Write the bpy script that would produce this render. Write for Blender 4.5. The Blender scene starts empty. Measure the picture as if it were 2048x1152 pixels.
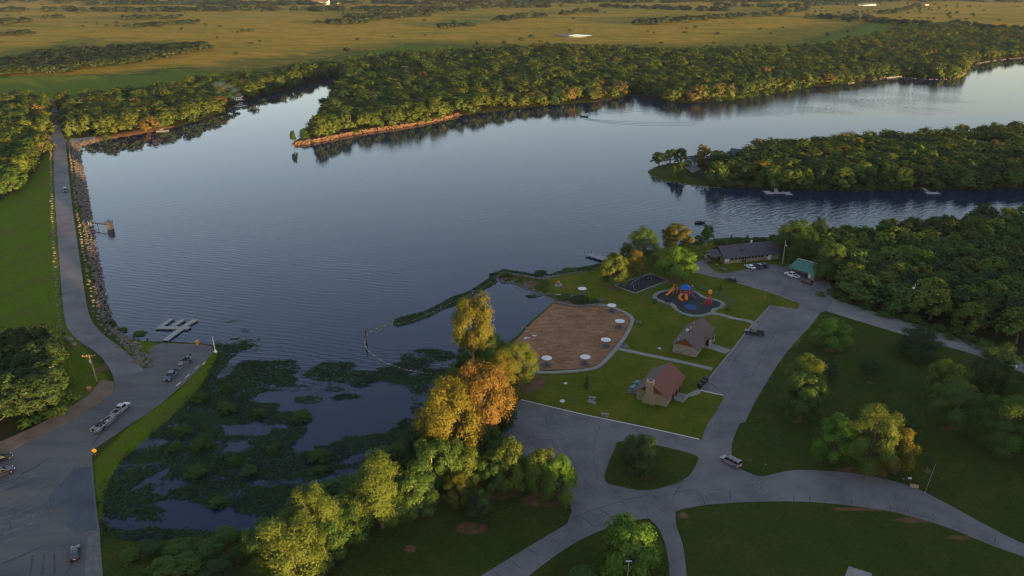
import bpy, bmesh, math, random
import numpy as np
from mathutils import Vector, Matrix
from mathutils.geometry import tessellate_polygon, delaunay_2d_cdt

# ------------------------------------------------------------------ camera, sky, sun, exposure
SC = bpy.context.scene
COL = SC.collection
H = 105.0                                   # camera height above the lake, metres
FPX = 1559.0                                # focal length in photo pixels (2048 wide)
PITCH = math.atan((576 + 60) / FPX)         # horizon lies 60 px above the photo's top edge
CP, SP = math.cos(PITCH), math.sin(PITCH)
cam_d = bpy.data.cameras.new('camera')
cam_d.sensor_width = 36.0
cam_d.lens = 36.0 * FPX / 2048.0
cam_d.clip_start = 1.0
cam_d.clip_end = 60000.0
cam = bpy.data.objects.new('camera', cam_d)
COL.objects.link(cam)
cam.location = (0, 0, H)
cam.rotation_euler = (math.pi / 2 - PITCH, 0, 0)
SC.camera = cam

SUN_EL = math.radians(2.9)
SUN_AZ = math.radians(42.0)                 # behind the camera and to its right
to_sun = Vector((math.sin(SUN_AZ) * math.cos(SUN_EL), -math.cos(SUN_AZ) * math.cos(SUN_EL), math.sin(SUN_EL)))
world = bpy.data.worlds.new('World')
SC.world = world
world.use_nodes = True
wn = world.node_tree
bg = wn.nodes['Background']
sky = wn.nodes.new('ShaderNodeTexSky')
sky.sky_type = 'NISHITA'
sky.sun_disc = False
sky.sun_elevation = SUN_EL
sky.sun_rotation = math.pi - SUN_AZ         # clockwise from +Y
sky.altitude = 300
sky.air_density = 1.0
sky.dust_density = 0.4
sky.ozone_density = 1.5
hsv = wn.nodes.new('ShaderNodeHueSaturation')   # a thin even veil of evening haze greys the whole sky
hsv.inputs['Saturation'].default_value = 0.76
tin = wn.nodes.new('ShaderNodeMix'); tin.data_type = 'RGBA'; tin.blend_type = 'MULTIPLY'
tin.inputs[0].default_value = 1.0; tin.inputs[7].default_value = (1.03, 0.975, 1.06, 1)
wn.links.new(sky.outputs[0], hsv.inputs['Color'])
wn.links.new(hsv.outputs[0], tin.inputs[6])
wn.links.new(tin.outputs[2], bg.inputs[0])
bg.inputs[1].default_value = 0.15
sun_d = bpy.data.lights.new('sun', 'SUN')
sun_d.energy = 3.6
sun_d.color = (1.0, 0.62, 0.23)
sun_d.angle = math.radians(0.6)
sun = bpy.data.objects.new('sun', sun_d)
COL.objects.link(sun)
sun.rotation_euler = (-to_sun).to_track_quat('-Z', 'Y').to_euler()
SC.view_settings.view_transform = 'Standard'
SC.view_settings.look = 'None'
SC.view_settings.gamma = 1
SC.view_settings.use_curve_mapping = False
SC.view_settings.exposure = 2.0
SC.cycles.pixel_filter_type = 'BLACKMAN_HARRIS'
SC.cycles.filter_width = 1.15
SC.cycles.use_denoising = True
SC.cycles.max_bounces = 6
SC.cycles.diffuse_bounces = 2
SC.cycles.glossy_bounces = 2
SC.cycles.transmission_bounces = 3
SC.cycles.volume_bounces = 0
SC.cycles.caustics_reflective = False
SC.cycles.caustics_refractive = False

RND = random.Random(11)
NPR = np.random.default_rng(11)

# ------------------------------------------------------------------ photo pixel <-> place
def G(px, py, z=0.0):
    """The point at height z seen at photo pixel (px, py)."""
    u = (px - 1024) / FPX
    v = (py - 576) / FPX
    t = (H - z) / (SP + v * CP)
    return Vector((u * t, (CP - v * SP) * t, z))

def GA(pts, z=0.0):
    p = np.asarray(pts, float)
    u = (p[:, 0] - 1024) / FPX
    v = (p[:, 1] - 576) / FPX
    t = (H - z) / (SP + v * CP)
    return np.stack([u * t, (CP - v * SP) * t], 1)

def PIX(x, y, z):
    """Where a place shows in the photo, and the scale there in px per metre (arrays allowed)."""
    zc = y * CP + (H - z) * SP
    yc = (H - z) * CP - y * SP
    return 1024 + FPX * x / zc, 576 + FPX * yc / zc, FPX / zc

def height_to(P, py):
    """Height z at which the upright line through P meets photo row py."""
    v = (py - 576) / FPX
    return H - P.y * (SP + v * CP) / (CP - v * SP)

def smooth(a, b, x):
    t = np.clip((x - a) / (b - a), 0, 1)
    return t * t * (3 - 2 * t)

def spline(pts, n=6, closed=False):
    """Catmull-Rom through 2D/3D points."""
    P = [np.asarray(p, float) for p in pts]
    m = len(P)
    out = []
    for i in range(m if closed else m - 1):
        if closed:
            a, b, c, d = P[i - 1], P[i], P[(i + 1) % m], P[(i + 2) % m]
        else:
            a, b, c, d = P[max(i - 1, 0)], P[i], P[i + 1], P[min(i + 2, m - 1)]
        for k in range(n):
            t = k / n
            out.append(0.5 * ((2 * b) + (c - a) * t + (2 * a - 5 * b + 4 * c - d) * t * t + (3 * b - a - 3 * c + d) * t ** 3))
    if not closed:
        out.append(P[-1])
    return np.array(out)

def seg_dist(P, poly, closed=True, want_param=False):
    """Distance of points P (n,2) to a polyline; also the position along it (index + t)."""
    if len(P) < 64:                                     # few points: all segments at once
        A = np.asarray(poly); B = np.roll(A, -1, 0)
        if not closed: A, B = A[:-1], B[:-1]
        D = B - A; L = np.maximum((D * D).sum(1), 1e-12)
        t = np.clip(((P[:, None] - A[None]) * D[None]).sum(2) / L, 0, 1)
        e = P[:, None] - A[None] - t[:, :, None] * D[None]
        q = (e * e).sum(2); i = q.argmin(1); k = np.arange(len(P))
        return (np.sqrt(q[k, i]), i + t[k, i]) if want_param else np.sqrt(q[k, i])
    best = np.full(len(P), 1e18)
    par = np.zeros(len(P))
    m = len(poly)
    for i in range(m if closed else m - 1):
        a = poly[i]; b = poly[(i + 1) % m]
        d = b - a
        L = d @ d
        if L < 1e-12:
            continue
        t = np.clip(((P - a) @ d) / L, 0, 1)
        e = P - a - t[:, None] * d
        q = e[:, 0] ** 2 + e[:, 1] ** 2
        k = q < best
        best[k] = q[k]
        par[k] = i + t[k]
    best = np.sqrt(best)
    return (best, par) if want_param else best

def inside(P, poly):
    if len(P) < 64:
        A = np.asarray(poly); B = np.roll(A, -1, 0)
        X, Y = P[:, :1], P[:, 1:2]
        dy = np.where(B[:, 1] == A[:, 1], 1e-12, B[:, 1] - A[:, 1])
        return (((A[:, 1] > Y) != (B[:, 1] > Y)) & (X < (B[:, 0] - A[:, 0]) * (Y - A[:, 1]) / dy + A[:, 0])).sum(1) % 2 == 1
    c = np.zeros(len(P), bool)
    x, y = P[:, 0], P[:, 1]
    m = len(poly)
    for i in range(m):
        x0, y0 = poly[i]; x1, y1 = poly[(i + 1) % m]
        if y0 == y1:
            continue
        k = ((y0 > y) != (y1 > y)) & (x < (x1 - x0) * (y - y0) / (y1 - y0) + x0)
        c ^= k
    return c

def sdf(P, poly):
    """Signed distance, positive inside."""
    d = seg_dist(P, poly)
    return np.where(inside(P, poly), d, -d)

def hash2(i, j, s=0):
    n = (i.astype(np.int64) * 374761393 + j.astype(np.int64) * 668265263 + s * 1274126177) & 0xffffffff
    n = ((n ^ (n >> 13)) * 1274126177) & 0xffffffff
    return ((n ^ (n >> 16)) & 0xffff) / 65535.0

def vnoise(x, y, s=0):
    i = np.floor(x).astype(np.int64); j = np.floor(y).astype(np.int64)
    fx = x - i; fy = y - j
    fx = fx * fx * (3 - 2 * fx); fy = fy * fy * (3 - 2 * fy)
    a = hash2(i, j, s); b = hash2(i + 1, j, s); c = hash2(i, j + 1, s); d = hash2(i + 1, j + 1, s)
    return (a * (1 - fx) + b * fx) * (1 - fy) + (c * (1 - fx) + d * fx) * fy

def fbm(x, y, s=0, o=4):
    r = 0; a = 0.5; t = 0
    for k in range(o):
        r = r + a * vnoise(x, y, s + k); t += a; a *= 0.5; x = x * 2.03; y = y * 2.03
    return r / t

# ------------------------------------------------------------------ mesh building and naming
class MB:
    """Collects shapes; build() links them as one mesh object."""
    def __init__(s):
        s.v = []; s.f = []; s.m = []
    def add(s, verts, faces, mi=0):
        o = len(s.v)
        s.v.extend([tuple(v) for v in verts])
        s.f.extend([tuple(i + o for i in f) for f in faces])
        s.m.extend([mi] * len(faces))
        return s
    def box(s, c, d, rz=0.0, mi=0, tilt=None):
        x, y, z = d[0] / 2, d[1] / 2, d[2] / 2
        M = Matrix.Rotation(rz, 3, 'Z')
        if tilt is not None:
            M = M @ tilt
        vs = [Vector(c) + M @ Vector((a * x, b * y, e * z)) for e in (-1, 1) for a, b in ((-1, -1), (1, -1), (1, 1), (-1, 1))]
        return s.add(vs, [(3, 2, 1, 0), (4, 5, 6, 7), (0, 1, 5, 4), (1, 2, 6, 5), (2, 3, 7, 6), (3, 0, 4, 7)], mi)
    def tube(s, pts, r, n=8, mi=0, cap=True):
        pts = [Vector(p) for p in pts]
        rr = r if isinstance(r, (list, tuple)) else [r] * len(pts)
        vs = []; fs = []
        for i, p in enumerate(pts):
            d = (pts[min(i + 1, len(pts) - 1)] - pts[max(i - 1, 0)]).normalized()
            a = d.cross(Vector((0, 0, 1)))
            if a.length < 1e-3:
                a = Vector((1, 0, 0))
            a.normalize()
            b = d.cross(a)
            for k in range(n):
                t = 2 * math.pi * k / n
                vs.append(p + (a * math.cos(t) + b * math.sin(t)) * rr[i])
        for i in range(len(pts) - 1):
            for k in range(n):
                k2 = (k + 1) % n
                fs.append((i * n + k, i * n + k2, (i + 1) * n + k2, (i + 1) * n + k))
        if cap:
            fs.append(tuple(range(n))[::-1])
            fs.append(tuple((len(pts) - 1) * n + k for k in range(n)))
        return s.add(vs, fs, mi)
    def lathe(s, prof, n=16, c=(0, 0, 0), mi=0):
        vs = []; fs = []
        for r, z in prof:
            for k in range(n):
                t = 2 * math.pi * k / n
                vs.append((c[0] + r * math.cos(t), c[1] + r * math.sin(t), c[2] + z))
        for i in range(len(prof) - 1):
            for k in range(n):
                k2 = (k + 1) % n
                fs.append((i * n + k, i * n + k2, (i + 1) * n + k2, (i + 1) * n + k))
        fs.append(tuple(range(n))[::-1]); fs.append(tuple((len(prof) - 1) * n + k for k in range(n)))
        return s.add(vs, fs, mi)
    def prism(s, poly, z0, z1, mi=0):
        n = len(poly)
        vs = [(p[0], p[1], z0) for p in poly] + [(p[0], p[1], z1) for p in poly]
        fs = [(i, (i + 1) % n, n + (i + 1) % n, n + i) for i in range(n)]
        tri = tessellate_polygon([[Vector((p[0], p[1], 0)) for p in poly]])
        for t in tri:
            a, b, c = [Vector(poly[i]).to_2d() if len(poly[i]) > 2 else Vector(poly[i]) for i in t]
            up = (b - a).cross(c - a) > 0
            t = t if up else t[::-1]
            fs.append(tuple(n + i for i in t)); fs.append(tuple(t[::-1]))
        return s.add(vs, fs, mi)
    def side_prism(s, prof, w0, w1=None, mi=0):
        """Profile in x,z extruded across y from -w to w; w may differ per point."""
        n = len(prof)
        w = w0 if isinstance(w0, (list, tuple)) else [w0] * n
        vs = [(p[0], -w[i], p[1]) for i, p in enumerate(prof)] + [(p[0], w[i], p[1]) for i, p in enumerate(prof)]
        fs = [(i, n + i, n + (i + 1) % n, (i + 1) % n) for i in range(n)]
        tri = tessellate_polygon([[Vector((p[0], p[1], 0)) for p in prof]])
        for t in tri:
            fs.append(tuple(t)); fs.append(tuple(n + i for i in t[::-1]))
        return s.add(vs, fs, mi)
    def build(s, name, mat, parent=None, smooth_=False, bevel=0.0, fix=True):
        me = bpy.data.meshes.new(name)
        me.from_pydata(s.v, [], s.f)
        mats = mat if isinstance(mat, (list, tuple)) else [mat]
        for m in mats:
            me.materials.append(m)
        if len(mats) > 1:
            me.polygons.foreach_set('material_index', s.m)
        if fix or bevel:
            bm = bmesh.new(); bm.from_mesh(me)
            bmesh.ops.recalc_face_normals(bm, faces=bm.faces)
            if bevel:
                bmesh.ops.remove_doubles(bm, verts=bm.verts, dist=1e-4)
                ed = [e for e in bm.edges if len(e.link_faces) == 2 and e.calc_face_angle(0) > 0.5]
                bmesh.ops.bevel(bm, geom=ed, offset=bevel, segments=2, affect='EDGES', profile=0.6)
            bm.to_mesh(me); bm.free()
        if smooth_:
            me.polygons.foreach_set('use_smooth', [True] * len(me.polygons))
        o = bpy.data.objects.new(name, me)
        COL.objects.link(o)
        if parent is not None:
            o.parent = parent
        return o

def tag(o, label=None, cat=None, group=None, kind=None):
    if label: o['label'] = label
    if cat: o['category'] = cat
    if group: o['group'] = group
    if kind: o['kind'] = kind
    return o

def thing(name, label, cat, loc=(0, 0, 0), rz=0.0, group=None):
    o = bpy.data.objects.new(name, None)
    o.empty_display_size = 0.5
    COL.objects.link(o)
    o.location = loc
    o.rotation_euler = (0, 0, rz)
    return tag(o, label, cat, group)

def kids(o):
    return [c for c in COL.objects if c.parent is o]

def dup(root, children, loc, rz=None, label=None, group=None, scale=None):
    """Copy of a thing with copies of its parts: children = [(part, [sub-parts])]."""
    r = root.copy(); COL.objects.link(r)
    r.location = loc
    if rz is not None: r.rotation_euler = (0, 0, rz)
    if scale is not None: r.scale = scale
    if label: r['label'] = label
    if group: r['group'] = group
    for c, subs in children:
        d = c.copy(); COL.objects.link(d); d.parent = r
        for q in subs:
            e = q.copy(); COL.objects.link(e); e.parent = d
    return r

def tree_of(root, allobjs):
    return [(c, [d for d in allobjs if d.parent is c]) for c in allobjs if c.parent is root]

def mesh_np(name, V, F, mat, parent=None, attrs=None, smooth_=False, k=None):
    """Mesh from numpy arrays; F (n,3) or (n,4)."""
    me = bpy.data.meshes.new(name)
    n, q = F.shape
    me.vertices.add(len(V)); me.vertices.foreach_set('co', np.ascontiguousarray(V, np.float32).ravel())
    me.loops.add(n * q); me.loops.foreach_set('vertex_index', np.ascontiguousarray(F, np.int32).ravel())
    me.polygons.add(n)
    me.polygons.foreach_set('loop_start', np.arange(0, n * q, q, dtype=np.int32))
    me.polygons.foreach_set('loop_total', np.full(n, q, np.int32))
    for an, (dom, arr) in (attrs or {}).items():
        at = me.attributes.new(an, 'FLOAT', dom)
        at.data.foreach_set('value', np.ascontiguousarray(arr, np.float32))
    if smooth_:
        me.polygons.foreach_set('use_smooth', np.ones(n, bool))
    me.update(calc_edges=True)
    me.validate()
    me.materials.append(mat)
    o = bpy.data.objects.new(name, me)
    COL.objects.link(o)
    if parent is not None: o.parent = parent
    return o
# ------------------------------------------------------------------ materials
class NT:
    def __init__(s, name):
        s.mat = bpy.data.materials.new(name); s.mat.use_nodes = True
        s.t = s.mat.node_tree
        s.b = s.t.nodes['Principled BSDF']; s.out = s.t.nodes['Material Output']
        s.b.inputs['Specular IOR Level'].default_value = 0.25
    def n(s, ty, **kw):
        x = s.t.nodes.new(ty)
        for k, v in kw.items():
            if k in x.inputs: x.inputs[k].default_value = v
            else: setattr(x, k, v)
        return x
    def l(s, a, b): s.t.links.new(a, b)
    def geo(s):
        return s.n('ShaderNodeNewGeometry').outputs['Position']
    def obj(s):
        return s.n('ShaderNodeTexCoord').outputs['Object']
    def mapv(s, v, scale=(1, 1, 1), rot=(0, 0, 0)):
        m = s.n('ShaderNodeMapping'); m.inputs['Scale'].default_value = scale; m.inputs['Rotation'].default_value = rot
        s.l(v, m.inputs['Vector']); return m.outputs[0]
    def noise(s, v, scale, detail=4, rough=0.55, dist=0.0):
        x = s.n('ShaderNodeTexNoise', Scale=scale, Detail=detail, Roughness=rough, Distortion=dist)
        s.l(v, x.inputs['Vector']); return x.outputs['Fac']
    def ramp(s, f, stops):
        r = s.n('ShaderNodeValToRGB'); e = r.color_ramp.elements
        while len(e) < len(stops): e.new(0.5)
        for i, (p, c) in enumerate(stops):
            e[i].position = p; e[i].color = (c[0], c[1], c[2], 1) if hasattr(c, '__len__') else (c, c, c, 1)
        s.l(f, r.inputs[0]); return r.outputs[0]
    def mix(s, f, a, b, mode='MIX'):
        m = s.n('ShaderNodeMix', data_type='RGBA', blend_type=mode)
        for sock, val in ((m.inputs[0], f), (m.inputs[6], a), (m.inputs[7], b)):
            if hasattr(val, 'is_output'): s.l(val, sock)
            elif hasattr(val, '__len__'): sock.default_value = (val[0], val[1], val[2], 1)
            else: sock.default_value = val
        return m.outputs[2]
    def math(s, op, a, b=0.0, c=0.0):
        m = s.n('ShaderNodeMath', operation=op)
        for i, val in enumerate((a, b, c)):
            if hasattr(val, 'is_output'): s.l(val, m.inputs[i])
            else: m.inputs[i].default_value = val
        return m.outputs[0]
    def attr(s, name):
        return s.n('ShaderNodeAttribute', attribute_name=name).outputs['Fac']
    def bump(s, h, strength=0.5, dist=0.1, normal=None):
        b = s.n('ShaderNodeBump', Strength=strength, Distance=dist)
        s.l(h, b.inputs['Height'])
        if normal is not None: s.l(normal, b.inputs['Normal'])
        return b.outputs[0]

def simple(name, col, rough=0.7, metal=0.0, var=0.18, scale=3.0, spec=0.25, bump=0.0):
    """A plain surface with slight uneven wear."""
    t = NT(name)
    f = t.noise(t.obj(), scale, 5, 0.6)
    lo = tuple(c * (1 - var) for c in col); hi = tuple(min(1, c * (1 + var)) for c in col)
    t.l(t.ramp(f, [(0.3, lo), (0.7, hi)]), t.b.inputs['Base Color'])
    t.b.inputs['Roughness'].default_value = rough
    t.b.inputs['Metallic'].default_value = metal
    t.b.inputs['Specular IOR Level'].default_value = spec
    if bump:
        t.l(t.bump(t.noise(t.obj(), scale * 6, 4), bump, 0.05), t.b.inputs['Normal'])
    return t.mat

def paint(name, col, rough=0.25, metal=0.0):
    t = NT(name)
    f = t.noise(t.obj(), 2.0, 6, 0.65)
    t.l(t.ramp(f, [(0.35, tuple(c * 0.86 for c in col)), (0.75, col)]), t.b.inputs['Base Color'])
    t.l(t.ramp(f, [(0.3, rough), (0.8, rough + 0.2)]), t.b.inputs['Roughness'])
    t.b.inputs['Metallic'].default_value = metal
    t.b.inputs['Coat Weight'].default_value = 0.35
    t.b.inputs['Coat Roughness'].default_value = 0.12
    t.b.inputs['Specular IOR Level'].default_value = 0.5
    return t.mat

def leaf_mat(name, ca, cb, cc, oddk=0.6, sp=False):
    """Leaves: colour runs ca..cb per tree (and per leaf spray), cc is the odd warm or pale spray."""
    t = NT(name)
    oi = t.n('ShaderNodeObjectInfo').outputs['Random']
    v = t.attr('spray')
    tr = t.attr('treevar')
    a = t.math('ADD', t.math('MULTIPLY', oi, 0.55), t.math('MULTIPLY', v, 0.38))
    a = t.math('FRACT', t.math('ADD', a, t.math('MULTIPLY', tr, 0.9)))
    col = t.ramp(a, [(0.05, ca), (0.5, tuple((x + y) / 2 for x, y in zip(ca, cb))), (0.95, cb)])
    odd = t.math('GREATER_THAN', t.math('FRACT', t.math('MULTIPLY', v, 7.31)), 0.80)
    col = t.mix(t.math('MULTIPLY', odd, oddk), col, cc)
    if sp:                                              # now and then a tree of another kind
        col = t.mix(t.math('MULTIPLY', t.math('GREATER_THAN', oi, 0.965), 0.7), col, (0.19, 0.115, 0.040))
        col = t.mix(t.math('MULTIPLY', t.math('LESS_THAN', oi, 0.13), 0.7), col, (0.022, 0.052, 0.028))
    d = t.n('ShaderNodeBsdfDiffuse'); t.l(col, d.inputs[0])
    r = t.n('ShaderNodeBsdfTranslucent')
    t.l(t.mix(0.5, col, (0.16, 0.17, 0.02), 'MIX'), r.inputs[0])
    g = t.n('ShaderNodeBsdfGlossy', Roughness=0.55); g.inputs[0].default_value = (0.6, 0.65, 0.7, 1)
    m = t.n('ShaderNodeMixShader'); m.inputs[0].default_value = 0.28
    t.l(d.outputs[0], m.inputs[1]); t.l(r.outputs[0], m.inputs[2])
    m2 = t.n('ShaderNodeMixShader'); m2.inputs[0].default_value = 0.02
    t.l(m.outputs[0], m2.inputs[1]); t.l(g.outputs[0], m2.inputs[2])
    t.l(m2.outputs[0], t.out.inputs[0])
    return t.mat

M = {}
M['leaf_green'] = leaf_mat('leaf_green', (0.0420, 0.0952, 0.0168), (0.0840, 0.1568, 0.0252), (0.1400, 0.1820, 0.0420))
M['leaf_bright'] = leaf_mat('leaf_bright', (0.0810, 0.1823, 0.0162), (0.1215, 0.2295, 0.0243), (0.1620, 0.2430, 0.0405))
M['leaf_dark'] = leaf_mat('leaf_dark', (0.0250, 0.0562, 0.0150), (0.0500, 0.0938, 0.0225), (0.0750, 0.0875, 0.0375))
M['leaf_olive'] = leaf_mat('leaf_olive', (0.0858, 0.1365, 0.0182), (0.1430, 0.1924, 0.0260), (0.2080, 0.1950, 0.0390))
M['leaf_gold'] = leaf_mat('leaf_gold', (0.112, 0.124, 0.012), (0.182, 0.158, 0.017), (0.21, 0.14, 0.028))
M['leaf_rust'] = leaf_mat('leaf_rust', (0.165, 0.112, 0.019), (0.215, 0.122, 0.027), (0.14, 0.14, 0.02))
M['leaf_wood'] = leaf_mat('leaf_wood', (0.0299, 0.0690, 0.0138), (0.0978, 0.1207, 0.0207), (0.1495, 0.1265, 0.0287))
M['leaf_far'] = leaf_mat('leaf_far', (0.038, 0.098, 0.020), (0.135, 0.155, 0.024), (0.19, 0.14, 0.03), 0.35, True)
M['leaf_marsh'] = leaf_mat('leaf_marsh', (0.040, 0.088, 0.014), (0.070, 0.125, 0.020), (0.09, 0.14, 0.03))
M['leaf_hedge'] = leaf_mat('leaf_hedge', (0.028, 0.052, 0.022), (0.060, 0.080, 0.028), (0.07, 0.08, 0.03), 0.2)
M['weed'] = leaf_mat('weed', (0.010, 0.030, 0.008), (0.038, 0.085, 0.014), (0.050, 0.095, 0.020), 0.4)
M['bark'] = simple('bark', (0.13, 0.10, 0.075), 0.9, scale=6, var=0.35, bump=0.6)
M['bark_pale'] = simple('bark_pale', (0.36, 0.28, 0.20), 0.9, scale=6, var=0.3, bump=0.5)

# ground: short lawn, rough pasture, leaf litter, bare soil, bank rock
t = NT('ground')
P = t.geo()
n_big = t.noise(P, 0.018, 5, 0.6)
n_mid = t.noise(P, 0.12, 5, 0.62)
n_fin = t.noise(P, 1.6, 5, 0.7)
n_str = t.noise(t.mapv(P, (0.003, 0.014, 0.02), (0, 0, 0.2)), 1.0, 7, 0.7)
lawn = t.ramp(n_mid, [(0.30, (0.040, 0.068, 0.009)), (0.5, (0.064, 0.084, 0.011)), (0.68, (0.108, 0.100, 0.018))])
lawn = t.mix(0.5, lawn, t.ramp(n_fin, [(0.3, (0.03, 0.05, 0.010)), (0.7, (0.10, 0.12, 0.025))]))
lawn_lit = t.ramp(n_mid, [(0.30, (0.088, 0.140, 0.006)), (0.5, (0.155, 0.178, 0.009)), (0.68, (0.250, 0.205, 0.020))])  # mid lawn: yellower grass with the brighter light there put into its colour
lawn_lit = t.mix(0.4, lawn_lit, t.ramp(n_fin, [(0.3, (0.06, 0.08, 0.012)), (0.7, (0.18, 0.20, 0.04))]))
green = t.ramp(n_fin, [(0.3, (0.085, 0.160, 0.004)), (0.7, (0.165, 0.250, 0.008))])
green = t.mix(t.ramp(n_mid, [(0.42, 0.0), (0.62, 0.75)]), green, (0.15, 0.145, 0.03))
gold_grass = t.ramp(n_str, [(0.30, (0.120, 0.130, 0.012)), (0.42, (0.240, 0.190, 0.020)), (0.52, (0.350, 0.225, 0.026)), (0.62, (0.270, 0.205, 0.024)), (0.72, (0.150, 0.150, 0.016))])  # tan pasture with the low sun's gold put into its colour
gold_grass = t.mix(t.ramp(t.noise(P, 0.05, 5, 0.7), [(0.42, 0.0), (0.62, 0.55)]), gold_grass, (0.110, 0.125, 0.015))
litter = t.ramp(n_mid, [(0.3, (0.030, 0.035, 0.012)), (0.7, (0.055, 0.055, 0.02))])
soil = t.ramp(t.noise(P, 0.7, 5, 0.7), [(0.3, (0.15, 0.085, 0.045)), (0.7, (0.27, 0.16, 0.09))])
rock = t.ramp(t.noise(P, 0.35, 6, 0.7), [(0.35, (0.11, 0.065, 0.04)), (0.5, (0.21, 0.13, 0.08)), (0.7, (0.30, 0.19, 0.12))])
edge = t.math('MULTIPLY', t.math('SUBTRACT', n_mid, 0.5), 0.9)
def zone(name, w=1.0):
    z = t.math('ADD', t.attr(name), t.math('MULTIPLY', edge, w))
    return t.ramp(z, [(0.38, 0.0), (0.62, 1.0)])
c = lawn
c = t.mix(zone('z_lawn_lit'), c, lawn_lit)
c = t.mix(zone('z_green'), c, green)
c = t.mix(zone('z_gold', 0.8), c, gold_grass)
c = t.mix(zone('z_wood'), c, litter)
c = t.mix(zone('z_soil', 1.4), c, soil)
c = t.mix(zone('z_rock', 0.6), c, rock)
t.l(c, t.b.inputs['Base Color'])
t.b.inputs['Roughness'].default_value = 1.0
t.b.inputs['Specular IOR Level'].default_value = 0.05
h1 = t.bump(t.noise(P, 3.0, 3, 0.8), 1.0, 0.35)
h2 = t.bump(t.noise(P, 0.25, 5, 0.75), 1.0, 3.0, h1)
t.l(h2, t.b.inputs['Normal'])
M['ground'] = t.mat

# lake water
t = NT('lake_water')
P = t.geo()
t.b.inputs['Base Color'].default_value = (0.006, 0.018, 0.046, 1)
t.b.inputs['Roughness'].default_value = 0.04
t.b.inputs['IOR'].default_value = 1.333
t.b.inputs['Specular IOR Level'].default_value = 0.40
calm = t.attr('ripple')
w1 = t.n('ShaderNodeTexWave', wave_type='BANDS', bands_direction='Y', Scale=0.13, Distortion=9.0, Detail=3.0)
w1.inputs['Detail Scale'].default_value = 0.35
t.l(t.mapv(P, (1, 1, 1), (0, 0, 0.28)), w1.inputs['Vector'])
w2 = t.n('ShaderNodeTexWave', wave_type='BANDS', bands_direction='Y', Scale=0.21, Distortion=11.0, Detail=3.0)
w2.inputs['Detail Scale'].default_value = 0.5
t.l(t.mapv(P, (1, 1, 1), (0, 0, -0.15)), w2.inputs['Vector'])
nz = t.noise(t.mapv(P, (0.6, 1.2, 1)), 0.8, 3, 0.6)
hh = t.math('ADD', t.math('MULTIPLY', w1.outputs['Fac'], 1.0), t.math('MULTIPLY', w2.outputs['Fac'], 0.55))
hh = t.math('ADD', hh, t.math('MULTIPLY', nz, 0.9))
patch = t.ramp(t.noise(P, 0.02, 3, 0.5), [(0.35, 0.45), (0.65, 1.0)])
hh = t.math('MULTIPLY', hh, t.math('MULTIPLY', calm, patch))
# wakes of the two boats: fine rings running off along the course
hh = t.math('ADD', hh, t.attr('wake'))
t.l(t.bump(hh, 1.0, 0.039), t.b.inputs['Normal'])
M['water'] = t.mat

def asphalt(name, ca, cb, cp, stretch=(1, 1, 1), rot=0.0):
    t = NT(name)
    P = t.geo()
    f = t.noise(P, 5.0, 4, 0.7)
    g = t.noise(t.mapv(P, stretch, (0, 0, rot)), 0.12, 6, 0.65)
    c = t.ramp(g, [(0.34, tuple(x * 0.82 for x in ca)), (0.5, cb), (0.66, tuple(x * 1.1 for x in cp))])
    c = t.mix(0.4, c, t.ramp(f, [(0.35, tuple(x * 0.55 for x in ca)), (0.7, tuple(x * 1.35 for x in cb))]))
    vor = t.n('ShaderNodeTexVoronoi', feature='DISTANCE_TO_EDGE', Scale=0.16)
    wob = t.n('ShaderNodeTexNoise', Scale=0.6, Detail=4.0); t.l(P, wob.inputs['Vector'])
    wm = t.mix(0.06, P, wob.outputs['Color'], 'LINEAR_LIGHT')
    t.l(wm, vor.inputs['Vector'])
    crack = t.ramp(vor.outputs['Distance'], [(0.0, 1.0), (0.012, 0.0)])
    some = t.ramp(t.noise(P, 0.05, 2), [(0.5, 0.0), (0.62, 0.55)])
    c = t.mix(t.math('MULTIPLY', crack, some), c, (0.018, 0.018, 0.02))
    t.l(c, t.b.inputs['Base Color'])
    t.b.inputs['Roughness'].default_value = 0.88
    t.l(t.bump(f, 0.3, 0.03), t.b.inputs['Normal'])
    return t.mat
M['asphalt'] = asphalt('asphalt', (0.135, 0.122, 0.124), (0.175, 0.160, 0.160), (0.205, 0.188, 0.182))
M['asphalt_lot'] = asphalt('asphalt_lot', (0.090, 0.090, 0.096), (0.130, 0.122, 0.118), (0.175, 0.145, 0.120), (0.25, 1.4, 1), 0.42)
M['asphalt_dark'] = asphalt('asphalt_dark', (0.028, 0.029, 0.032), (0.040, 0.040, 0.044), (0.052, 0.051, 0.052))
M['gravel'] = asphalt('gravel', (0.17, 0.16, 0.145), (0.22, 0.205, 0.185), (0.26, 0.235, 0.21))
M['concrete'] = simple('concrete', (0.27, 0.245, 0.215), 0.9, scale=0.8, var=0.22, bump=0.2)
M['concrete_dark'] = simple('concrete_dark', (0.15, 0.14, 0.13), 0.9, scale=0.8, var=0.25, bump=0.2)
M['tar'] = simple('tar', (0.042, 0.040, 0.041), 0.6)
M['asphalt_patch'] = asphalt('asphalt_patch', (0.066, 0.074, 0.090), (0.090, 0.098, 0.116), (0.108, 0.112, 0.128))
M['damp'] = simple('damp', (0.062, 0.062, 0.066), 0.7, var=0.3, scale=0.6)
M['tyre_streak'] = simple('tyre_streak', (0.145, 0.135, 0.132), 0.9, var=0.3, scale=1.0)
t = NT('beach_sand')
P = t.geo()
f = t.noise(t.mapv(P, (0.55, 1.0, 1.0), (0, 0, 0.10)), 0.6, 9, 0.82, 0.8)
g = t.noise(P, 0.10, 4, 0.6)
c = t.ramp(f, [(0.36, (0.130, 0.054, 0.026)), (0.5, (0.265, 0.125, 0.060)), (0.62, (0.390, 0.215, 0.120))])
c = t.mix(t.ramp(g, [(0.45, 0.0), (0.7, 0.5)]), c, (0.28, 0.165, 0.10))
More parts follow.
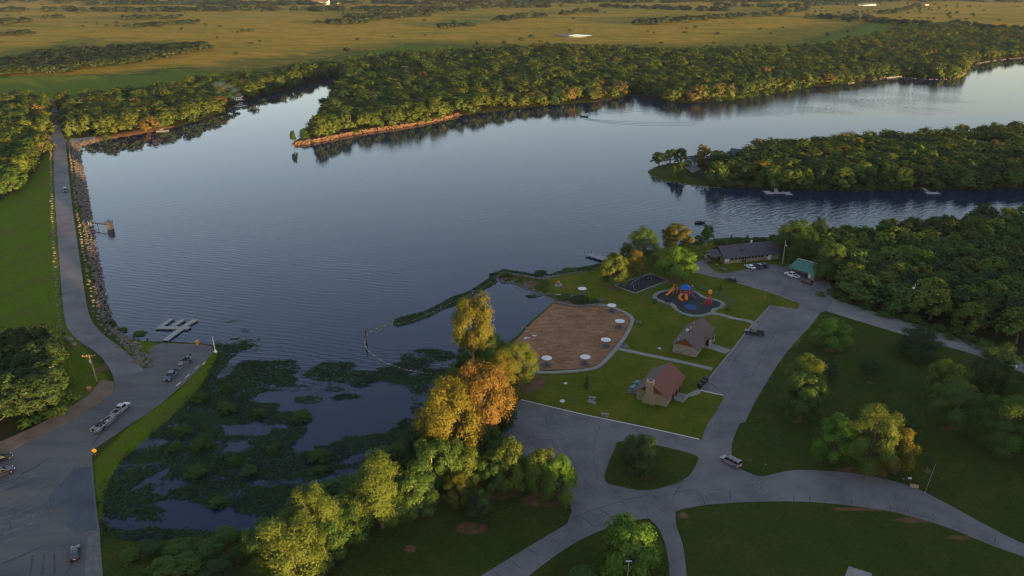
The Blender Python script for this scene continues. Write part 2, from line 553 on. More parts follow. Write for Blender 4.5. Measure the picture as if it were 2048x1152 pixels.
t.l(c, t.b.inputs['Base Color'])
t.b.inputs['Roughness'].default_value = 1.0
t.l(t.bump(f, 0.9, 0.35), t.b.inputs['Normal'])
M['sand'] = t.mat
t = NT('apron')
P = t.geo()
f = t.noise(P, 0.35, 6, 0.65)
t.l(t.ramp(f, [(0.3, (0.14, 0.095, 0.065)), (0.6, (0.205, 0.145, 0.100)), (0.8, (0.25, 0.185, 0.13))]), t.b.inputs['Base Color'])
t.b.inputs['Roughness'].default_value = 0.95
M['apron'] = t.mat
def stone(name, ca, cb):
    t = NT(name)
    f = t.noise(t.obj(), 1.3, 6, 0.7)
    oi = t.n('ShaderNodeObjectInfo').outputs['Random']
    c = t.ramp(f, [(0.3, ca), (0.7, cb)])
    c = t.mix(t.math('MULTIPLY', oi, 0.5), c, tuple((x + y) * 0.38 for x, y in zip(ca, cb)))
    t.l(c, t.b.inputs['Base Color']); t.b.inputs['Roughness'].default_value = 0.95
    t.l(t.bump(t.noise(t.obj(), 4, 5), 0.6, 0.1), t.b.inputs['Normal'])
    return t.mat
M['boulder'] = stone('boulder', (0.105, 0.090, 0.075), (0.215, 0.185, 0.15))
M['riprap'] = stone('riprap', (0.085, 0.073, 0.070), (0.165, 0.140, 0.128))
M['cliff'] = stone('cliff', (0.125, 0.070, 0.045), (0.25, 0.145, 0.095))
def wallmat(name, col, gap, w, h, ):
    t = NT(name)
    br = t.n('ShaderNodeTexBrick', Scale=1.0)
    br.inputs['Brick Width'].default_value = w; br.inputs['Row Height'].default_value = h
    br.inputs['Mortar Size'].default_value = 0.03
    br.inputs['Color1'].default_value = (*col, 1); br.inputs['Color2'].default_value = (*[c * 0.72 for c in col], 1)
    br.inputs['Mortar'].default_value = (*gap, 1)
    # brick courses run up the wall: swap y and z of the object's own space
    sp = t.n('ShaderNodeSeparateXYZ'); t.l(t.obj(), sp.inputs[0])
    cb = t.n('ShaderNodeCombineXYZ')
    t.l(t.math('ADD', sp.outputs[0], sp.outputs[1]), cb.inputs[0]); t.l(sp.outputs[2], cb.inputs[1])
    t.l(cb.outputs[0], br.inputs['Vector'])
    f = t.noise(t.obj(), 0.9, 5, 0.6)
    t.l(t.mix(t.ramp(f, [(0.3, 0.0), (0.7, 0.45)]), br.outputs[0], tuple(c * 0.6 for c in col)), t.b.inputs['Base Color'])
    t.b.inputs['Roughness'].default_value = 0.95
    return t.mat
M['stone_wall'] = wallmat('stone_wall', (0.42, 0.31, 0.18), (0.20, 0.15, 0.10), 0.55, 0.28)
M['block_wall'] = wallmat('block_wall', (0.40, 0.32, 0.23), (0.30, 0.24, 0.18), 0.6, 0.3)
M['siding_red'] = simple('siding_red', (0.20, 0.065, 0.030), 0.8, var=0.2)
M['siding_brown'] = simple('siding_brown', (0.070, 0.032, 0.020), 0.8, var=0.25)
def shingle(name, ca, cb):
    t = NT(name)
    f = t.noise(t.mapv(t.obj(), (1, 1, 6)), 1.2, 6, 0.7)
    g = t.noise(t.obj(), 0.35, 4, 0.6)
    c = t.mix(0.5, t.ramp(f, [(0.35, ca), (0.65, cb)]), t.ramp(g, [(0.3, ca), (0.7, cb)]))
    t.l(c, t.b.inputs['Base Color']); t.b.inputs['Roughness'].default_value = 0.92
    t.l(t.bump(f, 0.4, 0.05), t.b.inputs['Normal'])
    return t.mat
M['roof_brown'] = shingle('roof_brown', (0.105, 0.075, 0.066), (0.150, 0.108, 0.092))
M['roof_red'] = shingle('roof_red', (0.120, 0.078, 0.068), (0.175, 0.108, 0.088))
M['roof_sunlit'] = shingle('roof_sunlit', (0.165, 0.068, 0.050), (0.225, 0.092, 0.066))  # shelter slope facing the sun: its sunlight put into the shingle colour
M['roof_grey'] = simple('roof_grey', (0.085, 0.078, 0.090), 0.5, metal=0.2, var=0.12)
M['roof_green'] = simple('roof_green', (0.085, 0.205, 0.160), 0.45, metal=0.1, var=0.15)
M['roof_blue'] = simple('roof_blue', (0.06, 0.10, 0.12), 0.6)
M['wood_pole'] = simple('wood_pole', (0.33, 0.24, 0.13), 0.85, scale=4, var=0.25)
M['pole_grey'] = simple('pole_grey', (0.34, 0.32, 0.29), 0.8, var=0.15)
M['galv'] = simple('galv', (0.42, 0.42, 0.42), 0.45, metal=0.6)
M['dock'] = simple('dock', (0.34, 0.32, 0.30), 0.8, scale=2, var=0.25)
M['dock_edge'] = simple('dock_edge', (0.10, 0.09, 0.085), 0.8)
M['white'] = simple('white', (0.72, 0.71, 0.68), 0.6, var=0.08)
M['offwhite'] = simple('offwhite', (0.55, 0.52, 0.47), 0.7, var=0.12)
M['black'] = simple('black', (0.018, 0.018, 0.02), 0.5)
M['steel_dark'] = simple('steel_dark', (0.05, 0.05, 0.055), 0.5)
M['tyre'] = simple('tyre', (0.017, 0.017, 0.017), 0.85)
M['rim'] = simple('rim', (0.42, 0.42, 0.43), 0.35, metal=0.8)
t = NT('window_glass'); t.b.inputs['Base Color'].default_value = (0.015, 0.018, 0.022, 1); t.b.inputs['Roughness'].default_value = 0.06
t.b.inputs['Specular IOR Level'].default_value = 0.6; M['glass'] = t.mat
M['lamp_clear'] = simple('lamp_clear', (0.65, 0.65, 0.62), 0.15, spec=0.6)
M['lamp_red'] = simple('lamp_red', (0.35, 0.015, 0.012), 0.25, spec=0.5)
M['orange'] = simple('orange', (0.66, 0.20, 0.018), 0.35, var=0.06, spec=0.5)
M['yellow'] = simple('yellow', (0.70, 0.32, 0.015), 0.4, var=0.06)
M['red'] = simple('red', (0.46, 0.030, 0.022), 0.4, var=0.06)
M['blue'] = simple('blue', (0.012, 0.10, 0.46), 0.45, var=0.08)
M['blue_deep'] = simple('blue_deep', (0.02, 0.06, 0.17), 0.6)
M['purple'] = simple('purple', (0.15, 0.07, 0.17), 0.5)
M['green_paint'] = simple('green_paint', (0.03, 0.17, 0.13), 0.5)
M['teal'] = simple('teal', (0.16, 0.32, 0.33), 0.6)
M['rust'] = simple('rust', (0.24, 0.10, 0.05), 0.85)
M['skin'] = simple('skin', (0.48, 0.29, 0.21), 0.6)
M['hair'] = simple('hair', (0.05, 0.03, 0.02), 0.7)
M['cloth_white'] = simple('cloth_white', (0.65, 0.65, 0.66), 0.9)
M['cloth_dark'] = simple('cloth_dark', (0.035, 0.035, 0.045), 0.9)
M['cloth_red'] = simple('cloth_red', (0.30, 0.06, 0.07), 0.9)
M['cloth_blue'] = simple('cloth_blue', (0.06, 0.10, 0.20), 0.9)
M['p_silver'] = paint('paint_silver', (0.42, 0.43, 0.43), 0.3, 0.4)
M['p_white'] = paint('paint_white', (0.74, 0.74, 0.73))
M['p_black'] = paint('paint_black', (0.016, 0.017, 0.020))
M['p_blue'] = paint('paint_blue', (0.045, 0.075, 0.145))
M['p_grey'] = paint('paint_grey', (0.13, 0.14, 0.15), 0.3, 0.3)
M['p_green'] = paint('paint_green', (0.012, 0.035, 0.034))
M['p_maroon'] = paint('paint_maroon', (0.11, 0.018, 0.018))
M['p_navy'] = paint('paint_navy', (0.022, 0.026, 0.055))
M['p_olive'] = paint('paint_olive', (0.055, 0.060, 0.045))
M['p_beige'] = paint('paint_beige', (0.33, 0.31, 0.29), 0.3, 0.3)
# ------------------------------------------------------------------ the lake's outline and the lie of the land
LAKE_PX = [(158, 299), (162, 330), (170, 365), (178, 415), (187, 470), (196, 540), (206, 600), (222, 650), (243, 668), (270, 680), (318, 683),
    (395, 686), (424, 690), (440, 700), (418, 748), (388, 792), (335, 842), (276, 892), (238, 930), (218, 970), (207, 1010), (214, 1070),
    (300, 1082), (400, 1070), (500, 1062), (575, 1010), (640, 975), (700, 968), (730, 915), (800, 885), (845, 840), (868, 790), (900, 748),
    (950, 718), (1000, 692), (1035, 671), (1052, 652), (1076, 630), (1103, 607), (1108, 594), (1088, 589), (1058, 577), (1030, 567), (1003, 557),
    (990, 550), (1006, 546), (1050, 552), (1085, 558), (1110, 552), (1150, 545), (1190, 538), (1230, 527), (1270, 512), (1320, 497), (1380, 486),
    (1430, 480), (1540, 474), (1600, 476), (1650, 488), (1750, 485), (1850, 472), (1950, 458), (2048, 446), (2330, 430),
    (2330, 378), (2048, 376), (1950, 379), (1850, 379), (1700, 383), (1560, 378), (1450, 374), (1390, 371), (1330, 362), (1303, 351), (1297, 343),
    (1310, 335), (1345, 326), (1400, 321), (1480, 312), (1550, 306), (1700, 295), (1850, 285), (2048, 268), (2330, 245),
    (2330, 90), (2048, 114), (1985, 121), (1945, 127), (1938, 136), (1930, 148), (1914, 158), (1860, 156), (1810, 151), (1758, 158), (1690, 168),
    (1604, 178), (1519, 193), (1450, 203), (1399, 206), (1345, 207), (1318, 200), (1300, 194), (1258, 192), (1200, 204), (1100, 211), (1000, 222),
    (920, 232), (850, 248), (780, 259), (720, 268), (640, 284), (592, 292), (585, 286), (603, 274), (626, 254), (641, 232), (656, 206), (668, 184), (680, 166),
    (684, 154), (655, 155), (625, 160), (590, 172), (560, 182), (520, 192), (480, 206), (440, 226), (400, 241), (330, 259), (260, 272), (205, 281), (170, 290)]
LAKE = GA(spline(LAKE_PX, 3, True))

# the dam: crest line with heights
DAM_PX = [(102, 200, 4.0), (115, 270, 2.6), (119, 300, 2.1), (127, 400, 1.9), (137, 500, 1.9), (148, 600, 1.9), (158, 645, 1.9), (183, 682, 1.8), (222, 722, 1.6), (262, 770, 1.2), (255, 815, 1.0)]
DAM3 = spline([G(x, y, z) for x, y, z in DAM_PX], 5)
DAM2 = DAM3[:, :2]
DAMZ = DAM3[:, 2]
BLUFF = GA([(588, 291), (640, 283), (720, 267), (780, 258), (850, 247), (920, 231)])
JETTY = GA([(992, 551), (1030, 558), (1070, 570), (1105, 580)])
BANK_END = GA([(150, 296), (205, 279), (270, 268), (330, 257)])

def land_h(P, full=True):
    """Height of the bare ground at points P (n,2)."""
    P = np.asarray(P, float).reshape(-1, 2)
    x, y = P[:, 0], P[:, 1]
    s = -sdf(P, LAKE)                                   # + on land
    land = 1.0 * (1 - np.exp(-np.maximum(s, 0) / 2.2))
    h = np.where(s > 0, land, np.maximum(-3.0, s * 0.4))
    # north shore: steep rock bank, ground climbing behind
    b = seg_dist(P, BLUFF, False)
    h = h + np.where(s > 0, 0.9 * np.exp(-(b / 26) ** 2) * smooth(0.2, 2.5, s), 0)
    north = smooth(430, 560, y + 0.15 * x) * smooth(0, 1, s)
    h = h + north * (smooth(10, 260, s) * 5.0 + smooth(150, 900, s) * 6.0)
    far = smooth(900, 1700, y)
    h = h + far * ((fbm(x / 900, y / 900, 5, 3) - 0.5) * 16 + (fbm(x / 260, y / 260, 9, 2) - 0.5) * 4)
    # park and island: all but level
    h = h + np.where(s > 6, (fbm(x / 45, y / 45, 3, 2) - 0.5) * 0.5 * smooth(430, 330, y) * smooth(0, 40, -x - 500), 0)
    # dam
    d, k = seg_dist(P, DAM2, False, True)
    i = np.minimum(k.astype(int), len(DAM2) - 2); f = k - i
    cz = DAMZ[i] * (1 - f) + DAMZ[i + 1] * f
    tg = DAM2[i + 1] - DAM2[i]
    side = (tg[:, 0] * (y - DAM2[i, 1]) - tg[:, 1] * (x - DAM2[i, 0])) / np.maximum(np.hypot(tg[:, 0], tg[:, 1]), 1e-6)   # the line runs toward the camera: + is the lake side
    lk = side > 0
    slope = np.where(lk, 0.50, 0.26)
    dam = cz - np.maximum(0, d - 5.6) * slope
    low = smooth(6, 26, np.where(lk, -1, d)) * smooth(190, 230, y) * smooth(520, 440, y) * (x < 0) * smooth(-40, -75, x)
    h = h * (1 - low) + low * -3.4
    h = np.maximum(h, dam)
    # ground a little lower in the far west valley and behind the camera an added wooded rise
    return h

_hc = {}
def hz(px, py):
    """Ground point under a photo pixel, on the real terrain."""
    z = 1.0
    for _ in range(14):
        p = G(px, py, z)
        z2 = float(land_h(np.array([[p.x, p.y]]))[0])
        if abs(z2 - z) < 0.01: break
        z = z + (z2 - z) * 0.8
    p = G(px, py, z)
    return p

# ------------------------------------------------------------------ sheets laid on the ground (roads, lots, paths, beach)
SHEETS = []                 # (world polygon) so that the terrain drops below them
def poly_world(px, z=1.0, sm=0, closed=True):
    p = spline(px, sm, closed) if sm else np.asarray(px, float)
    return GA(p, z)

def sheet(name, poly, mat, off=0.05, step=6.0, skirt=0.3, hfun=None, depress=True):
    """A closed outline laid on the ground as a sheet with a thin edge."""
    poly = np.asarray(poly)
    mn = poly.min(0); mx = poly.max(0)
    gx, gy = np.meshgrid(np.arange(mn[0], mx[0], step), np.arange(mn[1], mx[1], step))
    Q = np.stack([gx.ravel(), gy.ravel()], 1)
    if len(Q):
        Q = Q[sdf(Q, poly) > step * 0.35]
    n = len(poly)
    pts = [Vector((float(a), float(b))) for a, b in poly] + [Vector((float(a), float(b))) for a, b in Q]
    ed = [(i, (i + 1) % n) for i in range(n)]
    r = delaunay_2d_cdt(pts, ed, [list(range(n))], 1, 1e-5)
    V2 = np.array([(v.x, v.y) for v in r[0]])
    F = [f for f in r[2] if len(f) == 3]
    z = (hfun(V2) if hfun else land_h(V2)) + off
    V = np.column_stack([V2, z])
    faces = []
    for f in F:
        a, b, c = V2[f[0]], V2[f[1]], V2[f[2]]
        if (b[0] - a[0]) * (c[1] - a[1]) - (b[1] - a[1]) * (c[0] - a[0]) < 0: f = f[::-1]
        faces.append(tuple(f))
    # skirt down the outline so that the edge has thickness
    cnt = {}
    for f in faces:
        for a, b in ((f[0], f[1]), (f[1], f[2]), (f[2], f[0])): cnt[(a, b)] = 1
    vs = [tuple(v) for v in V]
    low = {}
    for a, b in list(cnt):
        if (b, a) not in cnt:
            for q in (a, b):
                if q not in low:
                    low[q] = len(vs); vs.append((V[q][0], V[q][1], V[q][2] - skirt))
            faces.append((b, a, low[a], low[b]))
    mb = MB(); mb.v = vs; mb.f = faces; mb.m = [0] * len(faces)
    o = mb.build(name, mat, fix=False)
    o['kind'] = 'structure'
    if depress: SHEETS.append(poly)
    return o

def ribbon(pts, w):
    """Outline of a strip of width w along points."""
    p = np.asarray(pts, float)[:, :2]
    d = np.gradient(p, axis=0)
    d /= np.maximum(np.hypot(d[:, 0], d[:, 1])[:, None], 1e-9)
    nrm = np.stack([-d[:, 1], d[:, 0]], 1)
    return np.vstack([p + nrm * w / 2, (p - nrm * w / 2)[::-1]])

def curb(name, pts, w, h, mat, z0=None, parent=None):
    """A raised edging of width w and height h along world points."""
    p = np.asarray(pts, float)[:, :2]
    d = np.gradient(p, axis=0)
    d /= np.maximum(np.hypot(d[:, 0], d[:, 1])[:, None], 1e-9)
    nr = np.stack([-d[:, 1], d[:, 0]], 1)
    z = land_h(p) if z0 is None else np.full(len(p), z0)
    mb = MB(); n = len(p)
    vs = []
    for sgn, dz in ((1, -0.25), (1, h), (-1, h), (-1, -0.25)):
        vs += [(p[i, 0] + nr[i, 0] * w / 2 * sgn, p[i, 1] + nr[i, 1] * w / 2 * sgn, z[i] + dz) for i in range(n)]
    fs = []
    for r in range(3):
        fs += [(r * n + i, r * n + i + 1, (r + 1) * n + i + 1, (r + 1) * n + i) for i in range(n - 1)]
    fs += [(0, n, 2 * n, 3 * n), (n - 1, 2 * n - 1, 3 * n - 1, 4 * n - 1)]
    mb.add(vs, fs)
    o = mb.build(name, mat, parent)
    if parent is None: o['kind'] = 'structure'
    return o

# --- roads
dam_l = [(106, 283), (110, 400), (117, 500), (125, 600), (131, 645), (143, 668), (165, 687), (195, 707), (216, 732), (228, 757)]
dam_r = [(131, 283), (143, 400), (157, 500), (172, 600), (183, 640), (206, 668), (240, 694), (268, 718), (290, 742)]
def dam_edge(px):
    out = []
    for q in spline(px, 5):
        z = float(np.interp(q[1], [283, 300, 400, 645, 682, 722, 770], [2.4, 2.1, 1.9, 1.9, 1.8, 1.6, 1.2]))
        p = G(q[0], q[1], z); out.append((p.x, p.y))
    return np.array(out)
DL, DR = dam_edge(dam_l), dam_edge(dam_r)
road_dam = sheet('dam_road', np.vstack([DL, DR[::-1]]), M['asphalt'], 0.06, 4.0)
north_end = [G(x, y, 2.6) for x, y in ((106, 284), (103, 268), (102, 250), (103, 225), (104, 200), (113, 200), (115, 225), (119, 250), (123, 262), (131, 284))]
road_n = sheet('north_road', [(p.x, p.y) for p in north_end], M['asphalt'], 0.05, 5.0)
spur = [G(x, y, 2.6) for x, y in ((118, 272), (150, 272), (190, 268), (190, 272), (155, 278), (132, 284))]
sheet('shore_track', [(p.x, p.y) for p in spur], M['gravel'], 0.045, 6.0)
spur2 = [G(x, y, 2.6) for x, y in ((104, 270), (78, 274), (78, 284), (104, 280))]
sheet('gravel_pull_in', [(p.x, p.y) for p in spur2], M['gravel'], 0.045, 6.0)

LOT_PX = [(226, 752), (231, 775), (222, 792), (200, 805), (150, 836), (90, 868), (0, 910), (-180, 980), (-330, 1300), (-200, 1420), (212, 1420), (208, 1230), (206, 1152),
          (199, 1060), (191, 1000), (186, 940), (184, 912), (196, 893), (250, 856), (300, 824), (333, 798), (370, 765), (400, 735), (426, 702), (424, 690), (398, 686), (322, 684),
          (306, 692), (297, 702), (302, 722), (300, 734), (286, 740)]
lot = sheet('boat_ramp_lot', poly_world(LOT_PX), M['asphalt_lot'], 0.045, 5.0, skirt=0.9, hfun=lambda p: np.maximum(land_h(p), np.minimum(1.0, -0.1 + 0.09 * seg_dist(p, GA([(300, 681), (440, 690)]), False))))
ap = poly_world([(228, 766), (230, 778), (222, 792), (200, 806), (150, 837), (90, 869), (0, 911), (-60, 940), (-60, 905), (0, 884), (60, 858), (110, 832), (150, 808), (180, 788), (197, 768), (203, 762)])
sheet('spillway_apron', ap, M['apron'], 0.10, 4.0)

MAIN_PX = [(600, 1400), (820, 1235), (940, 1165), (1030, 1110), (1100, 1068), (1140, 1044), (1200, 1000), (1290, 984), (1340, 974), (1376, 956), (1397, 928), (1398, 910), (1404, 878), (1425, 836),
           (1500, 790), (1484, 836), (1466, 880), (1463, 905), (1468, 922), (1482, 938), (1520, 953), (1555, 946), (1600, 940), (1690, 945), (1760, 956), (1830, 976), (1900, 1011), (1990, 1060), (2070, 1098), (2500, 1290),
           (2500, 1330), (2200, 1180), (2060, 1119), (1980, 1090), (1900, 1057), (1800, 1027), (1700, 1011), (1600, 1003), (1500, 1004), (1420, 1009), (1365, 1018), (1344, 1026), (1300, 1036), (1250, 1044), (1200, 1062), (1130, 1098), (1040, 1165), (900, 1270), (720, 1420)]
sheet('main_road', poly_world(MAIN_PX, sm=3), M['asphalt'], 0.060, 6.0)
sheet('fork_road', poly_world([(1296, 1030), (1318, 1058), (1333, 1100), (1339, 1150), (1338, 1220), (1376, 1220), (1373, 1150), (1366, 1092), (1352, 1050), (1347, 1020)], sm=3), M['asphalt'], 0.047, 6.0)
LOTA_PX = [(1040, 800), (1160, 828), (1300, 857), (1403, 880), (1400, 925), (1380, 956), (1300, 990), (1180, 1035), (1135, 1046), (1143, 1022), (1136, 992), (1100, 955), (1040, 925), (990, 900), (1003, 868)]
sheet('shelter_lot', poly_world(LOTA_PX), M['asphalt'], 0.075, 6.0)
LOTB_PX = [(1540, 612), (1592, 620), (1603, 606), (1645, 620), (1618, 655), (1585, 690), (1560, 722), (1535, 762), (1510, 803), (1490, 845), (1440, 850), (1420, 842), (1436, 816), (1446, 800), (1448, 792), (1400, 781), (1440, 730), (1500, 655)]
sheet('playground_lot', poly_world(LOTB_PX), M['asphalt'], 0.033, 6.0)
LOTC_PX = [(1388, 527), (1406, 519), (1418, 532), (1432, 545), (1452, 547), (1500, 537), (1540, 528), (1556, 530), (1567, 535), (1583, 526), (1592, 522), (1600, 530), (1622, 556), (1660, 566), (1668, 596), (1652, 622), (1640, 626), (1592, 604), (1545, 586), (1500, 573), (1440, 556), (1390, 545)]
sheet('upper_lot', poly_world(LOTC_PX), M['asphalt'], 0.080, 6.0)
GRAV_PX = [(1640, 618), (1662, 596), (1700, 609), (1750, 624), (1850, 653), (1955, 690), (2048, 724), (2120, 755), (2120, 775), (2048, 746), (1940, 706), (1830, 676), (1720, 643)]
sheet('gravel_road', poly_world(GRAV_PX), M['gravel'], 0.018, 6.0)
# raised grass islands between the roads
def bed(px, label):
    o = sheet('grass_island', poly_world(px, sm=4), M['lawn_bed'], 0.16, 3.0, depress=False)
    return o
M['lawn_bed'] = M['ground']
bed([(1242, 884), (1320, 893), (1390, 911), (1394, 925), (1376, 953), (1342, 970), (1292, 981), (1235, 972), (1210, 961), (1216, 930), (1230, 898)], '')

# --- paths, pads, beach, play surfaces
def path(name, px, w, mat='concrete', off=0.06, sm=4, z=1.0):
    c = GA(spline(px, sm) if sm else px, z)
    return sheet(name, ribbon(c, w), M[mat], off, 8.0)
path('beach_path', [(1232, 696), (1290, 709), (1350, 721), (1424, 738)], 1.7)
path('playground_path', [(1418, 626), (1440, 629), (1470, 637), (1500, 643), (1512, 652)], 1.7, off=0.07)
path('bathhouse_path', [(1408, 689), (1430, 695), (1456, 704)], 3.6, sm=0)
sheet('shelter_path', poly_world([(1345, 797), (1351, 784), (1374, 789), (1395, 778), (1402, 782), (1400, 788), (1377, 794), (1366, 806)]), M['concrete'], 0.06, 8.0)
path('lodge_path', [(1418, 522), (1408, 510), (1424, 508)], 1.5, sm=0)
sheet('picnic_pad', poly_world([(1252, 784), (1272, 762), (1290, 764), (1276, 789)]), M['concrete_dark'], 0.07, 8.0)
sheet('bathhouse_pad', poly_world([(1410, 684), (1418, 676), (1429, 680), (1422, 689)]), M['concrete'], 0.075, 8.0)

SAND_PX = [(1046, 738), (1040, 730), (1020, 700), (1040, 672), (1056, 652), (1080, 630), (1103, 610), (1109, 601), (1130, 606), (1155, 611), (1180, 609), (1215, 613), (1245, 625), (1259, 635), (1257, 650), (1247, 672), (1234, 690), (1216, 712), (1195, 730), (1176, 737), (1130, 741), (1085, 742)]
SAND = poly_world(SAND_PX, 0.6, 3)
def sand_h(p):
    return np.maximum(land_h(p), -0.25)
sheet('beach_sand', SAND, M['sand'], 0.035, 2.5, hfun=sand_h)
CURB_PX = [(1190, 609), (1215, 612), (1247, 624), (1264, 637), (1262, 650), (1251, 672), (1238, 690), (1219, 713), (1198, 732), (1178, 739), (1130, 744), (1085, 745), (1047, 740)]
curb('beach_wall', GA(spline(CURB_PX, 5), 1.1), 1.2, 0.30, M['concrete'])
SEA_PX = [(1110, 603), (1130, 608), (1155, 613), (1180, 611), (1203, 607)]
curb('stone_retaining_wall', GA(spline(SEA_PX, 5), 1.2), 1.0, 0.55, M['boulder'])
curb('planting_edge', GA(spline([(1112, 586), (1135, 590), (1160, 596), (1182, 600)], 4), 1.1), 0.35, 0.3, M['offwhite'])
# edgings of the parking lots
curb('parking_kerb', GA([(1042, 800), (1160, 828), (1300, 857), (1398, 879)], 1.0), 0.35, 0.13, M['offwhite'])
curb('parking_kerb', GA([(1540, 612), (1500, 655), (1441, 729), (1424, 750)], 1.0), 0.4, 0.14, M['concrete'])
curb('parking_kerb', GA([(1447, 791), (1424, 786), (1401, 781)], 1.0), 0.35, 0.13, M['offwhite'])
curb('parking_kerb', GA([(1424, 751), (1408, 771), (1401, 781)], 1.0), 0.4, 0.14, M['concrete'])
curb('parking_kerb', GA([(1541, 612), (1591, 619)], 1.0), 0.35, 0.13, M['concrete'])
curb('parking_kerb', GA([(1390, 545), (1440, 556), (1500, 573), (1545, 586), (1590, 603)], 1.0), 0.35, 0.12, M['concrete'])

def z3(px): return [(1220 + a / 6.827, 520 + b / 6.827) for a, b in px]
WALK_PX = z3([(580, 500), (620, 450), (700, 422), (850, 402), (1000, 408), (1130, 415), (1205, 440), (1290, 500), (1400, 525), (1520, 560), (1578, 606), (1555, 645), (1450, 690), (1395, 735), (1280, 768), (1150, 778), (1000, 745), (890, 685), (830, 625), (740, 590), (630, 550)])
PLAY_PX = z3([(638, 495), (690, 452), (800, 424), (1000, 412), (1120, 425), (1182, 462), (1270, 522), (1400, 550), (1490, 575), (1512, 605), (1482, 642), (1400, 665), (1360, 712), (1260, 742), (1140, 748), (1030, 725), (940, 682), (900, 622), (840, 582), (740, 562), (660, 532)])
sheet('playground_walk', poly_world(WALK_PX, sm=4), M['concrete'], 0.08, 5.0)
sheet('playground_surface', poly_world(PLAY_PX, sm=4), M['asphalt_dark'], 0.13, 5.0, depress=False)
SW = z3([(60, 350), (540, 185), (790, 280), (345, 455)])
sheet('swing_pad', poly_world(SW), M['asphalt_dark'], 0.05, 5.0)
swc = [Vector((*q, 0)) for q in poly_world(SW + SW[:1])]
for i in range(4):
    curb('swing_pad_kerb', np.array([swc[i].to_2d(), swc[i].lerp(swc[i + 1], 0.5).to_2d(), swc[i + 1].to_2d()]), 0.55, 0.14 + 0.004 * i, M['concrete'])
sheet('table_slab', poly_world([(1690, 1152), (1697, 1133), (1744, 1148), (1740, 1175), (1683, 1170)]), M['concrete'], 0.12, 6.0)
# painted disc and line on the play surface (flat print, level with it)
cen = G(*z3([(1095, 635)])[0], 1.13)

# ------------------------------------------------------------------ the ground: one sheet out to the horizon
def ground_grid(ys, xs):
    """World points on rays through photo rows/columns at lake level."""
    v = (ys - 576) / FPX
    t = H / (SP + v * CP)
    Y = (CP - v * SP) * t
    X = (xs[None, :] - 1024) / FPX * t[:, None]
    return X, np.repeat(Y[:, None], len(xs), 1)
ys = np.concatenate([-60 + np.array([3, 4.5, 6.5, 9, 12, 16, 20, 25, 30, 36, 42, 48, 54]), np.arange(-2, 120, 3.0), np.arange(120, 1180, 4.0), np.arange(1180, 1700, 20.0)])
xs = np.concatenate([np.arange(-2600, -420, 110.0), np.arange(-420, -10, 14.0), np.arange(-10, 2060, 4.6), np.arange(2060, 2500, 14.0), np.arange(2500, 4800, 110.0)])
GX, GY = ground_grid(ys, xs)
nr, nc = GX.shape
GP = np.stack([GX.ravel(), GY.ravel()], 1)
gz = land_h(GP)
sunk = np.zeros(len(GP), bool)
for poly in SHEETS:
    mn = poly.min(0); mx = poly.max(0)
    k = np.where((GP[:, 0] > mn[0]) & (GP[:, 0] < mx[0]) & (GP[:, 1] > mn[1]) & (GP[:, 1] < mx[1]))[0]
    if len(k):
        q = sdf(GP[k], poly) > 0.4
        sunk[k[q]] = True
gz = np.where(sunk, gz - 0.22, gz)
# rows behind and under the camera close the sheet
gi = np.arange(nr * nc).reshape(nr, nc)
F = np.stack([gi[:-1, :-1].ravel(), gi[1:, :-1].ravel(), gi[1:, 1:].ravel(), gi[:-1, 1:].ravel()], 1)
px_, py_, _ = PIX(GP[:, 0], GP[:, 1], gz)

def zone_poly(px, soft, z=1.0, zz=None):
    w = GA(px, z)
    mn = w.min(0) - soft; mx = w.max(0) + soft
    r = np.zeros(len(GP))
    k = np.where((GP[:, 0] > mn[0]) & (GP[:, 0] < mx[0]) & (GP[:, 1] > mn[1]) & (GP[:, 1] < mx[1]))[0]
    r[k] = smooth(-soft, soft, sdf(GP[k], w))
    return r
WOOD_PX = {
  'east': [(1560, 498), (1610, 500), (1650, 540), (1690, 590), (1760, 618), (1880, 655), (2010, 705), (2140, 760), (2420, 800), (2420, 436), (2050, 452), (1950, 463), (1850, 478), (1750, 491), (1640, 494)],
  'island': [(1372, 348), (1372, 330), (1420, 322), (1500, 312), (1560, 307), (1700, 297), (1850, 287), (2048, 271), (2320, 250), (2320, 372), (2048, 372), (1850, 374), (1700, 378), (1560, 373), (1480, 370), (1420, 366), (1400, 355)],
  'north': [(600, 288), (660, 277), (720, 264), (800, 252), (900, 233), (1000, 219), (1100, 208), (1200, 201), (1260, 190), (1310, 196), (1350, 203), (1420, 202), (1510, 190), (1600, 175), (1690, 165), (1760, 155), (1810, 148), (1860, 153), (1910, 154),
            (1925, 140), (1940, 124), (1990, 117), (2060, 110), (2300, 96), (2300, 58), (2060, 70), (1960, 72), (1900, 64), (1800, 68), (1760, 82), (1700, 92), (1640, 104), (1560, 110), (1450, 113), (1300, 116), (1180, 112), (1060, 112), (950, 114), (860, 116), (760, 122), (690, 132), (682, 150), (684, 168), (672, 186), (660, 206), (645, 232), (630, 256), (608, 275)],
  'west': [(-300, 330), (-300, 215), (0, 206), (60, 208), (100, 203), (150, 204), (220, 196), (290, 190), (340, 182), (410, 166), (480, 158), (540, 150), (600, 140), (650, 132), (680, 136), (680, 148), (640, 155), (590, 168), (520, 188), (480, 203), (440, 222), (400, 237), (330, 255), (260, 267), (205, 274), (160, 272), (125, 262), (100, 266), (92, 290), (60, 330), (30, 352), (0, 372), (-100, 420)],
  'gully': [(-200, 175), (0, 150), (60, 146), (140, 140), (200, 132), (260, 126), (310, 116), (370, 106), (420, 96), (395, 92), (330, 97), (270, 98), (200, 104), (130, 106), (90, 112), (0, 128), (-200, 140)],
  'corner': [(-120, 880), (-120, 690), (0, 700), (50, 708), (92, 722), (112, 745), (122, 790), (112, 830), (60, 862), (0, 890)],
}
z_wood = np.zeros(len(GP))
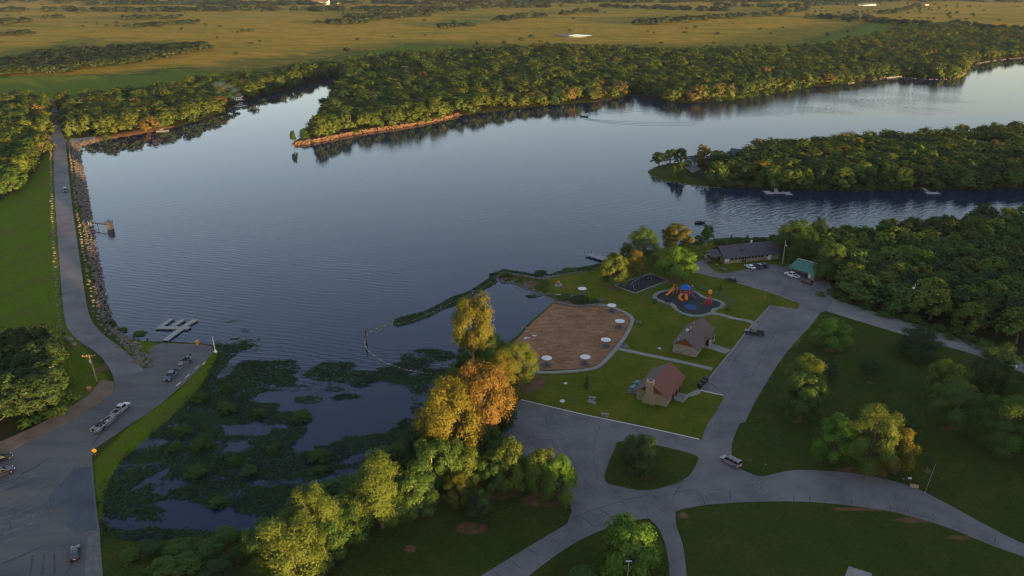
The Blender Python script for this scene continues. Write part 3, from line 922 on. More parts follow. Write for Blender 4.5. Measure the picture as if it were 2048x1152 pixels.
for k, p in WOOD_PX.items():
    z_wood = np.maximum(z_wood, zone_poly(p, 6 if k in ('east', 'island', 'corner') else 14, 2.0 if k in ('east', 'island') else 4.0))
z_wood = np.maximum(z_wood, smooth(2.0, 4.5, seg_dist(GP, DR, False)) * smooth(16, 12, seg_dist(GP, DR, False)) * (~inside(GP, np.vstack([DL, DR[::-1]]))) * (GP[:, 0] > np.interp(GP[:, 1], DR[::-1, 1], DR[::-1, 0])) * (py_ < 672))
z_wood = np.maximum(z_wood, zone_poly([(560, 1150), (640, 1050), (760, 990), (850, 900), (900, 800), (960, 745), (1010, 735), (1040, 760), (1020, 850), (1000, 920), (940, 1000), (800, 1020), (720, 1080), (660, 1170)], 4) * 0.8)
dist = GY.ravel()
nn = fbm(GP[:, 0] / 160, GP[:, 1] / 160, 21, 4)
nb = fbm(GP[:, 0] / 420, GP[:, 1] / 300, 33, 3)
z_gold = smooth(690, 980, dist + (nb - 0.5) * 420)
for p, s in (([(-100, 180), (0, 174), (160, 168), (300, 150), (330, 130), (480, 138), (640, 118), (660, 125), (560, 152), (400, 170), (250, 195), (-100, 210)], 70),
             ([(640, 120), (700, 104), (790, 84), (850, 90), (1000, 96), (1100, 108), (900, 122), (690, 140)], 80),
             ([(1500, 108), (1560, 92), (1640, 72), (1770, 42), (1810, 54), (1790, 68), (1700, 92), (1600, 108)], 70),
             ([(100, 88), (160, 82), (240, 84), (120, 100)], 80), ([(870, 52), (900, 46), (1000, 52), (900, 60)], 120)):
    z_gold = z_gold * (1 - 0.95 * zone_poly(p, s, 6.0) * smooth(0.12, 0.42, fbm(GP[:, 0] / 90, GP[:, 1] / 70, 13, 4)))
z_green = smooth(560, 420, dist) * smooth(-75, -100, GP[:, 0]) * 0.0
z_green = np.maximum(z_green, zone_poly([(-260, 420), (0, 365), (40, 345), (70, 305), (104, 286), (118, 520), (130, 650), (142, 672), (170, 700), (215, 760), (150, 810), (60, 860), (-40, 905), (-300, 1000), (-600, 700)], 5, 1.0))
z_green = np.maximum(z_green, np.where(dist > 620, smooth(0, 1, dist) * (1 - z_gold) * 0.85, 0))
z_green = np.maximum(z_green, zone_poly([(440, 702), (420, 750), (385, 800), (335, 850), (270, 905), (235, 940), (215, 985), (212, 1030), (195, 1030), (186, 925), (250, 860), (370, 768), (426, 700)], 2.5))
z_green = np.maximum(z_green, zone_poly([(218, 650), (246, 670), (318, 686), (300, 730), (287, 736), (250, 700)], 2.0))
z_lawn_lit = zone_poly([(1095, 545), (1200, 535), (1300, 500), (1560, 470), (1600, 520), (1660, 570), (1640, 625), (1560, 720), (1480, 830), (1400, 885), (1200, 850), (1040, 800), (1030, 690), (1100, 600)], 5)
z_soil = np.zeros(len(GP))
def spot(x, y, a, b, w=1.0):
    global z_soil
    c = G(x, y, 1.0); s = FPX / ((c.y) * CP + (H - 1) * SP)
    ra = a / s; rb = b / (s * (H / math.hypot(c.y, H)))
    q = np.sqrt(((GP[:, 0] - c.x) / ra) ** 2 + ((GP[:, 1] - c.y) / rb) ** 2)
    z_soil = np.maximum(z_soil, w * smooth(1.5, 0.5, q))
for s in ((820, 1097, 13, 8), (945, 1055, 34, 14, 0.8), (1010, 985, 50, 18, 0.6), (1090, 1000, 70, 16, 0.6), (850, 990, 60, 20, 0.5), (1060, 765, 36, 20, 0.8), (1098, 575, 36, 5, 0.5), (1060, 570, 36, 6, 0.5), (1175, 772, 7, 4, 0.9), (1660, 700, 14, 6, 0.8),
          (1735, 940, 60, 8, 0.8), (1698, 945, 12, 5), (1762, 948, 14, 6), (1855, 942, 8, 4, 0.9), (1265, 570, 16, 5, 0.8), (1227, 575, 14, 5, 0.9), (1342, 562, 40, 5, 0.6), (1425, 865, 10, 4, 0.4), (1740, 765, 12, 4, 0.7), (1600, 842, 24, 6, 0.6), (1900, 855, 22, 7, 0.7), (1500, 690, 20, 2, 0.4), (1420, 720, 26, 3, 0.55), (1300, 705, 22, 4, 0.5), (1500, 1004, 60, 5, 0.55), (1720, 1018, 60, 6, 0.7), (1830, 1040, 60, 6, 0.6), (1930, 1075, 60, 6, 0.6), (1365, 1030, 12, 8, 0.6), (195, 690, 20, 5, 0.7), (212, 735, 12, 24, 0.5), (1720, 525, 8, 5), (95, 360, 14, 20, 0.55), (250, 690, 10, 14, 0.6), (1220, 612, 20, 5, 0.7), (1280, 940, 26, 10, 0.55), (1500, 920, 14, 4, 0.5)):
    spot(*s)
z_soil = np.maximum(z_soil, 0.95 * np.exp(-(seg_dist(GP, BANK_END, False) / 8) ** 2))
z_rock = np.clip(1.15 * np.exp(-(seg_dist(GP, BLUFF, False) / 5) ** 2), 0, 1) * (gz > -0.5)
lk = np.abs(sdf(GP, LAKE))
z_rock = np.maximum(z_rock, 0.45 * np.exp(-(seg_dist(GP, JETTY, False) / 6) ** 2))
fld = np.where((dist > 700), smooth(0.55, 0.68, nn) * 0.55 * z_gold, 0)
z_green = np.maximum(z_green, fld)
ground = mesh_np('ground', np.column_stack([GP, gz]), F, M['ground'], attrs={'z_wood': ('POINT', z_wood), 'z_gold': ('POINT', z_gold), 'z_green': ('POINT', z_green), 'z_soil': ('POINT', z_soil), 'z_rock': ('POINT', z_rock), 'z_lawn_lit': ('POINT', z_lawn_lit)}, smooth_=True)
tag(ground, kind='structure')
# the land beyond the horizon edge and behind the camera
mb = MB()
R = 34000
mb.add([(-R, -9000, -4.2), (R, -9000, -4.2), (R, R, -4.2), (-R, R, -4.2)], [(0, 1, 2, 3)])
tag(mb.build('outer_ground', M['ground']), kind='structure')
yb = GY[-1, 0]
mb = MB(); mb.add([(-1400, -400, 0.95), (1400, -400, 0.95), (1400, yb + 0.5, 0.95), (-1400, yb + 0.5, 0.95)], [(0, 1, 2, 3)])
tag(mb.build('near_ground', M['ground']), kind='structure')

# ------------------------------------------------------------------ water
sl = sdf(GP, LAKE)
keepv = sl > -5.0
kf = keepv[F].any(1)
Fw = F[kf]
used = np.unique(Fw)
mp = np.full(len(GP), -1); mp[used] = np.arange(len(used))
Pw = GP[used]
wx, wy, _ = PIX(Pw[:, 0], Pw[:, 1], 0)
rip = 0.55 * smooth(260, 560, wy) + 0.12
rip = rip + 0.9 * np.exp(-(((wx - 1560) / 330) ** 2 + ((wy - 430) / 55) ** 2))
rip = rip + 1.0 * np.exp(-(((wx - 1650) / 420) ** 2 + ((wy - 205) / 34) ** 2))
rip = rip + 0.35 * np.exp(-(((wx - 900) / 240) ** 2 + ((wy - 285) / 30) ** 2))
rip = rip * (1 - 0.93 * smooth(680, 520, wx) * smooth(420, 300, wy))
rip = rip * (1 - 0.75 * smooth(760, 810, wy + 0.02 * wx)) * (1 - 0.5 * zone_poly([(1000, 690), (1108, 595), (1000, 560), (800, 640), (735, 665), (760, 720)], 4)[used])
water = mesh_np('lake_water', np.column_stack([Pw, np.zeros(len(Pw))]), mp[Fw], M['water'], attrs={'ripple': ('POINT', rip), 'wake': ('POINT', np.zeros(len(Pw)))}, smooth_=True)
tag(water, kind='structure')
# stock pond in the pasture
pc = hz(1160, 72)
a = np.linspace(0, 2 * math.pi, 26)[:-1]
pp = [(pc.x + 15 * math.cos(t) * (1 + 0.25 * math.sin(2 * t + 1)), pc.y + 22 * math.sin(t) * (1 + .2 * math.cos(3 * t))) for t in a]
pz = float(land_h(np.array(pp)).max()) + 0.25
soilr = [(pc.x - 9 + 27 * math.cos(t) * (1 + 0.2 * math.sin(3 * t)), pc.y + 6 + 34 * math.sin(t)) for t in a]
sheet('pond_bank', soilr, M['apron'], 0.1, 8.0, hfun=lambda p: np.full(len(p), pz - 0.05), depress=False, skirt=3)
sheet('pond_water', pp, M['water'], 0.0, 8.0, hfun=lambda p: np.full(len(p), pz + 0.12), depress=False, skirt=2)
# ------------------------------------------------------------------ trees
def crown_np(seed, form, nq, leaf, nl=None, hgt=10.0, wid=8.0, jit=0.5):
    """Leaf sprays of one crown, in metres: vertices, quads, spray value per face; plus lobe centres for the limbs."""
    r = np.random.default_rng(seed)
    lob = []
    n = nl or {'round': 34, 'spread': 36, 'tall': 34, 'cone': 26, 'mound': 30, 'loose': 20, 'oval': 32}[form]
    base = {'round': 0.03, 'spread': 0.10, 'tall': 0.40, 'cone': 0.02, 'mound': 0.0, 'loose': 0.20, 'oval': 0.02}[form]
    k_ = math.sqrt(16 / n) * 1.12
    for i in range(n):
        a = i * 2.399963 + r.uniform(-0.7, 0.7)
        t = (i + 0.5) / n                                # 0 low .. 1 top
        lr = 0.155 * k_
        if form == 'round':
            zz = base + (1 - base) * (0.14 + 0.74 * t); rad = 0.38 * math.sin(math.pi * min(1, 0.24 + 0.70 * t)) ** 0.6
        elif form == 'oval':
            zz = base + (1 - base) * (0.12 + 0.78 * t); rad = 0.37 * math.sin(math.pi * min(1, 0.26 + 0.70 * t)) ** 0.75
        elif form == 'spread':
            zz = base + (1 - base) * (0.22 + 0.62 * t ** 0.7); rad = 0.42 * math.sqrt(1 - t * 0.8)
        elif form == 'tall':
            zz = base + (1 - base) * (0.12 + 0.80 * t); rad = 0.36 * math.sin(math.pi * min(1, 0.22 + 0.70 * t)) ** 0.6
        elif form == 'cone':
            zz = base + (1 - base) * (0.10 + 0.82 * t); rad = 0.36 * (1 - t) ** 0.8; lr = 0.20 * (1 - 0.55 * t) * k_
        elif form == 'mound':
            zz = 0.10 + 0.72 * t; rad = 0.40 * math.sqrt(max(0, 1 - (t * 0.92) ** 2)); lr = 0.19 * k_
        else:
            zz = base + (1 - base) * (0.15 + 0.75 * t); rad = 0.38 * r.uniform(0.5, 1.0) * math.sin(math.pi * min(1, 0.2 + 0.75 * t)) ** 0.5; lr = 0.12 * k_
        rad *= r.uniform(0.55, 1.10); zz += r.uniform(-0.05, 0.05)
        lob.append((math.cos(a) * rad * wid, math.sin(a) * rad * wid, zz * hgt, lr * wid * r.uniform(0.75, 1.35), r.random()))
    lob = np.array(lob)
    w = lob[:, 3] ** 2
    pick = r.choice(n, nq, p=w / w.sum())
    d = r.normal(size=(nq, 3)); d /= np.linalg.norm(d, axis=1)[:, None]
    d[:, 2] = np.where(d[:, 2] < -0.5, -d[:, 2] * 0.8, d[:, 2])
    # sprays: leaves gather along twigs that run outward and up from each lobe
    ax = lob[:, :3] - np.array([0, 0, hgt * 0.35]); ax /= np.linalg.norm(ax, axis=1)[:, None]
    tuft = r.normal(size=(n, 12, 3)) * 0.75 + ax[:, None, :] * 0.8 + np.array([0, 0, 0.25]); tuft /= np.linalg.norm(tuft, axis=2)[:, :, None]
    tk = r.integers(0, 12, nq)
    near = tuft[pick, tk]
    gather = r.random(nq) < 0.62
    along = r.random(nq) ** 0.6 * 1.35
    depth = np.where(gather, along, 1.05 * r.random(nq) ** 0.4)
    d = np.where(gather[:, None], near + r.normal(size=(nq, 3)) * 0.22, d)
    d /= np.linalg.norm(d, axis=1)[:, None]
    c = lob[pick, :3] + d * (lob[pick, 3] * depth)[:, None] * np.array([1, 1, min(1.25, 0.8 * hgt / wid)])
    c[:, 2] = np.maximum(c[:, 2], 0.15)
    out_ = c - np.array([0, 0, hgt * 0.45]); out_ /= np.maximum(np.linalg.norm(out_, axis=1)[:, None], 1e-6)
    nrm = d * 0.7 + out_ * 0.5 + r.normal(size=(nq, 3)) * jit + np.array([0, 0, 0.2])
    nrm /= np.linalg.norm(nrm, axis=1)[:, None]
    ref = r.normal(size=(nq, 3))
    u = np.cross(nrm, ref); u /= np.maximum(np.linalg.norm(u, axis=1)[:, None], 1e-6)
    v = np.cross(nrm, u)
    sz = leaf * r.uniform(0.6, 1.25, nq)
    asp = r.uniform(0.45, 0.8, nq)
    a1 = u * (sz * 0.5)[:, None]; a2 = v * (sz * asp * 0.5)[:, None]
    fold = nrm * (sz * 0.10)[:, None]
    V = np.stack([c - a1, c - a2 + fold, c + a1, c + a2 + fold], 1).reshape(-1, 3)
    F = np.arange(nq * 4).reshape(-1, 4)
    spray = np.clip(lob[pick, 4] * 0.55 + tk / 12 * 0.30 + r.random(nq) * 0.15, 0, 1)
    return V, F, spray, lob

def trunk_mb(lob, hgt, wid, form, seed, thick=1.0):
    r = random.Random(seed)
    mb = MB()
    r0 = (0.020 * hgt + 0.05) * thick
    top = hgt * (0.72 if form != 'mound' else 0.3)
    lean = (r.uniform(-0.03, 0.03) * hgt, r.uniform(-0.03, 0.03) * hgt)
    pts = [(0, 0, -0.3), (0, 0, 0.1), (lean[0] * 0.4, lean[1] * 0.4, top * 0.35), (lean[0], lean[1], top * 0.7), (lean[0] * 1.3, lean[1] * 1.3, top)]
    mb.tube(pts, [r0 * 1.5, r0 * 1.1, r0 * 0.85, r0 * 0.55, r0 * 0.2], 6)
    for L in lob[::3]:
        z0 = max(0.12 * hgt, min(L[2] * 0.62, top * 0.8))
        p0 = Vector((lean[0] * z0 / top, lean[1] * z0 / top, z0))
        p2 = Vector(L[:3]); p1 = p0.lerp(p2, 0.5) + Vector((0, 0, -0.04 * hgt))
        mb.tube([p0, p1, p2, p2 + (p2 - p0) * 0.18], [r0 * 0.45, r0 * 0.3, r0 * 0.16, r0 * 0.05], 5)
    return mb

PROTO = {}
def proto(form, seed, lod):
    """Shared crown and trunk meshes of a nominal 10 m tree."""
    if lod in ('big', 'near'): seed = 1 + seed % 3
    key = (form, seed, lod)
    if key not in PROTO:
        nq, leaf = {'big': (24000, 0.21), 'near': (14000, 0.33), 'mid': (3000, 0.68), 'wood': (1500, 0.95)}[lod]
        if form == 'loose': nq = int(nq * 0.6)
        V, F, s, lob = crown_np(seed * 7 + 3, form, nq, leaf, jit={'big': 0.42, 'near': 0.40, 'mid': 0.32, 'wood': 0.26}[lod])
        c = mesh_np('crown', V, F, M['leaf_green'], attrs={'spray': ('FACE', s)})
        tr = trunk_mb(lob, 10.0, 8.0, form, seed).build('trunk', M['bark'], fix=False, smooth_=True)
        PROTO[key] = (c.data, tr.data)
        bpy.data.objects.remove(c); bpy.data.objects.remove(tr)
    return PROTO[key]

_matmesh = {}
def with_mat(me, mat):
    """The same mesh shape carrying another leaf material (kept once per pair)."""
    k = (me.name, mat.name)
    if k not in _matmesh:
        m2 = me.copy(); m2.materials.clear(); m2.materials.append(mat); _matmesh[k] = m2
    return _matmesh[k]

TREES = []
def tree(P, hgt, wid, form, seed, lod, leaf, label, group=None, name='broadleaf_tree', cat='tree', bark='bark', rot=None, trunk=True):
    if lod == 'near' and hgt > 13: lod = 'big'
    root = thing(name, label, cat, P, RND.uniform(0, 6.28) if rot is None else rot, group)
    cm, tm = proto(form, seed, lod)
    root.scale = (wid / 8.0, wid / 8.0, hgt / 10.0)
    c = bpy.data.objects.new('crown', with_mat(cm, M[leaf])); COL.objects.link(c); c.parent = root
    if trunk:
        t_ = bpy.data.objects.new('trunk', with_mat(tm, M[bark])); COL.objects.link(t_); t_.parent = root
    TREES.append(root)
    return root

def tree_px(bx, by, top, wpx, form, seed, lod, leaf, label, **kw):
    p = hz(bx, by)
    p.z = max(p.z, -0.15)
    if kw.get('name') == 'marsh_shrub': p = G(bx, by, -0.15)
    h = height_to(p, top) - p.z
    s = PIX(p.x, p.y, p.z + h * 0.6)[2]
    return tree(p, max(h, 0.8) * 0.96, wpx / s * 1.06, form, seed, lod, leaf, label, **kw)

NEAR_TREES = [
 # bx, by, top, width, form, seed, lod, leaf, label
 (588, 1190, 1040, 160, 'round', 1, 'near', 'leaf_olive', 'large pale green lakeside tree cut off by the bottom edge of the photo'),
 (640, 1110, 966, 120, 'oval', 2, 'near', 'leaf_olive', 'tall pale green tree behind the one cut off at the bottom edge'),
 (535, 1150, 1035, 80, 'round', 3, 'near', 'leaf_green', 'dark green tree at the marsh edge left of the large bottom tree'),
 (698, 1080, 1000, 100, 'round', 4, 'near', 'leaf_green', 'dense green tree between the pale bottom trees and the golden topped one'),
 (765, 1055, 905, 132, 'oval', 5, 'near', 'leaf_olive', 'lakeside tree with golden sunlit top and dark green skirt'),
 (722, 1030, 958, 80, 'round', 6, 'near', 'leaf_green', 'green tree leaning over the marsh beside the golden topped tree'),
 (830, 1035, 935, 95, 'round', 1, 'near', 'leaf_green', 'dark rounded tree right of the golden topped lakeside tree'),
 (868, 985, 880, 100, 'loose', 2, 'near', 'leaf_green', 'loose dark green tree below the big rusty gold tree'),
 (838, 940, 850, 70, 'round', 2, 'near', 'leaf_dark', 'dark shrubby tree on the waterline below the gold tree'),
 (915, 1010, 945, 66, 'round', 3, 'near', 'leaf_gold', 'small brownish tree on the lawn edge below the wooded bank'),
 (958, 1040, 985, 64, 'round', 4, 'near', 'leaf_dark', 'small dark tree on the lawn beside bare soil'),
 (900, 945, 752, 130, 'spread', 5, 'near', 'leaf_gold', 'large golden spreading tree over the marsh shore'),
 (968, 905, 712, 124, 'spread', 6, 'near', 'leaf_rust', 'rusty orange tree on the bank by the shelter parking lot'),
 (935, 870, 790, 120, 'round', 3, 'near', 'leaf_gold', 'gold tree in the middle of the wooded bank'),
 (985, 935, 855, 74, 'round', 6, 'near', 'leaf_green', 'green tree under the rusty tree at the parking lot corner'),
 (905, 985, 880, 84, 'round', 1, 'near', 'leaf_green', 'green tree under the left edge of the large golden tree'),
 (940, 985, 892, 80, 'oval', 4, 'near', 'leaf_olive', 'yellow green tree right below the large golden tree'),
 (985, 985, 900, 70, 'round', 3, 'near', 'leaf_green', 'green tree between the wooded bank and three parking lot trees'),
 (880, 900, 820, 84, 'round', 6, 'near', 'leaf_olive', 'olive tree on the waterline at the left foot of the golden tree'),
 (925, 830, 740, 90, 'oval', 2, 'near', 'leaf_gold', 'gold tree at the back of the wooded bank by the marsh'),
 (1005, 860, 770, 70, 'round', 4, 'near', 'leaf_dark', 'dark tree at the left edge of the shelter parking lot'),
 (1000, 810, 706, 84, 'round', 1, 'near', 'leaf_gold', 'golden tree behind the rusty one at the lot corner'),
 (780, 1045, 960, 84, 'round', 3, 'near', 'leaf_green', 'green skirt tree in front of the golden topped lakeside tree'),
 (660, 1130, 1040, 90, 'round', 5, 'near', 'leaf_green', 'green tree in front of the pale trees at the bottom'),
 (950, 760, 594, 98, 'tall', 1, 'near', 'leaf_gold', 'very tall golden cottonwood with a pale bare trunk by the water'),
 (945, 742, 655, 66, 'oval', 4, 'near', 'leaf_green', 'green understorey tree at the foot of the tall cottonwood'),
 (990, 765, 668, 92, 'round', 5, 'near', 'leaf_green', 'dark green tree on the bank behind the rusty tree'),
 (1036, 778, 680, 86, 'round', 2, 'near', 'leaf_olive', 'bushy olive tree at the corner of the sandy beach'),
 (1022, 980, 878, 84, 'oval', 3, 'near', 'leaf_olive', 'yellow green tree left of a pair beside the parking lot'),
 (1082, 992, 893, 78, 'oval', 5, 'near', 'leaf_olive', 'middle one of three yellow green trees by the parking lot'),
 (1118, 1000, 912, 78, 'round', 1, 'near', 'leaf_bright', 'bright green right hand tree of three by the parking lot'),
 (1280, 946, 868, 90, 'round', 4, 'near', 'leaf_dark', 'dark round tree alone on the grass island'),
 (1255, 1140, 1030, 116, 'mound', 2, 'near', 'leaf_bright', 'bright green mounded willow beside the lower road fork'),
 (1660, 700, 634, 74, 'round', 6, 'near', 'leaf_bright', 'bright green round tree alone near the road corner'),
 (1834, 712, 654, 80, 'mound', 3, 'near', 'leaf_dark', 'dark bushy cedar beside the gravel road'),
 (1606, 800, 706, 88, 'oval', 1, 'near', 'leaf_olive', 'golden topped tree behind a greener one on the right lawn'),
 (1600, 840, 746, 92, 'round', 3, 'near', 'leaf_green', 'green tree in front of the golden topped one on the right lawn'),
 (1655, 762, 712, 32, 'oval', 6, 'mid', 'leaf_dark', 'small dark tree just right of the golden topped pair'),
 (1738, 756, 719, 42, 'spread', 2, 'mid', 'leaf_dark', 'small dark flat topped tree in the middle of the right lawn'),
 (1662, 925, 830, 88, 'round', 5, 'near', 'leaf_bright', 'green left hand tree of the roadside cluster'),
 (1735, 945, 806, 118, 'oval', 6, 'near', 'leaf_olive', 'tallest yellow green tree in the middle of the roadside cluster'),
 (1788, 948, 850, 84, 'round', 2, 'near', 'leaf_gold', 'golden right hand tree of the roadside cluster'),
 (1808, 880, 830, 52, 'round', 4, 'mid', 'leaf_dark', 'dark tree tucked behind the roadside cluster'),
 (1880, 805, 716, 78, 'oval', 2, 'near', 'leaf_olive', 'taller tree of the right lawn pair with a sunlit top'),
 (1905, 860, 760, 92, 'round', 6, 'near', 'leaf_green', 'dense green tree in front of the sunlit topped one at the right lawn edge'),
 (2002, 905, 786, 108, 'oval', 3, 'near', 'leaf_green', 'large dark green tree at the right edge of the lawn'),
 (1975, 792, 684, 88, 'round', 1, 'near', 'leaf_dark', 'dark tree by the end of the gravel road'),
 (2046, 835, 735, 90, 'round', 5, 'near', 'leaf_green', 'tree cut off by the right edge of the photo beside a parked white car'),
 (2075, 930, 800, 100, 'round', 4, 'near', 'leaf_green', 'tree at the photo edge behind the large dark green one'),
 (1855, 937, 912, 20, 'loose', 3, 'mid', 'leaf_dark', 'thin sapling in a bare soil ring on the right lawn'),
 (1173, 776, 744, 13, 'cone', 4, 'mid', 'leaf_green', 'thin young sapling in a mulch ring below the beach'),
 (1440, 580, 566, 8, 'cone', 2, 'wood', 'leaf_green', 'tiny sapling on the grass behind the playground'),
 (1309, 612, 598, 14, 'loose', 5, 'wood', 'leaf_green', 'little leafy bush beside the playground fence'),
 (1456, 622, 610, 7, 'cone', 5, 'wood', 'leaf_rust', 'brown bushy sapling at the playground fence corner'),
 (1228, 575, 503, 64, 'round', 3, 'near', 'leaf_olive', 'yellow topped tree at the left corner of the swing pad'),
 (1268, 553, 497, 50, 'oval', 4, 'near', 'leaf_gold', 'brown topped tree right behind the yellow topped one'),
 (1286, 530, 452, 76, 'round', 1, 'near', 'leaf_green', 'tall green tree on the shore behind the swing pad'),
 (1252, 528, 488, 34, 'round', 5, 'mid', 'leaf_green', 'small green tree at the shore left of the tall green one'),
 (1350, 505, 447, 66, 'round', 5, 'near', 'leaf_gold', 'orange gold tree on the shore left of the lodge'),
 (1350, 560, 490, 82, 'round', 6, 'near', 'leaf_bright', 'bright green tree between the swing pad and the upper parking lot'),
 (1412, 492, 450, 38, 'loose', 1, 'mid', 'leaf_green', 'sparse see-through tree at the water left of the lodge'),
 (1396, 498, 470, 26, 'loose', 6, 'mid', 'leaf_green', 'low thin tree beside the sparse see-through one'),
 (1460, 496, 470, 15, 'cone', 1, 'mid', 'leaf_green', 'small conical tree behind the left part of the lodge roof'),
 (1492, 497, 467, 19, 'cone', 3, 'mid', 'leaf_green', 'larger conical tree behind the middle of the lodge roof'),
 (1585, 520, 436, 84, 'round', 2, 'near', 'leaf_green', 'tall green tree behind the right end of the lodge'),
 (1630, 505, 434, 54, 'round', 5, 'near', 'leaf_dark', 'dark rounded tree against the cove behind the lodge'),
 (1607, 530, 462, 60, 'round', 4, 'near', 'leaf_green', 'green tree behind the green roofed building'),
 (1655, 560, 478, 70, 'round', 3, 'near', 'leaf_green', 'tree overhanging the back of the green roofed building'),
 (588, 293, 262, 13, 'tall', 2, 'mid', 'leaf_dark', 'lone dark tree standing at the very tip of the rocky point'),
 (1347, 356, 330, 22, 'cone', 4, 'mid', 'leaf_olive', 'pale green pointed tree on the lawn of the island tip'),
 (1360, 355, 322, 22, 'oval', 5, 'mid', 'leaf_green', 'slim tree beside the pale pointed one on the island tip'),
 (1318, 333, 303, 34, 'spread', 1, 'mid', 'leaf_dark', 'dark flat crowned tree farthest out on the island tip'),
 (1340, 331, 296, 34, 'spread', 3, 'mid', 'leaf_dark', 'second dark flat crowned tree on the island tip'),
 (1360, 328, 294, 30, 'spread', 5, 'mid', 'leaf_dark', 'third dark flat crowned tree from the island tip'),
]
for i, (bx, by, top, w, form, seed, lod, leaf, label) in enumerate(NEAR_TREES):
    if 'sapling' in label: nm, ct = 'sapling', 'sapling'
    elif 'bush' in label.split() : nm, ct = 'bush', 'bush'
    else: nm, ct = ('conifer_tree' if 'cedar' in label else 'broadleaf_tree'), 'tree'
    tree_px(bx, by, top, w, form, seed, lod, leaf, label, name=nm, cat=ct, bark='bark_pale' if 'cottonwood' in label or form == 'loose' else 'bark', rot=i * 1.7)

# --- woods: positions on a jittered grid inside the outlines
def wood_points(px, space, z, seed, margin=0.0):
    w = GA(px, z)
    mn, mx = w.min(0), w.max(0)
    r = np.random.default_rng(seed)
    gx, gy = np.meshgrid(np.arange(mn[0], mx[0], space), np.arange(mn[1], mx[1], space * 0.9))
    gx[1::2] += space / 2
    q = np.stack([gx.ravel(), gy.ravel()], 1)
    q = q + r.uniform(-0.38, 0.38, q.shape) * space
    return q[sdf(q, w) > margin]

KEEP = [(1470, 316, 15), (1395, 343, 12), (1452, 330, 11), (1420, 355, 10), (1965, 303, 16), (1745, 276, 6), (480, 200, 16), (1200, 0, 0)]
def clear(q):
    k = np.ones(len(q), bool)
    for x, y, rad in KEEP:
        c = hz(x, y) if y > 0 else G(x, 5, 0)
        k &= np.hypot(q[:, 0] - c.x, q[:, 1] - c.y) > rad
    for poly in SHEETS:
        k &= sdf(q, poly) < -3.0
    k &= sdf(q, LAKE) < -1.0
    return q[k]
WOODS = []   # x, y, h, w, wood
for wname, space, hh_, ww_, sd in (('east', 8.0, (8, 13), (10.5, 14.5), 1), ('island', 8.8, (8, 12.5), (11, 15), 2), ('corner', 7.0, (7, 11), (9, 13), 3), ('west', 10.4, (7.5, 14.5), (11, 16), 4), ('north', 11.6, (7, 15.5), (12, 17), 5), ('gully', 13.0, (7, 11), (13, 20), 6)):
    z = {'east': 1, 'island': 1, 'corner': -2, 'west': 4, 'north': 4, 'gully': 8}[wname]
    q = clear(wood_points(WOOD_PX[wname], space, z, sd))
    r = np.random.default_rng(sd + 50)
    for x, y in q:
        f = float(fbm(np.array([x / 40]), np.array([y / 40]), 77, 2)[0])
        k = r.random()
        WOODS.append([x, y, hh_[0] + (hh_[1] - hh_[0]) * (0.5 * k + 0.5 * f) * (1.15 if r.random() > 0.9 else 1), ww_[0] + (ww_[1] - ww_[0]) * r.random(), wname, f, r.random()])
wxy = np.array([[w[0], w[1]] for w in WOODS])
wz = land_h(wxy)
sx, sy, ss = PIX(wxy[:, 0], wxy[:, 1], wz + 6)
size = ss * np.array([w[2] * w[3] for w in WOODS]) ** 0.5
inframe = (sx > -20) & (sx < 2068) & (sy > -20) & (sy < 1170)
order = np.argsort(-np.where(inframe, size, 0))
N_IND = 300 - len(NEAR_TREES)
indiv = set(order[:N_IND].tolist())
GROUPS = {
 'east': ('trees of the dense wood beside the gravel road', 'dark wood by the gravel road'),
 'island': ('trees of the wooded spit across the cove', 'wooded spit across the cove'),
 'corner': ('trees of the thicket below the dam', 'thicket below the dam'),
 'west': ('trees of the wood at the far end of the dam', 'wood at the dam far end'),
 'north': ('trees of the far shore', 'wood on the far shore'),
 'gully': ('trees along the gully in the pasture', 'gully in the pasture')}
lodges = {'leaf_green': 'mid green', 'leaf_dark': 'dark green', 'leaf_olive': 'yellow green', 'leaf_gold': 'golden brown', 'leaf_wood': 'green'}
rest = []
LABELQ = []
east_edge = GA([(1650, 600), (1750, 624), (1850, 653), (1955, 690), (2048, 724)], 1)
for i, w in enumerate(WOODS):
    x, y, h, wd, wn_, f, rr = w
    if i not in indiv:
        rest.append(i); continue
    leaf = 'leaf_wood'
    if wn_ == 'corner': leaf = 'leaf_dark'
    elif rr < 0.16: leaf = 'leaf_olive'
    elif rr < 0.21: leaf = 'leaf_gold' if wn_ != 'east' else 'leaf_olive'
    elif rr < 0.52: leaf = 'leaf_green'
    elif rr < 0.80: leaf = 'leaf_dark' if wn_ in ('east', 'corner', 'island') else 'leaf_green'
    form = ['round', 'oval', 'spread', 'round'][int(rr * 97) % 4]
    P2 = np.array([[x, y]])
    if wn_ == 'east':
        dd = seg_dist(P2, east_edge, False)[0]
        where = 'in' if dd < 16 else ('on the cove side of the' if -sdf(P2, LAKE)[0] < 16 else 'inside the')
    elif wn_ == 'island':
        s_ = -sdf(P2, LAKE)[0]
        where = 'on the near waterline of the' if s_ < 14 and y < 440 else ('on the back shore of the' if s_ < 14 else 'inside the')
    else:
        where = 'in the'
    gname, place = GROUPS[wn_]
    tall = 'tall ' if h > 11.5 else ('low ' if h < 9 else '')
    o_ = tree((x, y, wz[i]), h, wd, form, 1 + int(rr * 1000) % 6, 'mid' if wn_ in ('east', 'corner') else 'wood', leaf, '', group=gname)
    LABELQ.append((o_, '%s%s %s tree' % (tall, lodges[leaf], {'round': 'rounded', 'oval': 'upright', 'spread': 'spreading'}[form]), wn_, where))
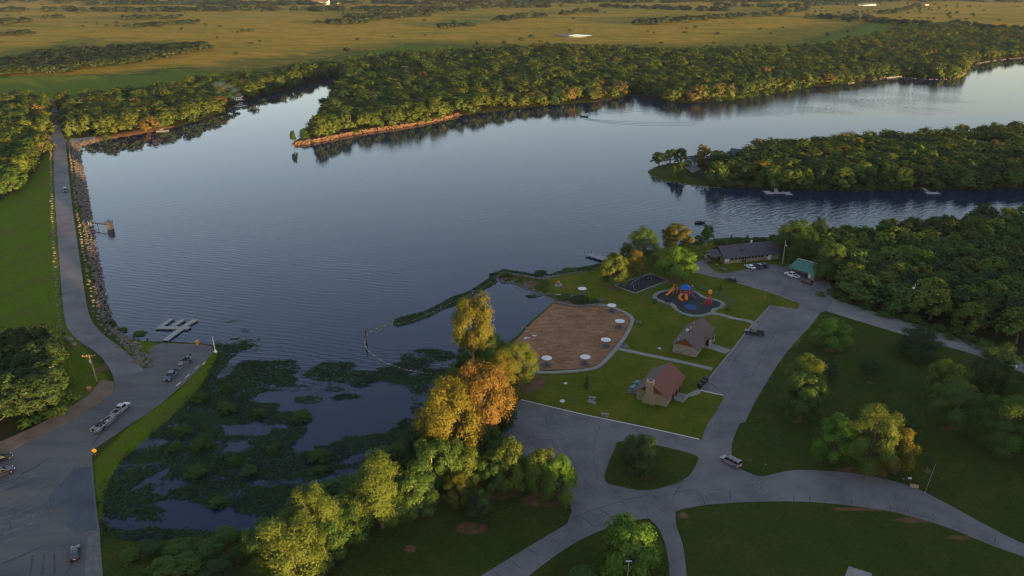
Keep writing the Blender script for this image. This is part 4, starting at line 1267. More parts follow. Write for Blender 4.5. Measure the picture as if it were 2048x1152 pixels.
ORD = ['', 'second ', 'third ', 'fourth ', 'fifth ', 'sixth ', 'seventh ', 'eighth ', 'ninth ', 'tenth ', 'eleventh ', 'twelfth ', 'thirteenth ', 'fourteenth ', 'fifteenth ', 'sixteenth ', 'seventeenth ', 'eighteenth ', 'nineteenth ', 'twentieth ']
LANDMARKS = {
 'east': [('the lamp pole', 1817, 610), ('the green roofed building', 1625, 550), ('the bushy cedar', 1834, 700), ('the gravel road end', 1950, 695), ('the right photo edge', 2050, 540), ('the lodge end', 1560, 515), ('the cove corner', 1680, 490), ('the cove end', 1930, 465), ('the road corner', 1690, 600)],
 'island': [('the small white dock', 1862, 382), ('the dock with arms', 1553, 382), ('the blue green roofed house', 1470, 315), ('the grey roofed house', 1965, 303), ('the spit tip lawn', 1390, 350), ('the right photo edge', 2045, 335)],
 'corner': [('the utility pole', 194, 762), ('the left photo edge', 2, 780), ('the dam road bend', 150, 690), ('the apron', 60, 870)],
 'west': [('the far road gap', 104, 225), ('the left photo edge', 2, 270), ('the reddish swim dock', 325, 262), ('the white house', 480, 200)],
 'north': [('the rocky point', 590, 290), ('the far shore', 1000, 222)], 'gully': [('the gully', 100, 130)]}
WNAME = {'east': 'dark wood', 'island': 'wooded spit', 'corner': 'dam thicket', 'west': 'wood past the dam', 'north': 'far shore wood', 'gully': 'pasture gully'}
buckets = {}
for o_, desc, wn_, where in LABELQ:
    best = None
    for nm_, lx, ly in LANDMARKS[wn_]:
        g_ = G(lx, ly, 1.0); d_ = math.hypot(g_.x - o_.location.x, g_.y - o_.location.y)
        if best is None or d_ < best[0]: best = (d_, nm_)
    buckets.setdefault((desc, wn_, best[1]), []).append((best[0], o_))
for (desc, wn_, nm_), lst in buckets.items():
    lst.sort(key=lambda t_: t_[0])
    for k, (d_, o_) in enumerate(lst):
        o_['label'] = '%s of the %s, %s' % (desc, WNAME[wn_], ('near ' + nm_) if len(lst) == 1 else '%s from %s' % ((ORD[k].strip() or 'first'), nm_))

# --- every further tree, joined into one mass per the 300 limit
def mass(name, items, nq, leaf, mat, forms=('round', 'spread', 'oval'), seed=5):
    """items: x, y, z, height, width. One object: its points carry copies of a few crowns through geometry nodes."""
    r = np.random.default_rng(seed)
    src = bpy.data.collections.new(name + '_crowns')
    for k in range(8):
        V, F, s_, lob = crown_np(300 + k + seed, forms[k % len(forms)], nq, leaf, nl=13, jit=0.24)
        me = mesh_np('crown', V, F, mat, attrs={'spray': ('FACE', s_)})
        COL.objects.unlink(me); src.objects.link(me)
    n = len(items)
    it = np.array(items, float)
    me = bpy.data.meshes.new(name)
    me.vertices.add(n); me.vertices.foreach_set('co', np.ascontiguousarray(it[:, :3], np.float32).ravel())
    at = me.attributes.new('size', 'FLOAT_VECTOR', 'POINT')
    at.data.foreach_set('vector', np.column_stack([it[:, 4] / 8, it[:, 4] / 8, it[:, 3] / 10]).astype(np.float32).ravel())
    at = me.attributes.new('turn', 'FLOAT_VECTOR', 'POINT')
    at.data.foreach_set('vector', np.column_stack([np.zeros(n), np.zeros(n), r.uniform(0, 6.28, n)]).astype(np.float32).ravel())
    at = me.attributes.new('which', 'INT', 'POINT'); at.data.foreach_set('value', r.integers(0, 8, n).astype(np.int32))
    me.materials.append(mat)
    o = bpy.data.objects.new(name, me); COL.objects.link(o)
    ng = bpy.data.node_groups.new(name + '_scatter', 'GeometryNodeTree')
    ng.interface.new_socket('Geometry', in_out='INPUT', socket_type='NodeSocketGeometry')
    ng.interface.new_socket('Geometry', in_out='OUTPUT', socket_type='NodeSocketGeometry')
    N = ng.nodes.new; Lk = ng.links.new
    gi_, go_ = N('NodeGroupInput'), N('NodeGroupOutput')
    ci = N('GeometryNodeCollectionInfo'); ci.inputs['Collection'].default_value = src; ci.inputs['Separate Children'].default_value = True; ci.inputs['Reset Children'].default_value = True
    ip = N('GeometryNodeInstanceOnPoints'); ip.inputs['Pick Instance'].default_value = True
    def named(nm_, ty):
        q = N('GeometryNodeInputNamedAttribute'); q.data_type = ty; q.inputs['Name'].default_value = nm_; return q.outputs['Attribute']
    Lk(gi_.outputs[0], ip.inputs['Points']); Lk(ci.outputs[0], ip.inputs['Instance'])
    Lk(named('which', 'INT'), ip.inputs['Instance Index']); Lk(named('size', 'FLOAT_VECTOR'), ip.inputs['Scale'])
    er = N('FunctionNodeEulerToRotation'); Lk(named('turn', 'FLOAT_VECTOR'), er.inputs[0]); Lk(er.outputs[0], ip.inputs['Rotation'])
    Lk(ip.outputs[0], go_.inputs[0])
    o.modifiers.new('scatter', 'NODES').node_group = ng
    return tag(o, kind='stuff')
ni = [(WOODS[i][0], WOODS[i][1], wz[i] - 0.4, WOODS[i][2], WOODS[i][3]) for i in rest if inframe[i] and WOODS[i][4] != 'gully']
mass('forest', ni, 800, 1.15, M['leaf_far'])
# hedgerows and copses far out in the pasture
far_items = []
r = np.random.default_rng(8)
def row(px, n, h, w, jit=6):
    p = spline(px, 12)
    idx = np.linspace(0, len(p) - 1, n)
    for t in idx:
        i = min(int(t), len(p) - 2); f = t - i
        q = p[i] * (1 - f) + p[i + 1] * f
        g = hz(float(q[0]), float(q[1]))
        far_items.append((g.x + r.normal() * jit, g.y + r.normal() * jit, 0, h * r.uniform(0.7, 1.2), w * r.uniform(0.7, 1.3)))
row([(655, 49), (690, 48), (740, 42), (800, 36), (850, 32)], 60, 9, 14, 8)
row([(700, 36), (780, 30), (860, 25), (940, 21)], 60, 10, 14, 10)
row([(740, 22), (860, 19), (1000, 16), (1100, 15)], 60, 10, 18, 12)
row([(1000, 42), (1030, 38), (1085, 34)], 24, 9, 14, 8)
row([(885, 57), (905, 53), (940, 51)], 12, 8, 14, 6)
row([(1125, 30), (1150, 27), (1190, 24)], 20, 9, 14, 8)
row([(1200, 14), (1300, 18), (1400, 21), (1440, 22)], 50, 10, 16, 10)
row([(1275, 50), (1310, 48), (1360, 44), (1420, 38), (1500, 34), (1570, 28), (1610, 20)], 70, 10, 16, 8)
row([(1440, 12), (1520, 15), (1600, 14), (1680, 8), (1760, 4)], 50, 11, 18, 12)
row([(1625, 36), (1700, 40), (1780, 47), (1860, 54), (1910, 60)], 60, 10, 15, 9)
row([(1760, 28), (1800, 24), (1840, 12)], 22, 9, 14, 7)
row([(1920, 52), (1980, 62), (2060, 70), (2200, 78)], 60, 11, 15, 14)
row([(250, 40), (300, 38), (355, 37)], 26, 8, 15, 8)
row([(275, 55), (320, 51), (395, 46)], 22, 7, 14, 8)
row([(0, 48), (25, 46), (48, 45)], 18, 9, 17, 8)
row([(95, 37), (115, 36), (132, 36)], 8, 7, 14, 4)
row([(0, 72), (12, 70), (40, 70), (58, 68)], 9, 6, 14, 6)
row([(130, 22), (300, 23), (450, 21), (640, 22), (760, 20)], 150, 10, 20, 26)
row([(0, 22), (20, 23), (40, 22)], 16, 9, 18, 10)
row([(200, 10), (400, 9), (560, 10), (700, 8), (950, 9)], 150, 11, 30, 50)
row([(1000, 6), (1200, 5), (1400, 4), (1600, 3), (1800, 2), (2048, 2)], 150, 12, 34, 60)
row([(-100, 2), (300, 1), (600, -2), (900, 0), (1300, -2), (1700, -4), (2200, -5)], 200, 14, 50, 90)
for k in range(150):
    x = r.uniform(0, 2048); y = 2 + 110 * r.random() ** 1.6
    g = hz(x, y)
    if sdf(np.array([[g.x, g.y]]), LAKE)[0] < -30:
        far_items.append((g.x, g.y, 0, r.uniform(2.5, 6), r.uniform(4, 9)))
for k in range(70):
    g = hz(r.uniform(1620, 1960), r.uniform(8, 40))
    far_items.append((g.x, g.y, 0, r.uniform(3, 6), r.uniform(4, 9)))
fz = land_h(np.array([[a[0], a[1]] for a in far_items]))
far_items = [(a[0], a[1], fz[i] - 0.5, a[3], a[4]) for i, a in enumerate(far_items)]
gul = [(WOODS[i][0], WOODS[i][1], wz[i] - 0.5, WOODS[i][2], WOODS[i][3]) for i in rest if WOODS[i][4] == 'gully']
mass('pasture_hedgerows', far_items + gul, 260, 2.0, M['leaf_hedge'], seed=9)
# undergrowth where the woods meet the water and the road
ug = []
WH = hz(480, 203)
def fringe(px, z, step, h, w, jit=1.5):
    p = spline(GA(px, z), 8)
    L = np.concatenate([[0], np.cumsum(np.hypot(*np.diff(p, axis=0).T))])
    for t in np.arange(0, L[-1], step):
        x = np.interp(t, L, p[:, 0]) + r.normal() * jit; y = np.interp(t, L, p[:, 1]) + r.normal() * jit
        if sdf(np.array([[x, y]]), LAKE)[0] > -0.3: continue
        if math.hypot(x - WH.x, y - WH.y) < 17: continue
        ug.append((x, y, 0.4, h * r.uniform(0.6, 1.3), w * r.uniform(0.7, 1.3)))
fringe([(1420, 369), (1480, 371), (1560, 373), (1700, 379), (1850, 375), (1950, 375), (2048, 372), (2200, 373)], 1, 2.2, 3.6, 5.0)
fringe([(1372, 330), (1420, 322), (1500, 312), (1700, 297), (1850, 287), (2048, 271)], 1, 3.5, 4, 5.5)
fringe([(1648, 588), (1690, 600), (1760, 625), (1880, 662), (2010, 708), (2100, 740)], 1, 2.2, 2.4, 3.6)
fringe([(600, 287), (660, 277), (720, 264), (800, 252), (900, 233), (1000, 219), (1100, 208), (1200, 201), (1260, 190), (1310, 196), (1350, 203), (1420, 202), (1510, 190), (1600, 175), (1690, 165), (1760, 155), (1810, 148), (1910, 154)], 2, 3.6, 4.5, 7, 3)
fringe([(205, 276), (260, 268), (330, 256), (400, 238), (440, 223), (480, 204), (520, 189), (590, 169), (640, 156)], 2, 3.6, 4, 7, 3)
fringe([(684, 168), (672, 186), (660, 206), (645, 232), (630, 256), (608, 275)], 2, 3.0, 5, 7, 2)
fringe([(100, 716), (118, 745), (126, 790), (116, 832), (64, 866)], 0, 2.0, 2.4, 3.4)
fringe([(560, 1060), (640, 990), (700, 985), (760, 925), (820, 890), (870, 840), (890, 770), (940, 735), (1000, 705)], 1, 1.6, 3.2, 4.2, 1.2)
uz = land_h(np.array([[a[0], a[1]] for a in ug]))
mass('undergrowth', [(a[0], a[1], uz[i] - 0.3, a[3], a[4]) for i, a in enumerate(ug)], 420, 1.1, M['leaf_green'], forms=('mound', 'round'), seed=31)
# unseen wooded ridge added right of and behind the camera to shade the park
RID = (90.0, -60.0); RT = (0.735, 0.678)
def rid_h(x, y):
    t = (x - RID[0]) * RT[0] + (y - RID[1]) * RT[1]
    n_ = (x - RID[0]) * RT[1] - (y - RID[1]) * RT[0]
    return (5.5 + 6.5 * smooth(-40, 330, t) * smooth(560, 460, t)) * np.exp(-((n_ - 30) / 60.0) ** 2)
tt, qq = np.meshgrid(np.linspace(-220, 620, 40), np.linspace(-100, 170, 24))
hx = RID[0] + tt.ravel() * RT[0] + qq.ravel() * RT[1]; hy = RID[1] + tt.ravel() * RT[1] - qq.ravel() * RT[0]
gi2 = np.arange(40 * 24).reshape(24, 40)
hillF = np.stack([gi2[:-1, :-1].ravel(), gi2[1:, :-1].ravel(), gi2[1:, 1:].ravel(), gi2[:-1, 1:].ravel()], 1)
tag(mesh_np('shade_hill', np.column_stack([hx, hy, rid_h(hx, hy) - 0.5]), hillF, M['ground'], smooth_=True), kind='structure')
out = []
for t0 in np.arange(-210, 560, 7.0):
    for q0 in np.arange(-5, 75, 9.0):
        t1 = t0 + r.uniform(-3, 3); q1 = q0 + r.uniform(-4, 4)
        x = RID[0] + t1 * RT[0] + q1 * RT[1]; y = RID[1] + t1 * RT[1] - q1 * RT[0]
        out.append((x, y, float(rid_h(np.array(x), np.array(y))), r.uniform(9, 13.5), r.uniform(9, 13)))
mass('shade_wood', out, 300, 1.7, M['leaf_dark'], seed=12)

# --- shrubs on the waterline and in the marsh
SHRUBS = [(402, 800, 30, 18), (411, 886, 30, 22), (447, 818, 26, 18), (405, 896, 34, 26), (500, 948, 38, 16), (458, 826, 28, 20), (602, 838, 34, 18), (520, 832, 30, 16), (395, 950, 40, 20), (365, 865, 30, 18), (436, 1010, 34, 16), (640, 918, 40, 18), (470, 925, 26, 14), (545, 905, 26, 14), (350, 900, 28, 14), (455, 780, 22, 16), (555, 895, 20, 12), (640, 945, 24, 14)]
for i, (x, y, w, h) in enumerate(SHRUBS):
    tree_px(x, y, y - h * 0.8, w * 1.15, ['mound', 'loose', 'spread'][i % 3], 1 + i % 6, 'mid', 'leaf_marsh', 'rounded light green shrub growing out of the marsh weeds', group='shrubs in the marsh', name='marsh_shrub', cat='shrub', trunk=False)
BUSH = [(226, 652, 638, 14), (245, 664, 656, 20), (280, 676, 670, 26), (1080, 556, 550, 26), (1140, 546, 537, 34), (1175, 541, 533, 28), (1205, 541, 533, 22), (1012, 553, 545, 26), (1130, 598, 588, 34), (1160, 602, 592, 36), (1188, 606, 597, 24), (1480, 484, 476, 30), (1520, 484, 476, 34), (1440, 488, 480, 26), (1550, 480, 470, 28), (478, 1120, 1096, 34), (420, 1110, 1085, 60), (360, 1105, 1085, 60), (300, 1105, 1088, 50), (450, 1080, 1062, 56), (380, 1135, 1110, 60), (520, 1090, 1066, 50), (260, 1120, 1100, 40), (330, 1145, 1122, 60), (440, 1150, 1122, 60), (1165, 1170, 1136, 66)]
for i, (x, y, top, w) in enumerate(BUSH):
    lab = ('green bush on the waterline at the near end of the dam' if x < 300 and y < 700 else 'low green bush on the rocky jetty shore' if y < 560 and x < 1300 else 'leafy planting above the stone wall of the beach' if y < 610 and x < 1300 else
           'low green bush on the shore behind the lodge' if y < 500 else 'pale flowering bush in the thicket by the lower lot' if x == 478 else 'low bush beside the mounded willow at the bottom edge' if x > 1000 else 'dark green bush in the thicket between the marsh and the lower lot')
    grp = None if x in (478, 1165) else lab.replace('bush', 'bushes')
    tree_px(x, y, top, w, 'mound', 1 + i % 6, 'mid', 'leaf_green' if i % 3 else 'leaf_dark', lab, group=grp, name='bush', cat='bush', trunk=False)

def rank(group, px, what):
    """Give alike plants of a group their own label by their order from a landmark."""
    g_ = G(px[0], px[1], 1.0)
    lst = sorted([t_ for t_ in TREES if t_.get('group') == group], key=lambda t_: math.hypot(t_.location.x - g_.x, t_.location.y - g_.y))
    for k, t_ in enumerate(lst): t_['label'] = '%s, %s from %s' % (t_['label'], (ORD[k].strip() or 'first'), what)
for t_ in TREES:
    if t_.get('group') == 'shrubs in the marsh': t_['label'] = 'rounded light green shrub in the marsh weeds'
    if t_['label'].startswith('dark green bush in the thicket'): t_['label'] = 'dark green bush between the marsh and lower lot'
    if t_['label'].startswith('green bush on the waterline'): t_['label'] = 'green bush on the waterline at the dam near end'
rank('shrubs in the marsh', (191, 905), 'the orange sign')
rank('dark green bushes in the thicket between the marsh and the lower lot', (206, 1100), 'the lot edge')
rank('green bushes on the waterline at the near end of the dam', (205, 600), 'the dam road')
rank('low green bushes on the rocky jetty shore', (990, 550), 'the jetty tip')
rank('leafy planting above the stone wall of the beach', (1105, 590), 'the water')
rank('low green bushes on the shore behind the lodge', (1430, 485), 'the left end')
# ------------------------------------------------------------------ stones
def rock_np(seed):
    r = np.random.default_rng(seed)
    v = np.array([(x, y, z) for z in (-0.5, 0.5) for x, y in ((-.5, -.5), (.5, -.5), (.5, .5), (-.5, .5))], float)
    v = np.vstack([v, [[0, 0, 0.62], [0.6, 0, 0], [-0.6, 0, 0.05], [0, 0.6, 0], [0, -0.6, 0.02]]])
    v = v * r.uniform(0.7, 1.15, v.shape)
    f = [(4, 5, 8), (5, 6, 8), (6, 7, 8), (7, 4, 8), (1, 2, 9), (2, 6, 9), (6, 5, 9), (5, 1, 9), (3, 0, 10), (0, 4, 10), (4, 7, 10), (7, 3, 10), (2, 3, 11), (3, 7, 11), (7, 6, 11), (6, 2, 11), (0, 1, 12), (1, 5, 12), (5, 4, 12), (4, 0, 12)]
    return v, np.array(f)
ROCKS = [rock_np(k) for k in range(8)]
def rocks_mass(name, items, mat, flat=0.7, seed=3):
    r = np.random.default_rng(seed)
    VV = []; FF = []; o = 0
    for x, y, z, s in items:
        v, f = ROCKS[r.integers(0, 8)]
        a = r.uniform(0, 6.28); ca, sa = math.cos(a), math.sin(a)
        sc = s * r.uniform(0.7, 1.3, 3) * np.array([1, 1, flat])
        w = v * sc
        VV.append(np.column_stack([w[:, 0] * ca - w[:, 1] * sa + x, w[:, 0] * sa + w[:, 1] * ca + y, w[:, 2] + z]))
        FF.append(f + o); o += len(v)
    return tag(mesh_np(name, np.concatenate(VV), np.concatenate(FF), mat), kind='stuff')
r = np.random.default_rng(77)
# riprap on the lake face of the dam, from the road shoulder down into the water
cand = []
mn, mx = DR.min(0) - 2, DR.max(0) + 14
gx = r.uniform(mn[0], mx[0] + 12, 90000); gy = r.uniform(mn[1], mx[1], 90000)
Q = np.stack([gx, gy], 1)
rd = seg_dist(Q, DR, False); ins = inside(Q, np.vstack([DL, DR[::-1]]))
ll = sdf(Q, LAKE)
k = (~ins) & (rd > 2.4 + 0.9 * vnoise(gx / 6, gy / 6, 4)) & (rd < 22) & (ll < 1.4) & (ll > -9) & (PIX(gx, gy, 2.0)[1] < 668) & (gx > np.interp(gy, DR[::-1, 1], DR[::-1, 0]))
Q = Q[k][:12000]
zz = land_h(Q)
rocks_mass('riprap', [(Q[i, 0], Q[i, 1], zz[i] + 0.10, r.uniform(0.45, 0.95)) for i in range(len(Q))], M['riprap'])
# rock along the jetty, the beach bank and the near end of the dam
items = []
for px, n, w, s in (([(990, 551), (1030, 566), (1060, 578), (1090, 590), (1107, 595)], 170, 1.5, 0.7), ([(995, 547), (1050, 552), (1085, 558), (1110, 552), (1150, 545), (1190, 538), (1230, 527)], 170, 1.2, 0.7),
                    ([(228, 660), (262, 690), (288, 728), (293, 736)], 170, 2.4, 0.8), ([(1112, 600), (1135, 605), (1160, 609), (1182, 607), (1203, 603)], 70, 0.8, 0.8), ([(1300, 350), (1330, 361), (1390, 370), (1450, 374)], 80, 1.0, 0.8),
                    ([(1300, 345), (1310, 335), (1340, 327)], 40, 1.0, 0.8), ([(1740, 160), (1790, 153), (1850, 158), (1905, 156), (1928, 146)], 90, 2, 1.4), ([(1950, 127), (1985, 121), (2048, 114)], 80, 2.5, 2.0)):
    p = spline(GA(px, 0.5), 10)
    L = np.concatenate([[0], np.cumsum(np.hypot(*np.diff(p, axis=0).T))])
    for t in r.uniform(0, L[-1], n):
        x = np.interp(t, L, p[:, 0]) + r.normal() * w * 0.6; y = np.interp(t, L, p[:, 1]) + r.normal() * w * 0.6
        items.append((x, y, s * r.uniform(0.5, 1.4)))
zz = land_h(np.array([[a[0], a[1]] for a in items]))
rocks_mass('shore_rocks', [(a[0], a[1], max(zz[i], -0.25) + 0.1, a[2]) for i, a in enumerate(items)], M['boulder'], 0.6)
# broken ledge of the sunlit rocky point
items = []
p = spline(GA([(589, 291.5), (640, 283.5), (720, 267.5), (780, 258.5), (850, 247.5), (920, 231.5)], 0), 10)
L = np.concatenate([[0], np.cumsum(np.hypot(*np.diff(p, axis=0).T))])
for t in r.uniform(0, L[-1], 560):
    u = r.random()
    x = np.interp(t, L, p[:, 0]) - 0.6 * u * 2.6 + r.normal() * 0.4; y = np.interp(t, L, p[:, 1]) + 0.7 * u * 2.6 + r.normal() * 0.4
    items.append((x, y, r.uniform(0.5, 1.3)))
zz = land_h(np.array([[a[0], a[1]] for a in items]))
rocks_mass('cliff_rocks', [(a[0], a[1], max(zz[i], -0.2), a[2]) for i, a in enumerate(items)], M['cliff'], 0.75, 9)

# boulders set in rows along both shoulders of the dam road
def boulder_row(line, side, n, lab, grp, t0=0.0, t1=1.0):
    p = np.asarray(line); L = np.concatenate([[0], np.cumsum(np.hypot(*np.diff(p, axis=0).T))])
    d = np.gradient(p, axis=0); d /= np.hypot(d[:, 0], d[:, 1])[:, None]
    for i in range(n):
        t = (t0 + (t1 - t0) * (i + RND.uniform(0.1, 0.9)) / n) * L[-1]
        x = np.interp(t, L, p[:, 0]); y = np.interp(t, L, p[:, 1])
        nx = -np.interp(t, L, d[:, 1]); ny = np.interp(t, L, d[:, 0])
        off = side * RND.uniform(1.2, 2.0)
        x += nx * off; y += ny * off
        z = float(land_h(np.array([[x, y]]))[0])
        o = bpy.data.objects.new('boulder', BOULDERS[i % 6]); COL.objects.link(o)
        s = RND.uniform(0.5, 0.92)
        o.location = (x, y, z + 0.15 * s); o.rotation_euler = (0, 0, RND.uniform(0, 6.28)); o.scale = (s * 1.15, s, s * 0.75)
        tag(o, lab, 'boulder', grp)
BOULDERS = []
for k in range(6):
    v, f = ROCKS[k]
    o = mesh_np('boulder', v, f, M['boulder']); BOULDERS.append(o.data); bpy.data.objects.remove(o)
boulder_row(DL, -1, 92, 'pale boulder in the row along the grassy side of the dam road', 'boulders along the grassy side of the dam road', 0.0, 0.88)
boulder_row(DR, 1, 92, 'pale boulder in the row along the lake side of the dam road', 'boulders along the lake side of the dam road', 0.02, 0.95)
for x, y, s, lab in ((140, 682, 1.7, 'large pale boulder left of the bend in the dam road'), (147, 690, 1.5, 'pale boulder just below the largest one at the road bend'), (133, 678, 1.2, 'smaller pale boulder above the largest one at the road bend'), (178, 779, 1.6, None)):
    q = hz(x, y)
    if lab is None:
        root = thing('tree_stump', 'rusty brown tree stump on the lawn below the utility pole', 'stump', q)
        mb = MB(); mb.lathe([(0.95, -0.2), (0.75, 0.15), (0.62, 0.5), (0.6, 0.75)], 12); mb.build('stump_wood', M['rust'], root)
        mb = MB(); mb.lathe([(0.55, 0.752), (0.5, 0.78)], 12); mb.build('cut_face', M['wood_pole'], root)
    else:
        o = bpy.data.objects.new('boulder', BOULDERS[int(s * 10) % 6]); COL.objects.link(o); o.location = q + Vector((0, 0, 0.3)); o.scale = (s, s * 0.9, s * 0.75); tag(o, lab, 'boulder')

# ------------------------------------------------------------------ water plants
def inpoly_px(X, Y, px): return inside(np.stack([X, Y], 1), np.asarray(px, float))
def ell(X, Y, cx, cy, a, b, rot=0.0):
    c, s = math.cos(rot), math.sin(rot)
    u = ((X - cx) * c + (Y - cy) * s) / a; v = (-(X - cx) * s + (Y - cy) * c) / b
    return u * u + v * v
def weed_density(X, Y, wx, wy):
    n1 = fbm(wx / 7, wy / 3.6, 41, 4); n2 = fbm(wx / 3.0, wy / 1.8, 51, 3)
    nn = n1 * 0.7 + n2 * 0.3
    W1 = [(425, 702), (440, 692), (490, 684), (503, 694), (486, 708), (470, 722), (520, 714), (595, 733), (577, 762), (536, 773), (518, 795), (485, 806), (540, 803), (622, 832), (600, 850), (545, 851), (500, 857), (450, 858), (455, 872), (515, 872), (550, 858), (606, 860), (596, 880), (584, 899), (680, 886), (760, 862), (850, 830), (880, 800), (900, 830), (860, 890), (740, 930), (620, 1000), (560, 1060), (300, 1110), (200, 1080), (190, 1000), (250, 900), (360, 800)]
    wob = (fbm(wx / 4.5, wy / 2.6, 141, 4) - 0.5)
    d = 1.05 * smooth(-9, 9, sdf(np.stack([X, Y], 1), np.asarray(W1, float)) + wob * 46)
    wisp = smooth(0.54, 0.66, fbm(wx / 11 + 3, wy / 3.4, 195, 4)) * smooth(770, 880, Y + 0.25 * (420 - X))
    d = d * (1 - 0.55 * wisp)
    for e in ((665, 735, 46, 12, -0.1), (640, 775, 48, 12, 0), (735, 757, 130, 17, 0.05), (820, 742, 70, 20, -0.1), (858, 735, 60, 34, 0.1), (872, 708, 46, 9, 0.1), (690, 795, 30, 7, 0), (620, 800, 30, 8, 0), (560, 770, 46, 14, 0.2), (860, 790, 40, 60, 0.3)):
        d = np.maximum(d, 0.62 * smooth(1.5, 0.6, ell(X, Y, *e)))
    p = np.stack([X, Y], 1)
    b = seg_dist(p, np.array([(795, 646), (850, 630), (900, 606), (945, 585), (985, 562)], float), False)
    d = np.maximum(d, 0.85 * smooth(11, 5, b))
    b = seg_dist(p, np.array([(985, 552), (1010, 545), (1050, 551), (1085, 556), (1110, 551), (1150, 543), (1200, 534)], float), False)
    d = np.maximum(d, 0.8 * smooth(9, 4, b))
    d = np.maximum(d, 0.6 * smooth(1.3, 0.5, ell(X, Y, 1066, 592, 16, 4)))
    b = seg_dist(p, np.array([(222, 648), (250, 668), (290, 678)], float), False)
    d = np.maximum(d, 0.6 * smooth(9, 4, b))
    b = seg_dist(p, np.array([(1400, 486), (1450, 481), (1550, 476)], float), False)
    d = np.maximum(d, 0.7 * smooth(7, 3, b))
    # open leads of water between the mats
    for e in ((430, 1040, 120, 22, 0.1), (360, 1012, 60, 12, 0.1), (730, 912, 50, 9, -0.3), (505, 1045, 60, 15, 0), (300, 960, 50, 7, -0.5), (460, 735, 44, 9, -0.75), (640, 962, 36, 7, -0.2), (330, 838, 46, 6, -0.7)):
        d = d * (1 - 0.9 * smooth(1.6, 0.3, ell(X, Y, *e) * (0.7 + 1.6 * (wob + 0.25))))
    return d, nn
def weeds(name, n, mat, leaf, lift, seed, thr, box):
    r = np.random.default_rng(seed)
    P0 = GA([(x, y) for x in (150, 1600) for y in (470, 1130)], 0)
    x = r.uniform(box[0], box[1], n); y = r.uniform(box[2], box[3], n)
    X, Y, _ = PIX(x, y, 0.0)
    d, nn = weed_density(X, Y, x, y)
    P = np.stack([x, y], 1)
    k = (nn + r.normal(size=n) * 0.05 < thr + 0.55 * (d - 0.5)) & (d > 0.02)
    x, y = x[k], y[k]
    k = sdf(np.stack([x, y], 1), LAKE) > -1.2
    x, y = x[k], y[k]; m = len(x)
    a = r.uniform(0, 6.28, m); t = r.normal(size=(m, 2)) * lift
    sz = leaf * r.uniform(0.5, 1.3, m)
    z = 0.02 + r.random(m) ** 2 * lift * 0.9
    nrm = np.column_stack([t[:, 0], t[:, 1], np.ones(m)]); nrm /= np.linalg.norm(nrm, axis=1)[:, None]
    ref = np.column_stack([np.cos(a), np.sin(a), np.zeros(m)])
    v = np.cross(nrm, ref); v /= np.linalg.norm(v, axis=1)[:, None]; u = np.cross(v, nrm)
    c = np.column_stack([x, y, z + sz * 0.15 * lift])
    A = u * (sz * 0.5)[:, None]; B = v * (sz * 0.36)[:, None]
    V = np.stack([c - A, c - B, c + A, c + B], 1).reshape(-1, 3)
    s = fbm(x / 5, y / 5, 61, 3)
    o = mesh_np(name, V, np.arange(4 * m).reshape(-1, 4), mat, attrs={'spray': ('FACE', np.clip(s * 0.8 + r.random(m) * 0.2, 0, 1)), 'treevar': ('FACE', vnoise(x / 9, y / 9, 71))})
    return tag(o, kind='stuff')
bx = GA([(190, 480), (1600, 480), (200, 1120), (1000, 1120)], 0)
M['weed_pale'] = leaf_mat('weed_pale', (0.050, 0.085, 0.040), (0.085, 0.120, 0.060), (0.10, 0.13, 0.07))
weeds('floating_weeds', 600000, M['weed'], 0.52, 0.16, 5, 0.52, (-112, 95, 120, 335))
weeds('reeds', 150000, M['weed'], 0.50, 0.65, 6, 0.40, (-112, 40, 125, 300))
# pale scum drifted against the left shore of the marsh
r = np.random.default_rng(15)
x = r.uniform(-112, -30, 60000); y = r.uniform(125, 250, 60000)
X, Y, _ = PIX(x, y, 0.0)
b = seg_dist(np.stack([X, Y], 1), np.array([(470, 700), (440, 740), (400, 790), (330, 850), (285, 900), (245, 960), (225, 1010)], float), False)
k = (b < 60) & (fbm(x / 6, y / 2.6, 91, 4) < 0.46 - b / 420) & (sdf(np.stack([x, y], 1), LAKE) > -0.5)
x, y = x[k], y[k]; m = len(x)
a = r.uniform(0, 6.28, m); sz = r.uniform(0.25, 0.6, m)
c = np.column_stack([x, y, np.full(m, 0.03) + r.random(m) * 0.05])
A = np.column_stack([np.cos(a), np.sin(a), np.zeros(m)]) * sz[:, None] * 0.5; B = np.column_stack([-np.sin(a), np.cos(a), np.zeros(m)]) * sz[:, None] * 0.4
tag(mesh_np('duckweed', np.stack([c - A, c - B, c + A, c + B], 1).reshape(-1, 3), np.arange(4 * m).reshape(-1, 4), M['weed_pale'], attrs={'spray': ('FACE', r.random(m))}), kind='stuff')

# ------------------------------------------------------------------ wear on the roads: cracks, tyre streaks
def strip_np(pts, w, z, jag, seed):
    r = random.Random(seed)
    p = np.asarray(pts, float)
    L = np.concatenate([[0], np.cumsum(np.hypot(*np.diff(p, axis=0).T))])
    n = max(3, int(L[-1] / 0.8))
    t = np.linspace(0, L[-1], n)
    x = np.interp(t, L, p[:, 0]) + np.array([r.gauss(0, jag) for _ in t]); y = np.interp(t, L, p[:, 1]) + np.array([r.gauss(0, jag) for _ in t])
    q = np.stack([x, y], 1)
    d = np.gradient(q, axis=0); d /= np.maximum(np.hypot(d[:, 0], d[:, 1])[:, None], 1e-6)
    nr = np.stack([-d[:, 1], d[:, 0]], 1)
    ww = np.array([w * r.uniform(0.5, 1.2) for _ in t]) / 2; ww[0] *= 0.3; ww[-1] *= 0.3
    a = q + nr * ww[:, None]; b = q - nr * ww[:, None]
    return [(*u, z) for u in a] + [(*u, z) for u in b], [(i, i + 1, n + i + 1, n + i) for i in range(n - 1)]
